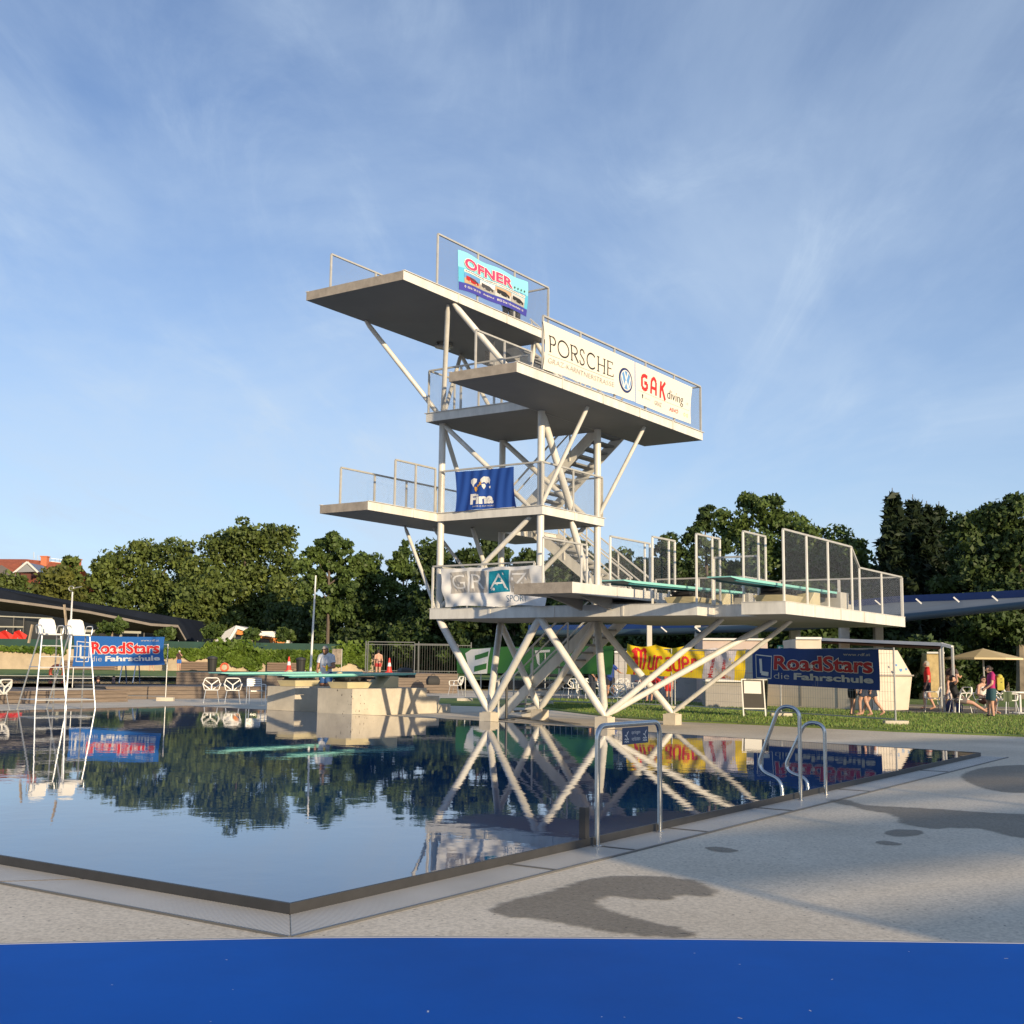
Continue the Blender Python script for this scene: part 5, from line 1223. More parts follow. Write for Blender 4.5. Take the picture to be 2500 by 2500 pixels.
# ------------------------------------------------------------------ dark sloping roof building at left
def roof_building():
    dd = 128; t0 = atd(-250, 1398, dd); t = thing('bath_building', 'low building under a long dark sloping roof', 'building', (t0.x, t0.y, LZ), 0)
    # outline of the roof as seen; extruded in depth
    def q(x, y): return atd(x, y, dd*math.cos(0))
    top = [(-250, 1392), (0, 1440), (150, 1463), (300, 1487), (430, 1508), (450, 1530), (468, 1566)]
    bot = [(455, 1566), (436, 1531), (370, 1527), (220, 1497), (100, 1480), (0, 1467), (-250, 1440)]
    DR = mat('dark blue grey roofing', (.012, .016, .026), .9, 0, .2, .6, spec=.1); FS = mat('weathered fascia', (.22, .19, .16), .8, 0, .25, .7)
    P = [q(x, y) for x, y in top+bot]; n = len(P); back = Vector((0, 16, 0)); mb = MB(); mb.add(P+[p+back for p in P], [tuple(range(n)), tuple(range(n, 2*n))[::-1]]+[(i, (i+1) % n, n+(i+1) % n, n+i) for i in range(n)]); mb.build('roof', DR, t, local=False)
    e1 = [(-250, 1441), (0, 1468), (100, 1481), (220, 1498), (370, 1528), (436, 1532), (456, 1567)]; e2 = [(-250, 1472), (0, 1491), (100, 1500), (200, 1518), (320, 1543), (425, 1547), (440, 1567)]
    A_ = [q(x, y)-Vector((0, .12, 0)) for x, y in e1]; B_ = [atd(x, y, dd+6) for x, y in e2]; mb = MB()
    for i in range(6): mb.add([A_[i], A_[i+1], B_[i+1], B_[i]], [(0, 1, 2, 3)]); mb.add([A_[i]+Vector((0, -.1, 0)), A_[i+1]+Vector((0, -.1, 0)), A_[i+1]+Vector((0, -.1, .25)), A_[i]+Vector((0, -.1, .25))], [(0, 1, 2, 3)])
    mb.build('fascia', FS, t, local=False)
    mb = MB(); a, b = q(-250, 1560), q(450, 1560); mb.add([(a.x, a.y+7, LZ), (b.x, b.y+7, LZ), (b.x, b.y+7, 4.2), (a.x, a.y+7, 8)], [(0, 1, 2, 3)]); mb.build('glass_front', mat('dark glazing', (.012, .014, .016), .15), t, local=False)
    for x in (15, 40, 225, 325, 340, 370): mb = MB(); c = q(x, 1560); mb.tube([(c.x, c.y+1.5, LZ+1), (c.x, c.y+1.5, q(x, 1500+.13*x).z)], .09, 8); mb.build('column', DARKST, t, local=False)
    RL = mat('weathered timber rail', (.34, .33, .27), .8)
    for (x0, y0, x1, y1, w_) in ((-20, 1508, 130, 1514, .10), (-20, 1533, 60, 1534, .12), (205, 1543, 345, 1547, .22)):
        a, b = q(x0, y0), q(x1, y1); a.y -= 5; b.y -= 5; a = Vector((a.x*.96, a.y, a.z)); b = Vector((b.x*.96, b.y, b.z)); mb = MB(); mb.bar(a, b, .1, w_); mb.build('rail', RL, t, local=False)
    for x in (37, 333, 195): a = q(x, 1505 if x < 100 else 1538); b = q(x, 1560); a.y -= 4.8; b.y -= 4.8; mb = MB(); mb.bar(a, Vector((a.x, a.y, LZ+1)), .22, .22); mb.build('post', RL, t, local=False)
    return t
roof_building()
# ground behind the wall sits higher
mb = MB(); _d = (wq-wp).normalized(); a, b = wp-_d*60+Vector((0, .9, 0)), wq+_d*1+Vector((0, .9, 0)); c, d_ = lv(930, 320), lv(-900, 320); mb.add([(p.x, p.y, LZ+1.6) for p in (a, b, c, d_)]+[(p.x, p.y, LZ-.3) for p in (a, b, c, d_)], [(0, 1, 2, 3), (0, 4, 5, 1), (1, 5, 6, 2)])
tag(mb.build('terrain', mat('dry upper lawn', (.12, .13, .045), .9, 0, .3, .5)), 'raised ground behind the sandy wall', kind='structure')
def pavilion():
    dd = 126; q = lambda x, y: atd(x, y, dd); p0 = q(600, 1565); t = thing('pavilion', 'small angular pavilion with white frame and orange walls', 'building', (p0.x, p0.y, LZ+1.0), 0)
    back = Vector((0, 7, 0))
    def ext(name, px, m, y0=0., dy=7.):
        P = [q(x, y)+Vector((0, y0, 0)) for x, y in px]; n = len(P); mb = MB(); bk = Vector((0, dy, 0)); mb.add(P+[p+bk for p in P], [tuple(range(n)), tuple(range(n, 2*n))[::-1]]+[(i, (i+1) % n, n+(i+1) % n, n+i) for i in range(n)]); return mb.build(name, m, t, local=False)
    ext('frame', [(553, 1568), (570, 1540), (576, 1527), (625, 1541), (665, 1541), (672, 1549), (702, 1551), (705, 1570), (698, 1570), (694, 1556), (665, 1556), (622, 1549), (580, 1535), (560, 1568)], P_WHITE)
    ext('side_panel', [(522, 1566), (540, 1546), (574, 1527), (577, 1532), (553, 1567)], mat('grey cladding', (.38, .38, .39), .6), .2)
    OR = mat('orange wall panel', (.62, .22, .05), .7); OR2 = mat('brown orange wall panel', (.38, .15, .05), .7)
    ext('soffit', [(580, 1535), (622, 1549), (665, 1556), (672, 1563), (600, 1552), (575, 1548)], OR, .3, 5)
    ext('wall', [(655, 1556), (670, 1556), (672, 1572), (658, 1572)], OR, .4, 4); ext('wall', [(673, 1556), (695, 1556), (702, 1572), (676, 1572)], OR, .2, 4)
    ext('glass_front', [(560, 1568), (575, 1548), (655, 1556), (658, 1570)], mat('dark glazing', (.012, .014, .016), .15), 1.2, 3)
pavilion()
def house():
    dd = 205; q = lambda x, y, o=0.: atd(x, y, dd)+Vector((0, o, 0)); p0 = q(40, 1600); t = thing('red_roof_house', 'big house with red tiled roof and brick chimneys', 'house', (p0.x, p0.y, LZ), 0)
    RT = mat('red roof tiles', (.30, .085, .045), .85, 0, .3, 1.2, .5, 12); OW = mat('orange plaster', (.55, .17, .08), .8); GLS = mat('grey skylight glass', (.12, .13, .15), .2)
    e = 9
    mb = MB(); mb.add([q(-120, 1352, e), q(10, 1353, e), q(135, 1366, e), q(150, 1372, e), q(185, 1440, -2), q(-120, 1440, -2)], [(0, 1, 2, 3, 4, 5)]); 
    mb.add([q(-120, 1352, e), q(150, 1372, e), q(150, 1440, 22), q(-120, 1440, 22)], [(0, 1, 2, 3)]); rf = mb.build('roof', RT, t, local=False)
    mb = MB(); a, b = q(-120, 1438, 0), q(180, 1438, 0); mb.box((a.x, a.y, LZ), (b.x, a.y+14, a.z)); mb.build('wall', OW, t, local=False)
    for x, y0, y1, w_ in ((60, 1349, 1366, 19), (144, 1356, 1370, 14)):
        mb = MB(); a, b = q(x-w_/2, y1+4, e-1), q(x+w_/2, y0, e-1); mb.box((a.x, a.y, a.z-1), (b.x, a.y+1.2, b.z)); mb.box((a.x-.12, a.y-.12, b.z), (b.x+.12, a.y+1.3, b.z+.15)); mb.build('chimney', OW, rf, local=False) if False else mb.build('chimney', OW, t, local=False)
    for x, y in ((22, 1370), (119, 1377)):
        mb = MB(); k = [(x-8, y-5), (x+6, y-3), (x+9, y+6), (x-4, y+4)]; mb.add([q(a, b, 9-(b-1352)/88*11-.8) for a, b in k]+[q(a, b, 9-(b-1352)/88*11-.3) for a, b in k], [(0, 1, 2, 3), (0, 4, 5, 1), (1, 5, 6, 2), (2, 6, 7, 3), (3, 7, 4, 0)]); mb.build('skylight', GLS, t, local=False)
    # dormer with glazed gable
    mb = MB(); mb.add([q(50, 1400, -2.2), q(81, 1376, -2.2), q(105, 1398, -2.2), q(81, 1376, 4), q(50, 1400, 4), q(105, 1398, 4)], [(0, 1, 2), (0, 4, 3, 1), (1, 3, 5, 2)]); mb.build('dormer', GLS, t, local=False)
    mb = MB(); mb.bar(q(48, 1402, -2.4), q(81, 1375, -2.4), .25, .3); mb.bar(q(81, 1375, -2.4), q(107, 1400, -2.4), .25, .3); mb.build('gable_trim', P_LGREY, t, local=False)
    mb = MB(); mb.add([q(-10, 1395, -2.2), q(18, 1382, -2.2), q(50, 1402, -2.2), q(70, 1430, -2.2), q(-20, 1430, -2.2)], [(0, 1, 2, 3, 4)]); mb.build('lower_roof', mat('dark slate', (.09, .075, .075), .7), t, local=False)
    mb = MB(); a, b = q(66, 1403, -2.4), q(92, 1420, -2.4); mb.box((a.x, a.y, b.z), (b.x, a.y+.3, a.z)); mb.build('balcony', mat('dark brown timber', (.12, .04, .025), .8), t, local=False)
    mb = MB(); 
    for x0, x1 in ((72, 136),):
        a, b = q(x0, 1351, e), q(x1, 1358, e); mb.bar(a, b, .05, .05); a2, b2 = q(x0, 1359, e), q(x1, 1366, e); mb.bar(a2, b2, .05, .05)
        for k in range(7): mb.bar(a.lerp(b, k/6), a2.lerp(b2, k/6)-Vector((0, 0, .4)), .06, .06)
    mb.tube([q(28, 1335, e), q(28, 1352, e)], .05, 5); mb.tube([q(38, 1343, e), q(38, 1356, e)], .04, 5)
    mb.build('roof_railing', GALV, t, local=False)
house()
# thin lamp mast and flagpole
t = thing('mast', 'thin leaning white mast above the left high chair', 'mast', lv(172, 62)+Vector((0, 0, .3)), 0); mb = MB(); a, b = atd(173, 1520, 62), atd(177, 1445, 62); mb.tube([(a.x, a.y, .4), a, b], [.05, .05, .035], 8); mb.build('pole', P_WHITE, t, local=False)
mb = MB(); c = atd(174, 1437, 62); mb.tube([(c.x+.12*math.cos(k*.4), c.y, c.z+.12*math.sin(k*.4)) for k in range(14)], .02, 6); mb.tube([c, atd(200, 1432, 62)], .02, 6); mb.build('ring', GALV, t, local=False)
t = thing('flagpole', 'thin white flagpole left of the man with the cap', 'flagpole', lv(757, 50)+Vector((0, 0, G)), 0); mb = MB(); a, b = atd(757, 1660, 50), atd(771, 1405, 50); mb.tube([(a.x, a.y, G), a, b], [.05, .05, .03], 8); mb.build('pole', P_WHITE, t, local=False)

# ------------------------------------------------------------------ long canopy at right
CANO = mat('grey canopy underside', (.17, .185, .19), .7, 0, .15, .6); CANB = mat('blue canopy skin', (.008, .04, .17), .55, 0, .2, .8)
CANE = mat('dark blue canopy edge roll', (.035, .07, .10), .6); CPOST = mat('pale steel column', (.50, .47, .40), .5, 0, .1, 4)
def canopy():
    # profile rails: lower front edge, upper edge; from far left to near right
    st = [(1290, 1551, 1538, 1527, 62), (1500, 1551, 1536, 1526, 60), (1700, 1547, 1532, 1520, 57), (1900, 1542, 1522, 1492, 53), (2050, 1533, 1508, 1470, 50), (2185, 1520, 1500, 1456, 47.5), (2350, 1503, 1484, 1449, 45), (2500, 1487, 1468, 1441, 43), (2800, 1457, 1438, 1420, 39.5)]
    p0 = atd(2050, 1600, 50); t = thing('canopy', 'long curved canopy with blue skin, grey underside and white clips', 'canopy', (p0.x, p0.y, G), 0)
    lo = [atd(x, a, d) for x, a, b, c, d in st]; lo2 = [atd(x, b, d+.0) for x, a, b, c, d in st]; up = [atd(x, c, d+5.0) for x, a, b, c, d in st]
    ins = [l+Vector((.6, 3.5, .15)) for l in lo2]
    mb = MB()
    for i in range(len(st)-1):
        mb.add([lo2[i], lo2[i+1], up[i+1]-Vector((0, 0, .25)), up[i]-Vector((0, 0, .25))], [(0, 1, 2, 3)])
    mb.build('underside', CANO, t, local=False)
    mb = MB()
    for i in range(len(st)-1): mb.add([up[i]-Vector((0, 0, .45)), up[i+1]-Vector((0, 0, .45)), up[i+1]+Vector((0, 0, .02)), up[i]+Vector((0, 0, .02)), up[i+1]+Vector((0, 5, -.5)), up[i]+Vector((0, 5, -.5))], [(0, 1, 2, 3), (3, 2, 4, 5)])
    mb.build('skin', CANB, t, local=False)
    mb = MB(); m_ = [(a+b)/2 for a, b in zip(lo, lo2)]; mb.tube(m_, [(a-b).length*.5 for a, b in zip(lo, lo2)], 10); mb.build('edge_roll', CANE, t, smooth=True, local=False)
    for x, y in ((2140, 1465), (2240, 1462), (2332, 1458), (2426, 1455), (1618, 1531), (1700, 1530)):
        a = atd(x-4, y, 45+(2426-x)*.012); b = atd(x+10, y+12, 45+(2426-x)*.012); mb = MB(); mb.bar(a, b, .12, .05); mb.build('clip', P_WHITE, t, local=False)
    for x, yt, d, w_, m in ((1585, 1550, 58, .24, CPOST), (1703, 1548, 57, .26, CPOST), (1843, 1545, 55, .26, CPOST), (1937, 1538, 56, .34, UNDER), (1950, 1530, 53, .12, CPOST), (2060, 1525, 50, .36, CPOST), (2143, 1520, 52, .34, CPOST)):
        p = atd(x, yt, d); mb = MB(); mb.box((p.x-w_/2, p.y-w_/2, G), (p.x+w_/2, p.y+w_/2, p.z+.5)); mb.build('column', CPOST, t, local=False, bevel=.02)
canopy()
# ------------------------------------------------------------------ kiosk containers
KW = mat('cream kiosk panel', (.62, .54, .43), .6, 0, .08, 2)
def kiosk():
    A = at(1868, 1727, G); B = at(2130, 1738, G); C = at(2228, 1737, G)
    t = thing('kiosk', 'cream kiosk container with slanted upper panels beside the path', 'kiosk', A, 0)
    d1 = (B-A).normalized(); d2 = (C-B).normalized(); h1, h2 = 1.18, 2.05
    nrm1 = Vector((d1.y, -d1.x, 0))
    dep = Vector((-.3, 2.6, 0))
    def prism(name, low, up, z0, z1, m):
        mb = MB(); n = len(low); mb.add([(p.x, p.y, z0) for p in low]+[(p.x, p.y, z1) for p in up], [tuple(range(n))[::-1], tuple(range(n, 2*n))]+[(i, (i+1) % n, n+(i+1) % n, n+i) for i in range(n)]); return mb.build(name, m, t, local=False)
    E_ = C+dep; F_ = A+dep
    out = Vector((.16, -.04, 0))
    body = prism('body', [A, B, C-out*.8, E_-out*.8, F_], [A, B, C+out*.1, E_+out*.1, F_], G+.05, G+h1, KW)
    prism('panel', [A, B, C+out*.0, E_, F_], [A+Vector((.02, .15, 0)), B+Vector((0, .15, 0)), C+Vector((-.42, .1, 0)), E_+Vector((-.42, 0, 0)), F_], G+h1+.05, G+h2, KW)
    mb = MB(); mb.add([], []); 
    for a, b in ((A, B), (B, C)): a2 = a+Vector((0, -.03, 0)); b2 = b+Vector((.03, -.03, 0)); mb.bar(Vector((a2.x, a2.y, G+h1+.025)), Vector((b2.x, b2.y, G+h1+.025)), .12, .045)
    mb.build('ledge', mat('grey ledge', (.30, .27, .24), .6), t, local=False)
    for x in (1960, 2050, 2130):
        p = at(x, 1730, G); mb = MB(); q = A.lerp(B, min(1, (x-1868)/262)); mb.bar(Vector((q.x, q.y-.012, G+.1)), Vector((q.x, q.y-.012, G+h1-.02)), .02, .01); mb.build('joint', DARKST, t, local=False)
    # blue shields painted on the end panel
    for (x, y, s) in ((2188, 1624, 5), (2199, 1636, 7), (2212, 1634, 5)):
        p = atd(x, y, (B.length+C.length)/2-.18); k = s*40/FPX*.5; mb = MB(); v = [(p.x-k, p.y, p.z+k), (p.x+k, p.y, p.z+k), (p.x+k, p.y, p.z-k*.3), (p.x, p.y, p.z-k*1.3), (p.x-k, p.y, p.z-k*.3)]; mb.add(v+[(a, b-.02, c) for a, b, c in v], [(0, 1, 2, 3, 4), (5, 6, 7, 8, 9)]); mb.build('shield_mark', P_SKY, t, local=False)
    mb = MB(); mb.box((B.x-.1, B.y, G-.02), (C.x-.5, C.y+1.5, G+.05)); mb.build('plinth', DARKST, t, local=False)
kiosk()
def simple_building(name, label, cat, px, d, depth, m, trim=None):
    p0 = atd((px[0][0]+px[1][0])/2, 1650, d); t = thing(name, label, cat, (p0.x, p0.y, G), 0)
    (x0, y0), (x1, y1) = px; a = atd(x0, y0, d); b = atd(x1, y0, d); zt = a.z; zb = max(G, atd(x0, y1, d).z)
    mb = MB(); v = [(a.x, a.y, zb), (b.x, b.y, zb), (b.x+.2, b.y+depth, zb), (a.x+.2, a.y+depth, zb)]; v += [(p[0], p[1], zt) for p in v]
    mb.add(v, [(0, 3, 2, 1), (4, 5, 6, 7), (0, 1, 5, 4), (1, 2, 6, 5), (2, 3, 7, 6), (3, 0, 4, 7)]); mb.build('wall', m, t, local=False, bevel=.02)
    mb = MB(); mb.bar(Vector((a.x, a.y-.06, zt+.03)), Vector((b.x, b.y-.06, zt+.03)), .14, .08); mb.build('roof_edge', trim or P_WHITE, t, local=False); return t
simple_building('kiosk', 'low pale pink kiosk behind the yellow banner', 'kiosk', ((1715, 1562), (1874, 1745)), 52, 3, mat('pale pink panel', (.55, .44, .38), .7, 0, .08, 2))
simple_building('kiosk', 'small cream kiosk top with a bright corner above the right blue banner', 'kiosk', ((1942, 1560), (2005, 1745)), 46, 3, KW)
simple_building('kiosk', 'long pale counter wall behind the standing tables', 'kiosk', ((1500, 1593), (1722, 1745)), 56, 2, mat('pale grey panel', (.42, .40, .38), .7, 0, .08, 2))
simple_building('kiosk', 'low grey container between the tables and the board', 'kiosk', ((1722, 1663), (1868, 1745)), 43, 2, mat('warm grey panel', (.36, .33, .30), .7, 0, .08, 2))  # container panels in a slightly mottled warm grey
simple_building('building', 'yellow plastered hut glimpsed under the trees at right', 'building', ((2262, 1595), (2305, 1745)), 60, 3, mat('yellow plaster', (.60, .45, .22), .8, 0, .3, 3))
def exit_sign():
    p = atd(1905, 1581, 47); t = thing('exit_sign', 'small green emergency sign above the right blue banner', 'sign', p, 0)
    mb = MB(); mb.box((-.12, -.015, -.09), (.12, .015, .09)); mb.build('plate', mat('sign green', (.02, .22, .13), .5), t)
    mb = MB(); mb.add([(-.08, -.017, -.04), (0, -.017, -.06), (0, -.017, .05), (-.08, -.017, .04)], [(0, 1, 2, 3)]); mb.add([(.02, -.017, -.01), (.08, -.017, -.01), (.08, -.017, .02), (.02, -.017, .02)], [(0, 1, 2, 3)]); mb.build('symbol', P_WHITE, t)
    mb = MB(); mb.tube([(0, .03, -1.5), (0, .03, -.05)], .02, 6); mb.build('post', GALV, t)
exit_sign()
# awning frame
def awning():
    t0 = atd(2330, 1660, 44); t = thing('awning_frame', 'white framed flat awning with dark red underside beside the kiosk', 'awning', (t0.x, t0.y, G), 0)
    a, b, c = atd(1990, 1560, 50), atd(2300, 1573, 43.5), atd(2325, 1580, 43); back = Vector((1.5, 4.5, .0))
    mb = MB(); mb.bar(a, b, .08, .11); mb.bar(b, c, .08, .10); mb.bar(b, b+back, .08, .1); mb.bar(a, a+back, .08, .1); mb.bar(a+back, b+back, .08, .1); mb.build('frame', P_WHITE, t, local=False)
    mb = MB(); dz = Vector((0, 0, -.10)); mb.add([a+dz, b+dz, b+back+dz, a+back+dz, a+dz*.6, b+dz*.6, b+back+dz*.6, a+back+dz*.6], [(0, 1, 2, 3), (7, 6, 5, 4)]); mb.build('underside', mat('dark red underside', (.10, .03, .03), .8), t, local=False)
    for p in (b, c, b+back, a+back*.2): mb = MB(); mb.tube([(p.x, p.y, G), p], .05, 8); mb.build('post', GALV, t, local=False)
awning()
def parasol():
    c = atd(2400, 1600, 50); t = thing('parasol', 'beige market parasol under the right hand trees', 'parasol', (c.x, c.y, G), 0)
    zt = atd(2408, 1583, 50).z-G; zb = zt-.36; r = 1.45; mb = MB(); n = 8; v = [(0, 0, zt)]+[(r*math.cos(i*6.283/n+.2), r*math.sin(i*6.283/n+.2), zb) for i in range(n)]+[(r*math.cos(i*6.283/n+.2), r*math.sin(i*6.283/n+.2), zb-.07) for i in range(n)]
    f = [(0, 1+i, 1+(i+1) % n) for i in range(n)]+[(1+i, 1+n+i, 1+n+(i+1) % n, 1+(i+1) % n) for i in range(n)]
    mb.add(v, f); mb.build('shade', mat('beige canvas', (.62, .52, .33), .8), t); mb = MB(); mb.tube([(0, 0, 0), (0, 0, zt)], .035, 8); mb.build('pole', GALV, t)
    mb = MB()
    for i in range(n): mb.tube([(0, 0, zb+.1), (r*.97*math.cos(i*6.283/n+.2), r*.97*math.sin(i*6.283/n+.2), zb-.01)], .012, 5)
    mb.build('ribs', WOODL, t)
parasol()

# ------------------------------------------------------------------ chairs, tables, small things
def cut_chair(label, loc, rz, m=PLAST, group=None, legm=None):
    """one piece shell chair: ring shaped back with a Y strut, arms, four splayed legs; faces +y"""
    t = thing('terrace_chair', label, 'chair', loc, rz, group)
    mb = MB(); s = .225
    seat = [(-.21, -.21), (.21, -.21), (.235, .0), (.22, .22), (-.22, .22), (-.235, .0)]; mb.prism(seat, .435, .462); mb.build('seat', m, t, bevel=.008)
    mb = MB(); yb = -.235
    top = smooth_path([(-.27, yb+.03, .67), (-.20, yb-.06, .83), (.20, yb-.06, .83), (.27, yb+.03, .67), (.16, yb-.01, .50), (-.16, yb-.01, .50)], .06, 4)
    pts = smooth_path([(-.05, yb-.01, .46), (-.285, yb, .64), (-.215, yb-.07, .845), (.215, yb-.07, .845), (.285, yb, .64), (.05, yb-.01, .46)], .06, 5)
    for p, q in zip(pts, pts[1:]): mb.bar(p, q, .030, .055, up=(0, 1, .1))
    mb.bar((-.21, yb-.045, .775), (0, yb-.02, .62), .03, .05, up=(0, 1, 0)); mb.bar((.21, yb-.045, .775), (0, yb-.02, .62), .03, .05, up=(0, 1, 0)); mb.bar((0, yb-.02, .64), (0, yb, .455), .045, .03, up=(0, 1, 0))
    mb.build('backrest', m, t, bevel=.006)
    for sx in (-1, 1):
        mb = MB(); pa = smooth_path([(sx*.28, yb+.01, .66), (sx*.30, -.02, .665), (sx*.285, .20, .655), (sx*.235, .20, .46)], .06, 4)
        for p, q in zip(pa, pa[1:]): mb.bar(p, q, .05, .022, up=(0, 0, 1))
        mb.build('armrest', m, t)
    for sx in (-1, 1):
        for sy in (-1, 1):
            mb = MB(); mb.tube([(sx*.19, sy*.18, .44), (sx*.255, sy*.26, 0)], .012, 8); mb.build('leg', legm or ALU, t, smooth=True)
    return t
CH = cut_chair('white shell chair at the pool edge, left of its twin', at(515, 1717, G), math.pi+.25, group='chairs at the far pool edge')
def chair(label, loc, rz, group, sc=1.): return dup(CH, loc, rz, label, group, sc)
chair('white shell chair at the pool edge, next to the aluminium chair', at(567, 1718, G), math.pi+.25, 'chairs at the far pool edge')
CH['group'] = 'chairs at the far pool edge'
chair('white chair cut off by the left picture edge', at(-12, 1735, G), 1.3, 'chairs at the far pool edge')
def alu_chair(label, loc, rz, group=None):
    t = thing('aluminium_chair', label, 'chair', loc, rz, group)
    mb = MB()
    for i in range(4): mb.box((-.23, -.02-.02, .60+i*.065), (.23, -.02, .645+i*.065), fr=lambda p: Vector((p[0], p[1]-.22-(p[2]-.45)*.25, p[2])))
    mb.build('backrest', ALU, t); mb = MB()
    for i in range(7): mb.box((-.23, -.22+i*.066, .44), (.23, -.165+i*.066, .455))
    mb.build('seat', ALU, t)
    for sx in (-1, 1):
        mb = MB(); mb.tube(smooth_path([(sx*.26, -.24, 0), (sx*.25, -.24, .45), (sx*.24, -.33, .86), (0, -.335, .87)], .05, 4), .013, 8); mb.tube(smooth_path([(sx*.25, -.25, .66), (sx*.28, .18, .66), (sx*.27, .23, 0)], .06, 4), .013, 8); mb.build('frame', ALU, t, smooth=True)
    return t
AC = alu_chair('slatted aluminium chair right of the white shell chairs', at(624, 1720, G), math.pi+.45)
mb = MB()
# lifeguard high chairs
def high_chair(label, x, y, rz, group):
    t = thing('lifeguard_chair', label, 'high chair', at(x, y, G), rz, group)
    zs = 2.08; m = ALU
    
    mb = MB()
    fl, fr_ = [Vector((sx*.37, .05, 0)) for sx in (-1, 1)], None
    for sx in (-1, 1):
        mb = MB(); mb.tube([(sx*.43, 0, 0), (sx*.26, -.28, zs)], .024, 8); mb.build('front_leg', m, t)
        mb = MB(); mb.tube([(sx*.50, -1.25, 0), (sx*.24, -.55, zs)], .02, 8); mb.build('rear_leg', m, t)
    for k in range(1, 7):
        z = zs*k/7; w_ = .43-.17*z/zs; mb = MB(); mb.bar((-w_, -.28*z/zs, z), (w_, -.28*z/zs, z), .05, .025); mb.build('rung', m, t)
    mb = MB(); mb.tube([(-.47, -1.1, .3), (.47, -1.1, .3)], .015, 6); mb.tube([(-.47, -1.1, .3), (-.355, -.04, .3)], .013, 6); mb.tube([(.47, -1.1, .3), (.355, -.04, .3)], .013, 6); mb.tube([(-.30, -.16, 1.2), (-.36, -.85, 1.2)], .013, 6); mb.tube([(.30, -.16, 1.2), (.36, -.85, 1.2)], .013, 6); mb.build('brace', m, t)
    mb = MB(); mb.prism([(-.22, -.68), (.22, -.68), (.25, -.22), (-.25, -.22)], zs, zs+.045); st = mb.build('seat', PLAST, t, bevel=.015)
    mb = MB()
    prof = [(-.24, zs+.02), (-.25, zs+.25), (-.21, zs+.43), (-.14, zs+.47), (.14, zs+.47), (.21, zs+.43), (.25, zs+.25), (.24, zs+.02)]
    n = len(prof); v = []
    for dy in (0, .035): v += [(x_, -.68-(z_-zs)*.18+dy-.06*(1-abs(x_)/.25), z_) for x_, z_ in prof]
    mb.add(v, [tuple(range(n)), tuple(range(n, 2*n))[::-1]]+[(i, (i+1) % n, n+(i+1) % n, n+i) for i in range(n)]); mb.build('backrest', PLAST, t, bevel=.01)
    for sx in (-1, 1):
        mb = MB(); mb.tube(smooth_path([(sx*.27, -.72, zs+.05), (sx*.31, -.70, zs+.27), (sx*.31, -.22, zs+.27), (sx*.27, -.20, zs+.0), (sx*.25, -.3, zs-.02)], .10, 5), .016, 8); mb.build('armrest', m, t, smooth=True)
    return t
HC1 = high_chair('left lifeguard high chair with white seat', 124, 1736, math.pi+.7, 'lifeguard high chairs')
HC2 = high_chair('right lifeguard high chair in front of the blue banner', 196, 1735, math.pi+.7, 'lifeguard high chairs')
for lb, x, y0, y1, dx, base in (('wooden board standing on the right high chair', 160, 1476, 1527, -6, 0), ('short wooden board hanging on the left high chair', 82, 1525, 1570, 12, 0)):
    a, b = atd(x-3, y0, 33.6), atd(x-3-dx*.0+(-9 if dx > 0 else 5), y1, 33.6); t = thing('wooden_board', lb, 'board', b, 0, 'loose boards on the high chairs'); mb = MB(); mb.bar(a, b, .10, .03, up=(1, 0, 0)) if False else mb.bar(a, b, .03, .10, up=(0, 1, 0)); mb.build('board', WOODL, t, local=False)
# lifebuoy on post, bins, cones
def lifebuoy(label, x, y, d, R_, gz):
    p = atd(x, y, d); t = thing('lifebuoy', label, 'lifebuoy', p, 0, 'lifebuoys'); OR = mat('orange lifebuoy', (.62, .10, .04), .5)
    mb = MB(); mb.tube([(R_*math.cos(k*.3142), 0, R_*math.sin(k*.3142)) for k in range(20)], R_*.24, 8, closed=True); mb.build('ring', OR, t, smooth=True)
    mb = MB(); mb.tube([(0, .12, gz-p.z), (0, .12, R_*1.1)], .03, 6); mb.build('post', GALV, t)
lifebuoy('orange lifebuoy seen through the left high chair', 139, 1641, 70, .36, .3)
lifebuoy('small orange lifebuoy by the ivy wall', 548, 1629, 100, .30, LZ)
def cone(label, x, y, d, z):
    p = lv(x, d); t = thing('traffic_cone', label, 'traffic cone', (p.x, p.y, z), 0, 'traffic cones')
    mb = MB(); mb.box((-.19, -.19, 0), (.19, .19, .035)); mb.build('base', RED, t, bevel=.01)
    RR = mat('cone orange red', (.75, .05, .03), .45); Wt = mat('cone white band', (.75, .73, .70), .5)
    for nm, m, a, b in (('body', RR, 0, .28), ('band', Wt, .28, .47), ('body', RR, .47, .60), ('tip', RR, .60, .72)):
        r = lambda z_: .145-.115*z_/.72; mb = MB(); mb.lathe((0, 0, .035), [(r(a), a), (r(b), b)], 16); mb.build(nm, m, t)
cone('red and white traffic cone left of the man with the cap', 706, 0, 64, .82); cone('red and white traffic cone right of the man with the cap', 951, 0, 64, .82)
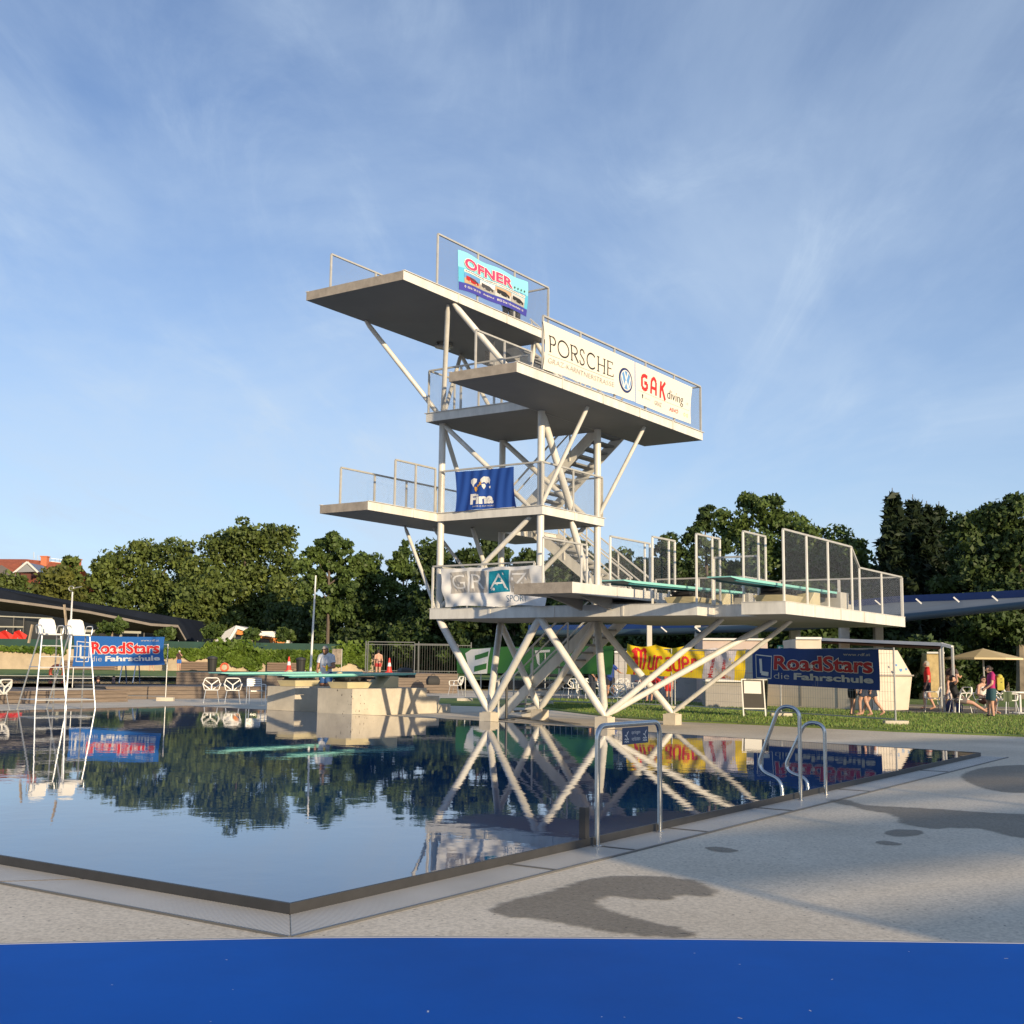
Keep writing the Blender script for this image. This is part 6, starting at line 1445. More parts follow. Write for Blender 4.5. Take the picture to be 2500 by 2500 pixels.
def a_board():
    p = at(1838, 1752, G); t = thing('a_board', 'dark A-frame board with a white paper sheet near the blue banner', 'sign board', p, -.05)
    W_, Hh = .60, 1.05
    Bk = mat('chalkboard', (.05, .045, .04), .7)
    for s in (-1, 1):
        fr_ = lambda q, s=s: Vector((q[0]+(.0 if s < 0 else .12), s*(.36*(1-q[2]/Hh))+(0), q[2]))
        mb = MB()
        for sx in (-1, 1): mb.bar(fr_((sx*W_/2, 0, 0)), fr_((sx*W_/2, 0, Hh)), .035, .035)
        mb.bar(fr_((-W_/2, 0, Hh)), fr_((W_/2, 0, Hh)), .035, .035); mb.bar(fr_((-W_/2, 0, .26)), fr_((W_/2, 0, .26)), .03, .03); mb.build('frame', P_WHITE if s < 0 else GALV, t)
        mb = MB(); v = [fr_((-W_/2, 0, .26)), fr_((W_/2, 0, .26)), fr_((W_/2, 0, Hh)), fr_((-W_/2, 0, Hh))]; mb.add(v, [(0, 1, 2, 3)]); mb.build('panel', Bk, t)
    mb = MB(); fr_ = lambda q: Vector((q[0], -.36*(1-q[2]/Hh)-.012, q[2])); mb.add([fr_((-.25, 0, .67)), fr_((.22, 0, .66)), fr_((.23, 0, 1.0)), fr_((-.24, 0, 1.01))], [(0, 1, 2, 3)]); mb.build('paper', P_WHITE, t)
    t.matrix_basis = t.matrix_basis @ Matrix.Scale(1.02, 4)
a_board()
def bar_table(label, x, y, h, r, m=PLAST):
    t = thing('round_table', label, 'table', at(x, y, G), 0, 'small round tables on the lawn edge')
    mb = MB(); mb.lathe((0, 0, h-.06), [(r-.02, 0), (r, .02), (r, .05), (r-.02, .06)], 20); mb.build('tabletop', m, t); mb = MB(); mb.tube([(0, 0, .03), (0, 0, h-.06)], .03, 8); mb.build('leg', GALV, t)
    mb = MB()
    for k in range(4): mb.bar((0, 0, .04), (.3*math.cos(k*1.571+.4), .3*math.sin(k*1.571+.4), .015), .04, .02)
    mb.build('foot', GALV, t)
bar_table('white topped standing table behind the front table', 1750, 1714, .84, .28); bar_table('white topped standing table with a bright leg, beside the pale container', 1777, 1719, .86, .30)
bar_table('terracotta topped table left of the standing tables', 1573, 1707, .80, .42, mat('terracotta top', (.50, .16, .08), .7)); bar_table('second terracotta topped table under the yellow banner', 1630, 1709, .78, .40, MATS['terracotta top'])
bar_table('small table between the dark shirted man and the blue shirted one', 1470, 1705, .75, .40); bar_table('small table right of the seated woman at right', 2480, 1741, .72, .35)
rr = random.Random(8)
cl = [(1392, 1706, .5), (1412, 1703, 2.2), (1446, 1705, 3.4), (1478, 1708, 5.2), (1499, 1703, 1.0), (1520, 1707, 2.9), (1541, 1704, 4.2), (1566, 1708, .3), (1600, 1707, 2.4), (1420, 1709, 4.4)]
nm = ['leftmost', 'second', 'third', 'fourth', 'fifth', 'sixth', 'seventh', 'eighth', 'ninth']
for i, (x, y, r) in enumerate(cl[:9]): chair('white chair on the path behind the tower, %s from the left' % nm[i], at(x, y, G), r, 'white chairs on the path behind the tower')
chair('white chair in the first row behind the tower legs, turned to the left', at(1420, 1709, G), 4.4, 'white chairs on the path behind the tower')
chair('white chair alone by the wooden terrace', at(1112, 1697, G), 1.2, None, 1.)
chair('white chair close to the tower footing on the grass', at(1500, 1738, G), 2.6, None, 1.)
chair('white chair under the right blue banner, facing the kiosk', at(2012, 1732, G), 1.2, None)
chair('white chair left of the walking child', at(2276, 1737, G), 1.35, 'chairs of the seated group')
chair('white chair of the man in the black shirt', at(2345, 1741, G), 1.9, 'chairs of the seated group')
chair('white chair of the woman in the white top', at(2402, 1741, G), 2.6, 'chairs of the seated group')
chair('white chair at the right end of the seated group', at(2460, 1744, G), -1.3, 'chairs of the seated group')
t = thing('table_leg_post', 'white table post at the far right edge', 'post', at(2492, 1742, G), 0); mb = MB(); mb.tube([(0, 0, 0), (0, 0, .62)], .035, 8); mb.build('post', P_WHITE, t); mb = MB(); mb.lathe((0, 0, 0), [(.25, 0), (.24, .03), (.05, .05)], 16); mb.build('foot', P_WHITE, t)
# litter bins, bench boxes, bags
def bin_(label, x, y, d, z):
    p = lv(x, d); t = thing('litter_bin', label, 'bin', (p.x, p.y, z), 0, 'dark litter bins by the wall'); mb = MB(); mb.lathe((0, 0, 0), [(.34, 0), (.40, 1.0), (.44, 1.02), (.44, 1.08)], 14); mb.build('body', BLACK, t); mb = MB(); mb.lathe((0, 0, 1.081), [(.45, 0), (.40, .12), (.1, .2)], 14); mb.build('lid', DARKST, t)
bin_('dark litter bin in front of the ivy, left one', 519, 0, 104, LZ); bin_('dark litter bin right of the traffic cone', 735, 0, 104, LZ)
BX = mat('brown slatted bench', (.22, .15, .11), .85, 0, .3, 5, stretch=(.3, .3, 5))
for lb, x, w_ in (('low brown bench box against the ivy wall, left one', 486, 1.35), ('low brown bench box against the ivy wall behind the cone', 693, 1.3), ('low brown bench box behind the left blue banner', 230, 2.2)):
    p = vplane(wp, wq, x, 1600)+Vector((0, -.6, 0)); t = thing('bench_box', lb, 'bench', (p.x, p.y, LZ), 0, 'bench boxes along the sandy wall'); 
    for k in range(4): mb = MB(); mb.box((-w_, -.25, .03+k*.2), (w_, .25, .2+k*.2)); mb.build('slat', BX, t)
def bag(label, p, s, m, name='bag'):
    t = thing(name, label, 'bag', p, .4); mb = MB(); mb.add([(x*s[0]*.5*k, y*s[1]*.5*k, z) for z, k in ((0, 1), (s[2]*.55, 1.03), (s[2], .72)) for x, y in ((-1, -1), (1, -1), (1, 1), (-1, 1))], [(3, 2, 1, 0), (8, 9, 10, 11)]+[(r*4+i, r*4+(i+1) % 4, r*4+4+(i+1) % 4, r*4+4+i) for r in (0, 1) for i in range(4)]); mb.build('body', m, t, bevel=min(s)*.2, smooth=True); mb = MB(); mb.tube(smooth_path([(-s[0]*.2, 0, s[2]*.9), (-s[0]*.1, 0, s[2]*1.2), (s[0]*.1, 0, s[2]*1.2), (s[0]*.2, 0, s[2]*.9)], .05, 3), .012, 6); mb.build('handle', m, t)
bag('black bag on the wooden terrace', atd(1057, 1672, 57.6), (.6, .35, .42), BLACK)
bag('white and navy towel bundle on the concrete block step', T(7.0, 4.15, .37), (.4, .5, .16), P_WHITE)
bag('dark clothing bundle on the low springboard end', T(7.0, 3.7, 1.04), (.35, .4, .12), P_DK)
bag('navy bag hanging low beside the seated man', at(2330, 1738, G), (.5, .3, .4), P_NAVY)
# park fence with dark pickets in the centre
GREYP = mat('dull grey fence paint', (.13, .135, .14), .6, .3)
def picket():
    a, b = lv(893, 92), lv(1150, 92); t = thing('park_fence', 'tall dark picket fence behind the bathers', 'fence', (a.x, a.y, LZ), math.atan2((b-a).y, (b-a).x)); L_ = (b-a).length; h = 2.4
    mb = MB(); 
    for z in (.3, h-.15): mb.bar((0, 0, z), (L_, 0, z), .04, .05)
    mb.build('rail', GREYP, t)
    for k in range(3): mb = MB(); mb.bar((L_*k/2, 0, 0), (L_*k/2, 0, h+.1), .08, .08); mb.build('post', GREYP, t)
    for k in range(42): mb = MB(); mb.bar((L_*(k+.5)/42, 0, .1), (L_*(k+.5)/42, 0, h-.1), .025, .025); mb.build('picket', DARKST, t)
picket()
ff = [at(898, 1690, G)]; 
t = thing('site_fence', 'tall site fence on the terrace right of the man with the cap', 'fence', lv(898, 62)+Vector((0, 0, .82)), 0, 'site fence panels around the pool')
P_ = [lv(898, 62)+Vector((0, 0, .2)), lv(1012, 62)+Vector((0, 0, .2)), lv(1118, 62)+Vector((0, 0, .2))]
for p, y in zip(P_, (1566, 1569, 1573)): q = atd(898, y, 62); mb = MB(); mb.tube([p, (p.x, p.y, q.z)], .03, 8); mb.build('post', GREYP, t, local=False)
for p, q, y in ((P_[0], P_[1], 1568), (P_[1], P_[2], 1572)): z = atd(1000, y, 62).z; m = MB(); m.bar((p.x, p.y, z), (q.x, q.y, z), .04, .04); m.build('rail', GREYP, t, local=False)
t = thing('notice_board', 'grey weathered notice board behind the man with the cap', 'notice board', lv(818, 84)+Vector((0, 0, LZ)), 0)
a, b = atd(812, 1584, 84), atd(834, 1622, 84); mb = MB(); mb.box((a.x, a.y, b.z), (b.x, a.y+.05, a.z)); mb.build('panel', mat('faded notices', (.30, .24, .19), .8, 0, .5, 4), t, local=False)
mb = MB(); [mb.tube([(x_, a.y+.03, LZ), (x_, a.y+.03, a.z)], .03, 6) for x_ in (a.x, b.x)]; mb.build('frame', GALV, t, local=False)
# second pool ladders
for lb, x in (('steel ladder rail of the second pool, left one', 297), ('steel ladder rail of the second pool, right one', 330)):
    p = atd(x, 1667, 56); t = thing('pool_ladder', lb, 'pool ladder', p, .3, 'ladder rails of the second pool'); mb = MB(); mb.tube(smooth_path([(-.1, -.3, 0), (0, 0, .85), (.12, .35, .85), (.2, .6, 0)], .2, 4), .03, 8); mb.build('rail', STEEL, t, smooth=True)
# red umbrellas / loungers on the terrace of the dark roofed building
for i, x in enumerate((14, 48)):
    p = atd(x, 1548, 119); t = thing('red_parasol', ('folded red parasol under the dark roof, left one', 'folded red parasol under the dark roof, right one')[i], 'parasol', p, 0, 'folded red parasols'); mb = MB(); mb.add([(-.7, 0, -.5), (.5, 0, -.6), (.7, 0, -.1), (0, -.2, .35), (-.5, 0, .2), (0, .4, .1)], [(0, 1, 2, 3, 4), (3, 2, 5), (4, 3, 5), (0, 4, 5), (1, 0, 5), (2, 1, 5)]); mb.build('cloth', RED, t); mb = MB(); mb.tube([(0, .1, -1.2), (0, .1, .4)], .03, 6); mb.build('pole', GALV, t)
# floodlights under the top platform
def flood(label, x, y, d, s):
    p = atd(x, y, d); t = thing('floodlight', label, 'floodlight', p, TH, 'floodlights under the top platform')
    mb = MB(); mb.lathe((0, 0, 0), [(.02, .20), (.12, .16), (.20, .02), (.24, -.10), (.23, -.11)], 20); hd = mb.build('head', GALV, t, smooth=True); mb = MB(); mb.lathe((0, 0, -.115), [(.225, 0), (.15, -.02), (.02, -.03)], 20); mb.build('glass', mat('lamp glass', (.35, .33, .30), .1), t)
    mb = MB(); zt = 9.785-p.z; mb.tube(smooth_path([(-.26, 0, -.02), (-.26, 0, zt-.05), (.26, 0, zt-.05), (.26, 0, -.02)], .04, 3), .018, 6); mb.build('bracket', DARKST, t); mb = MB(); mb.box((-.07, -.07, .15), (.07, .07, .32)); mb.build('housing', CREAM, t)
    t.matrix_basis = Matrix.Translation(p) @ Matrix.Rotation(TH, 4, 'Z') @ Matrix.Scale(s, 4)
flood('large round floodlight hanging behind the left strut', 1084, 838, 31.5, 1.05); flood('small round floodlight farther right under the platform', 1134, 846, 33, .8)
t = thing('square_floodlight', 'square floodlight above the seven and a half metre deck', 'floodlight', atd(1205, 880, 30.5), TH); mb = MB(); mb.box((-.30, -.06, -.18), (.30, .06, .18)); mb.build('housing', DARKST, t); mb = MB(); mb.box((-.27, -.075, -.15), (.27, -.062, .15)); mb.build('glass', mat('lamp glass', (.35, .33, .30), .1), t); mb = MB(); mb.tube([(0, 0, .18), (0, 0, 1.0)], .02, 6); mb.build('bracket', DARKST, t)

# ------------------------------------------------------------------ people
def tcap(mb, p, q, r0, r1, flat=1., n=12):
    p, q = Vector(p), Vector(q); d = (q-p); L_ = d.length or 1e-4; d.normalize(); u = Vector((1, 0, 0)) if abs(d.x) < .8 else Vector((0, 1, 0))
    y = d.cross(u).normalized(); x = y.cross(d).normalized(); rings = []
    for k in range(5): a = -math.pi/2+k*math.pi/8; rings.append((p+d*(r0*math.sin(a)), r0*math.cos(a)))
    for k in range(5): a = k*math.pi/8; rings.append((q+d*(r1*math.sin(a)), r1*math.cos(a)))
    base = len(mb.v)
    for c, r in rings:
        r = max(r, 1e-4)
        for i in range(n): t = 2*math.pi*i/n; mb.v.append(c+x*(r*math.cos(t))+y*(r*flat*math.sin(t)))
    for j in range(len(rings)-1):
        for i in range(n): i2 = (i+1) % n; mb.f.append((base+j*n+i, base+j*n+i2, base+(j+1)*n+i2, base+(j+1)*n+i)); mb.mi.append(0)
    mb.f.append(tuple(base+i for i in range(n))[::-1]); mb.f.append(tuple(base+(len(rings)-1)*n+i for i in range(n))); mb.mi += [0, 0]
J0 = dict(pel=(0, 0, .53), che=(0, .0, .735), nec=(0, -.005, .845), hea=(0, .012, .925),
          hipL=(-.052, 0, .51), hipR=(.052, 0, .51), kneL=(-.056, .012, .285), kneR=(.056, .012, .285), ankL=(-.055, -.01, .045), ankR=(.055, -.01, .045), toeL=(-.065, .085, .015), toeR=(.065, .085, .015),
          shoL=(-.105, -.005, .805), shoR=(.105, -.005, .805), elbL=(-.13, -.015, .635), elbR=(.13, -.015, .635), wriL=(-.128, .03, .50), wriR=(.128, .03, .50), hanL=(-.125, .055, .435), hanR=(.125, .055, .435))
def person(label, loc, rz, Hh, skin, clothes, hair=None, cap=None, pose=None, build=1., glasses=False, hairlen=.0, group=None, bun=False):
    """clothes: list of (name, material, [bones], grow[, (bone, t0, t1)...])"""
    J = {k: Vector(v) for k, v in J0.items()}
    for k, v in (pose or {}).items(): J[k] = Vector(v)
    b = build
    bones = dict(torso=('pel', 'che', .080*b, .085*b), chest=('che', 'nec', .080*b, .034), belly=('pel', 'pel', .082*b, .082*b), neck=('nec', 'hea', .030, .032), head=('hea', 'hea', .06, .06))
    for s in 'LR':
        bones['thigh'+s] = ('hip'+s, 'kne'+s, .053*b, .036*b); bones['shin'+s] = ('kne'+s, 'ank'+s, .034*b, .021); bones['foot'+s] = ('ank'+s, 'toe'+s, .024, .017)
        bones['arm'+s] = ('sho'+s, 'elb'+s, .032*b, .024*b); bones['fore'+s] = ('elb'+s, 'wri'+s, .024*b, .015); bones['hand'+s] = ('wri'+s, 'han'+s, .014, .014)
        bones['clav'+s] = ('nec', 'sho'+s, .036, .031*b)
    mb = MB()
    for k, (p, q, r0, r1) in bones.items():
        if k in ('head',): continue
        fl = .66 if k in ('torso', 'chest', 'belly') else (.55 if k.startswith('hand') else 1.)
        if k.startswith('hand'): continue
        tcap(mb, J[p], J[q], r0, r1, fl)
    hd = J['hea']; mb.ell(hd+Vector((0, 0, .004)), (.043, .054, .066), 18, 14); mb.ell(hd+Vector((0, .012, -.035)), (.030, .036, .032), 12, 8)
    tcap(mb, hd+Vector((0, .050, .008)), hd+Vector((0, .064, -.014)), .007, .009, 1, 8)                     # nose
    mb.ell(hd+Vector((0, .049, -.032)), (.016, .008, .006), 10, 6)                                          # mouth
    for s in (-1, 1): mb.ell(hd+Vector((s*.044, -.004, -.004)), (.007, .012, .017), 8, 6); mb.ell(hd+Vector((s*.018, .047, .012)), (.011, .007, .006), 8, 6)
    for s in 'LR':                                                                                           # palm and five fingers
        w_, h_ = J['wri'+s], J['han'+s]; d = (h_-w_); Ld = d.length; d.normalize(); fw = Vector((0, 1, 0)); side = d.cross(fw)
        if side.length < .2: side = d.cross(Vector((0, 0, 1)))
        side.normalize(); nrm = side.cross(d)
        tcap(mb, w_, w_+d*Ld*.75, .013, .019, .6, 10)
        for i, (o, l_) in enumerate(((-.016, .034), (-.0055, .040), (.0055, .038), (.016, .030))):
            a = w_+d*Ld*.72+nrm*o*1.0; c = a+d*l_*.6; e = c+(d*.8+side*.35*(1 if s == 'L' else -1)).normalized()*l_*.45; tcap(mb, a, c, .0062, .0058, 1, 7); tcap(mb, c, e, .0058, .0048, 1, 7)
        a = w_+d*Ld*.25+nrm*.016; tcap(mb, a, a+(d+nrm*.9).normalized()*.036, .007, .0055, 1, 7)
    me = bpy.data.meshes.new('raw'); me.from_pydata([tuple(v*Hh) for v in mb.v], [], mb.f)
    o = bpy.data.objects.new('raw', me); COL.objects.link(o); md = o.modifiers.new('r', 'REMESH'); md.mode = 'VOXEL'; md.voxel_size = .0075*Hh; md.use_smooth_shade = True
    sm = o.modifiers.new('s', 'SMOOTH'); sm.factor = .5; sm.iterations = 3
    dg = bpy.context.evaluated_depsgraph_get(); bm_ = bpy.data.meshes.new_from_object(o.evaluated_get(dg)); bpy.data.objects.remove(o); bpy.data.meshes.remove(me)
    bm_.name = 'person'; bm_.materials.clear(); bm_.materials.append(skin); root = bpy.data.objects.new('person', bm_); COL.objects.link(root)
    root.matrix_basis = Matrix.Translation(loc) @ Matrix.Rotation(rz, 4, 'Z'); tag(root, label, 'person', group)
    # nearest bone per vertex
    n = len(bm_.vertices); co_ = np.empty(n*3, np.float32); bm_.vertices.foreach_get('co', co_); co_ = co_.reshape(-1, 3)/Hh; no = np.empty(n*3, np.float32); bm_.vertices.foreach_get('normal', no); no = no.reshape(-1, 3)
    keys = list(bones); D = []; Tt = []
    for k in keys:
        p, q, r0, r1 = bones[k]; p, q = np.array(J[p]), np.array(J[q]); d = q-p; L2 = d@d; t = np.zeros(n) if L2 < 1e-9 else np.clip((co_-p)@d/L2, 0, 1); D.append(np.linalg.norm(co_-p-t[:, None]*d, axis=1)-(r0+(r1-r0)*t)); Tt.append(t)
    D = np.array(D); Tt = np.array(Tt); near = D.argmin(0); kn = np.array(keys)[near]; tt = Tt[near, np.arange(n)]
    polys = [tuple(p.vertices) for p in bm_.polygons]
    def shell(name, m, sel, grow, drape=None):
        fs = [f for f in polys if all(sel[i] for i in f)]
        if not fs: return None
        used = sorted({i for f in fs for i in f}); mp = {i: j for j, i in enumerate(used)}; vs = []
        for i in used:
            c = co_[i]+no[i]*grow
            if drape: c = drape(c)
            vs.append(tuple(c*Hh))
        c = bpy.data.meshes.new(name); c.from_pydata(vs, [], [tuple(mp[i] for i in f) for f in fs]); c.materials.append(m); c.polygons.foreach_set('use_smooth', [True]*len(fs))
        ob = bpy.data.objects.new(name, c); COL.objects.link(ob); ob.parent = root; return ob
    for cl in clothes:
        name, m, bl_, grow = cl[:4]; sel = np.zeros(n, bool)
        for bn in bl_:
            if ':' in bn: bb, rng = bn.split(':'); lo, hi = map(float, rng.split('-'))
            else: bb, lo, hi = bn, 0, 1
            for s in (('L', 'R') if bb in ('thigh', 'shin', 'foot', 'arm', 'fore', 'clav', 'hand') else ('',)): sel |= (kn == bb+s) & (tt >= lo) & (tt <= hi)
        shell(name, m, sel, grow, cl[4] if len(cl) > 4 else None)
    hz = np.array(hd)
    if hair:
        rel = co_-hz; sel = ((kn == 'head') | (kn == 'neck')) & ((rel[:, 2] > .030) | ((rel[:, 1] < .005) & (rel[:, 2] > -.03-hairlen)))
        shell('hair', hair, sel, .011)
        if hairlen > .02 or bun:
            m3_ = MB(); 
            if bun: m3_.ell((hd+Vector((0, -.055, .02)))*Hh, (.028*Hh,)*3, 12, 8)
            else:
                m3_.ell((hd+Vector((0, -.036, -.02-hairlen*.5)))*Hh, (.043*Hh, .026*Hh, (.05+hairlen*.6)*Hh), 14, 10)
            m3_.build('hair_length', hair, root, smooth=True)
    if cap:
        rel = co_-hz; sel = (kn == 'head') & (rel[:, 2] > .026); shell('cap', cap, sel, .012)
        m3_ = MB(); pk = [(.036*math.cos(a), .045+.045*math.sin(a)) for a in np.linspace(0, math.pi, 9)]; m3_.prism(pk, .026, .031, fr=lambda p: (hd+Vector((p[0], p[1], p[2]-.12*max(0, p[1]-.04))))*Hh); m3_.build('cap_peak', cap, root)
    if glasses:
        m3_ = MB(); 
        for s in (-1, 1): m3_.ell((hd+Vector((s*.018, .053, .010)))*Hh, (.014*Hh, .005*Hh, .010*Hh), 10, 6)
        m3_.bar((hd+Vector((-.03, .050, .014)))*Hh, (hd+Vector((.03, .050, .014)))*Hh, .004*Hh, .004*Hh); m3_.build('sunglasses', BLACK, root)
    return root
def face(lx, d):   # rotation so that local +y points to a given image direction: 'cam','left','right','away'
    return d
CL = lambda n, c, r=.8: mat('cloth '+n, c, r, 0, .12, 9)
HB = mat('dark brown hair', (.03, .018, .012), .6); HBR = mat('brown hair', (.12, .06, .03), .6); HG = mat('grey hair', (.35, .33, .30), .7)
SHIRT = ['torso', 'chest', 'belly', 'clav', 'arm:0-0.6']; SHORTS = ['belly', 'thigh:0-0.62', 'torso:0-0.15']; TRUNKS = ['belly', 'thigh:0-0.35', 'torso:0-0.1']
TOP = ['torso', 'chest:0-0.6', 'belly']
# man with the cap between the concrete blocks, looking down to his hands
person('man with pale cap and white polo shirt reading something behind the springboards', lv(797, 36.2)+Vector((0, 0, .02)), math.pi+.15-.5, 1.78, SKIN2,
       [('shirt', CL('white polo', (.62, .62, .66)), SHIRT, .014), ('shorts', CL('blue shorts', (.03, .10, .28)), SHORTS, .012)], HG, mat('pale cap', (.42, .38, .32), .8),
       dict(hea=(0, .045, .915), nec=(0, .015, .842), elbL=(-.15, .01, .64), elbR=(.15, .01, .64), wriL=(-.08, .13, .625), wriR=(.10, .12, .56), hanL=(-.045, .175, .65), hanR=(.06, .17, .55)), 1.12, glasses=True)
t = thing('sun_cream_bottle', 'small yellow bottle held by the man with the cap', 'bottle', atd(798, 1630, 35.85), 0); mb = MB(); mb.lathe((0, 0, -.1), [(.035, 0), (.036, .15), (.015, .18)], 12); mb.build('body', P_YEL, t); mb = MB(); mb.lathe((0, 0, .081), [(.016, 0), (.014, .04)], 10); mb.build('cap', BLACK, t)
FC = math.pi  # facing the camera
walk = dict(kneL=(-.056, .07, .29), ankL=(-.055, .06, .055), toeL=(-.06, .15, .03), kneR=(.056, -.03, .285), ankR=(.055, -.13, .06), toeR=(.06, -.045, .02))
def far(label, x, y, z, Hh, rz, skin, cl, hair=HB, pose=None, d=None, **k):
    p = at(x, y, z) if d is None else lv(x, d)+Vector((0, 0, z)); return person(label, p, rz, Hh, skin, cl, hair, pose=pose, **k)
far('boy in blue shorts and dark top by the ivy wall', 438, 0, LZ, 1.72, FC, SKIN, [('shirt', CL('dark brown', (.06, .03, .03)), SHIRT, .012), ('shorts', CL('bright blue', (.03, .13, .45)), SHORTS, .014)], None, dict(wriL=(-.05, .10, .86), elbL=(-.14, .05, .74), hanL=(-.03, .08, .91)), d=106, cap=P_WHITE)
far('person walking behind the left blue banner, only legs visible', 372, 0, LZ, 1.5, 1.2, SKIN, [('shirt', CL('grey', (.2, .2, .2)), SHIRT, .012), ('shorts', CL('charcoal', (.05, .05, .06)), SHORTS, .014)], HB, walk, d=101)
far('boy in orange trunks seen from behind', 980, 0, .50, 1.5, .2, SKIN, [('trunks', CL('orange yellow', (.55, .25, .03)), SHORTS, .014)], HB, dict(elbL=(-.17, -.02, .66), wriL=(-.12, .06, .58), hanL=(-.08, .08, .55), elbR=(.17, -.02, .66), wriR=(.15, .1, .62), hanR=(.15, .14, .66)), d=112)
far('person in dark top and white trousers by the picket fence', 1027, 0, .50, 1.55, .8, SKIN2, [('shirt', CL('navy', (.02, .03, .06)), SHIRT, .012), ('trousers', CL('pale', (.32, .33, .36)), ['belly', 'thigh', 'shin'], .010)], HB, None, d=112)
far('person in a long dark red robe by the picket fence', 1039, 0, .50, 1.55, 3.0, SKIN2, [('robe', CL('dark red', (.22, .015, .015)), ['torso', 'chest', 'belly', 'clav', 'arm', 'fore', 'thigh', 'shin:0-0.7'], .018)], HB, None, d=111)
far('girl in a bikini standing near the picket fence', 1057, 0, .50, 1.48, FC+.4, SKIN, [('bikini_top', CL('dark bikini', (.05, .03, .03)), ['torso:0.75-1', 'chest:0-0.2'], .008), ('bikini_bottom', CL('dark bikini', (.05, .03, .03)), ['belly'], .008)], HB, dict(elbL=(-.16, -.03, .66), wriL=(-.09, .02, .56), hanL=(-.06, .03, .53)), d=111)
SIT = dict(pel=(0, 0, .26), che=(0, -.02, .465), nec=(0, -.01, .575), hea=(0, .01, .655), hipL=(-.052, .0, .25), hipR=(.052, .0, .25), kneL=(-.07, .24, .27), kneR=(.07, .24, .27), ankL=(-.06, .26, .045), ankR=(.06, .28, .045), toeL=(-.065, .35, .015), toeR=(.065, .37, .015),
           shoL=(-.105, -.01, .535), shoR=(.105, -.01, .535), elbL=(-.14, .0, .37), elbR=(.14, .0, .37), wriL=(-.11, .12, .34), wriR=(.11, .12, .34), hanL=(-.09, .18, .33), hanR=(.09, .18, .33))
far('bare backed bather leaning behind the low springboards', 924, 0, .42, 1.6, .3, SKIN, [('trunks', CL('red trunks', (.4, .03, .03)), TRUNKS, .012)], HB, None, d=66)
# swimmers
for lb, x, hm in (('swimmer with dark wet hair in the second pool, left one', 243, HB), ('swimmer with dark hair and pale face in the second pool, right one', 281, HB)):
    p = lv(x, 62); person(lb, Vector((p.x, p.y, W2-1.70*.86)), FC if x > 250 else .5, 1.70, SKIN, [('trunks', CL('dark trunks', (.03, .03, .05)), TRUNKS, .012)], hm, group='swimmers in the second pool')
# behind the tower
far('man in black shirt and jeans bending over the tables behind the tower', 1446, 0, G, 1.88, 1.2+math.pi, SKIN2, [('shirt', CL('black', (.012, .012, .014)), SHIRT, .016), ('trousers', CL('dark jeans', (.02, .025, .04)), ['belly', 'thigh', 'shin'], .012)], HB, dict(hea=(.0, .06, .90), nec=(0, .03, .835), wriR=(.12, .09, .51), hanR=(.12, .12, .45)), d=49, build=1.15)
far('person in a blue shirt with arms spread behind the tower', 1490, 0, G, 1.70, .0, SKIN2, [('shirt', CL('blue', (.015, .05, .25)), SHIRT, .014), ('shorts', CL('dark', (.02, .02, .03)), SHORTS, .014)], HB, dict(elbL=(-.20, -.02, .70), wriL=(-.25, .03, .62), hanL=(-.27, .05, .58), elbR=(.20, -.02, .70), wriR=(.26, .03, .66), hanR=(.31, .04, .66)), d=50.5)
far('child in red shorts standing under the yellow banner', 1632, 0, G, 1.25, FC, SKIN, [('shorts', CL('red', (.5, .02, .02)), SHORTS, .016), ('shirt', CL('red white', (.5, .10, .09)), SHIRT, .012)], HB, None, d=47.5)
far('seated person in a red top under the yellow banner', 1600, 0, G, 1.6, 2.4, SKIN, [('shirt', CL('red', (.5, .02, .02)), SHIRT, .014), ('shorts', CL('dark', (.02, .02, .03)), SHORTS, .012)], HB, SIT, d=48.5)
# legs under the blue banner
far('child in dark skirt walking under the right blue banner', 2078, 0, G, 1.45, -1.4, SKIN, [('shirt', CL('coral', (.45, .12, .08)), SHIRT, .012), ('shorts', CL('black', (.012, .012, .014)), SHORTS, .02)], HB, None, d=38.2)
far('person in navy shorts striding under the right blue banner', 2106, 0, G, 1.62, 1.25, SKIN, [('shirt', CL('dark', (.02, .02, .03)), SHIRT, .014), ('shorts', CL('navy', (.02, .03, .06)), SHORTS, .02)], HBR, walk, d=37.6)
far('person in white top and navy shorts at the front of the striding pair', 2128, 0, G, 1.58, 1.35, SKIN, [('shirt', CL('white polo', (.62, .62, .66)), SHIRT, .014), ('shorts', CL('navy', (.02, .03, .06)), SHORTS, .02)], HBR, dict(kneL=(-.056, .10, .30), ankL=(-.055, .20, .06), toeL=(-.06, .28, .06), kneR=(.056, -.06, .285), ankR=(.055, -.20, .09), toeR=(.06, -.13, .03)), d=37.9)
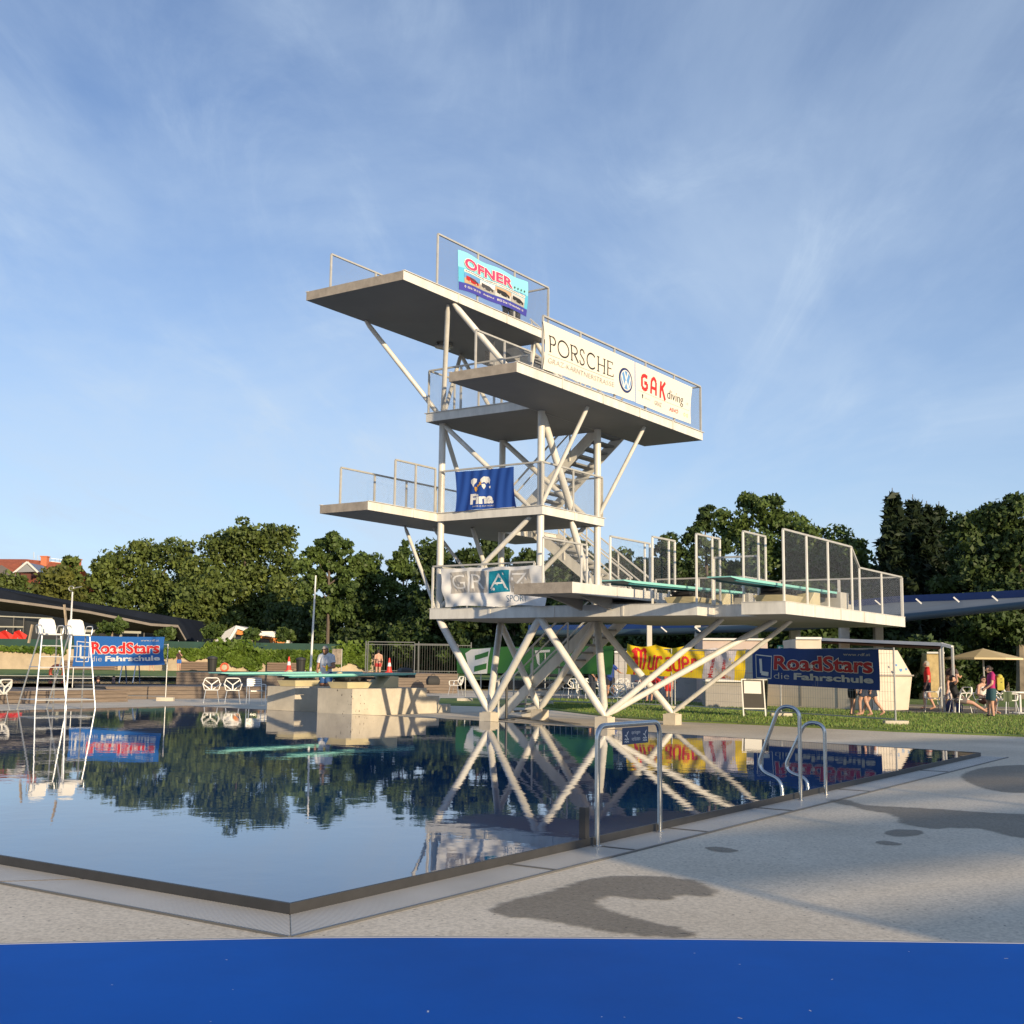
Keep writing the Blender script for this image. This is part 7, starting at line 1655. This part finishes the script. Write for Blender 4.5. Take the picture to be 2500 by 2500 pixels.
# right hand group
far('small girl in a pale patterned dress walking beside the seated group', 2318, 1736, G, 1.22, 1.0, SKIN, [('dress', CL('pale print', (.48, .40, .38)), ['torso', 'chest', 'belly', 'thigh:0-0.75'], .016)], HBR, walk, hairlen=.05)
RE = dict(SIT); RE.update(che=(0, -.075, .45), nec=(0, -.10, .55), hea=(0, -.09, .635), shoL=(-.105, -.10, .515), shoR=(.105, -.10, .515), kneL=(-.07, .25, .20), kneR=(.07, .25, .20), ankL=(-.06, .46, .06), ankR=(.06, .48, .05), toeL=(-.065, .52, .10), toeR=(.065, .54, .09), elbR=(.22, -.02, .60), wriR=(.12, -.02, .69), hanR=(.07, -.02, .72), elbL=(-.15, -.06, .37), wriL=(-.12, .06, .31), hanL=(-.10, .11, .29))
far('reclining man in black shirt shading his eyes with one arm', 2340, 1741, G, 1.74, -2.2+.35, SKIN, [('shirt', CL('black', (.012, .012, .014)), SHIRT, .014), ('shorts', CL('grey shorts', (.16, .14, .13)), SHORTS, .013)], HB, RE)
far('seated woman in white top with sunglasses', 2402, 1741, G, 1.66, -2.7, SKIN, [('top', CL('white top', (.60, .56, .52)), TOP, .012), ('shorts', CL('brown shorts', (.14, .07, .05)), SHORTS, .013)], HB, SIT, glasses=True, hairlen=.06)
far('standing woman leaning behind the reclining man', 2326, 1727, G, 1.72, -1.0, SKIN, [('top', CL('dark print', (.08, .06, .07)), SHIRT, .012), ('shorts', CL('dark', (.02, .02, .03)), SHORTS, .013)], HBR, dict(hea=(0, .06, .90), nec=(0, .03, .835), wriR=(.10, .14, .66), hanR=(.10, .19, .68), elbR=(.14, .05, .68)), hairlen=.05)
bp_ = at(2423, 1753, G)
far('woman in pink T-shirt and dark teal skirt carrying a yellow backpack', 2423, 1753, G, 1.56, 1.45, SKIN, [('shirt', CL('magenta', (.42, .02, .14)), SHIRT, .014), ('skirt', CL('dark teal', (.02, .07, .09)), ['belly', 'torso:0-0.1', 'thigh:0-0.8'], .024), ('shoe', BLACK, ['foot'], .006)], HB,
    dict(hea=(0, .035, .915), kneR=(.056, .05, .29), ankR=(.055, .05, .05), toeR=(.06, .14, .02), wriL=(-.10, .12, .56), elbL=(-.13, .02, .65), hanL=(-.08, .17, .52), wriR=(.10, .11, .56), elbR=(.13, .02, .65), hanR=(.08, .16, .53)), build=1.08, bun=True)
def backpack():
    d = Vector((-math.sin(1.45), math.cos(1.45), 0)); p = bp_-d*.22+Vector((0, 0, 1.06)); YB = mat('yellow backpack cloth', (.50, .42, .06), .7, 0, .2, 9)
    t = thing('backpack', 'yellow backpack with dark straps on the back of the woman in pink', 'backpack', p, 1.45)
    mb = MB(); mb.prism([(-.14, -.10), (-.10, -.13), (.10, -.13), (.14, -.10), (.13, .08), (-.13, .08)], -.24, .14); mb.ell((0, -.02, .14), (.135, .10, .10), 14, 8); mb.build('bag', YB, t, smooth=True, bevel=.02); mb = MB(); mb.ell((0, -.09, -.07), (.10, .055, .12), 14, 10); mb.build('front_pocket', YB, t, smooth=True)
    mb = MB()
    for s in (-1, 1): mb.tube(smooth_path([(s*.08, .05, .2), (s*.09, .17, .22), (s*.10, .22, .05), (s*.09, .06, -.18)], .06, 4), .018, 6)
    for z in (.1, -.0): mb.tube([(.15*math.cos(a), -.12*math.sin(a)+.0, z) for a in np.linspace(.2, 2.94, 9)], .010, 6)
    mb.build('strap', BLACK, t)
    t = thing('towel', 'green towel hanging from the arm of the woman in pink', 'towel', p+Vector((.10, .0, -.28)), 1.45); mb = MB(); v = []
    for j in range(6):
        for i in range(6): v.append((.02*math.sin(i*1.3), -.02-i*.05+.0, -.06*j+.012*math.sin(i*2+j)))
    v2 = [(a+.02, b, c) for a, b, c in v]; f = [(j*6+i, j*6+i+1, j*6+i+7, j*6+i+6) for j in range(5) for i in range(5)]; mb.add(v, f); mb.add(v2, f); mb.build('cloth', CL('olive green', (.09, .12, .06)), t)
backpack()
far('grey haired man in a red shirt walking under the awning', 2262, 0, G, 1.72, 1.3, SKIN, [('shirt', CL('red', (.5, .02, .02)), SHIRT, .014), ('shorts', CL('dark', (.02, .02, .03)), SHORTS, .016)], HG, walk, d=45.5)
# two people waiting on the top platform, seen below the bus company banner
for lb, x, cl in (('person in dark leggings waiting on the top platform, left one', 1240, (.02, .02, .025)), ('person in dark leggings waiting on the top platform, right one', 1256, (.03, .03, .04))):
    a_ = 2.3; b_ = solve_b(a_, x, 10.0); person(lb, T(a_, b_, 10.004), FC+.3, 1.5, SKIN, [('shirt', CL('dark', (.02, .02, .03)), SHIRT, .012), ('leggings', CL('leg '+str(x), cl), ['belly', 'thigh', 'shin'], .009)], HB, group='people waiting on the top platform')

# ------------------------------------------------------------------ unseen slats, added to throw the banded shade on the near deck
def shade_wall():
    u = Vector((math.cos(R(33)), math.sin(R(33)), 0)); base = Vector((11.4, -8.6, 0)); L_ = 24
    t = thing('shade_caster', 'added slatted timber screen, unseen behind the camera, casting banded shade', 'shade_caster', (base.x, base.y, G), R(33))
    nu = Vector((-u.y, u.x, 0)); sh = Vector((SUND.x, SUND.y, 0)).normalized(); tn = math.tan(SUN_EL)
    def hz(px, py):   # height on the wall whose shadow edge passes this deck point
        p = at(px, py, G); k = (base-p).dot(nu)/sh.dot(nu); return k*tn
    gaps = sorted([hz(1825, 2240), hz(2160, 2158), hz(1760, 2010), hz(2185, 1925)])
    cuts = []
    for g_, w_ in zip(gaps, (.13, .11, .14, .15)): cuts.append((g_-w_/2, g_+w_/2))
    top = gaps[-1]+1.3; z = 0.; segs = []
    for a, b in cuts:
        if a > z: segs.append((z, a))
        z = b
    segs.append((z, top))
    for a, b in segs: mb = MB(); mb.box((0, -.04, a), (L_, .04, b)); mb.build('board', WOOD, t)
    for k in range(9): mb = MB(); mb.box((L_*k/8-.05, .05, 0), (L_*k/8+.05, .15, top+.1)); mb.build('post', WOOD, t)
shade_wall()
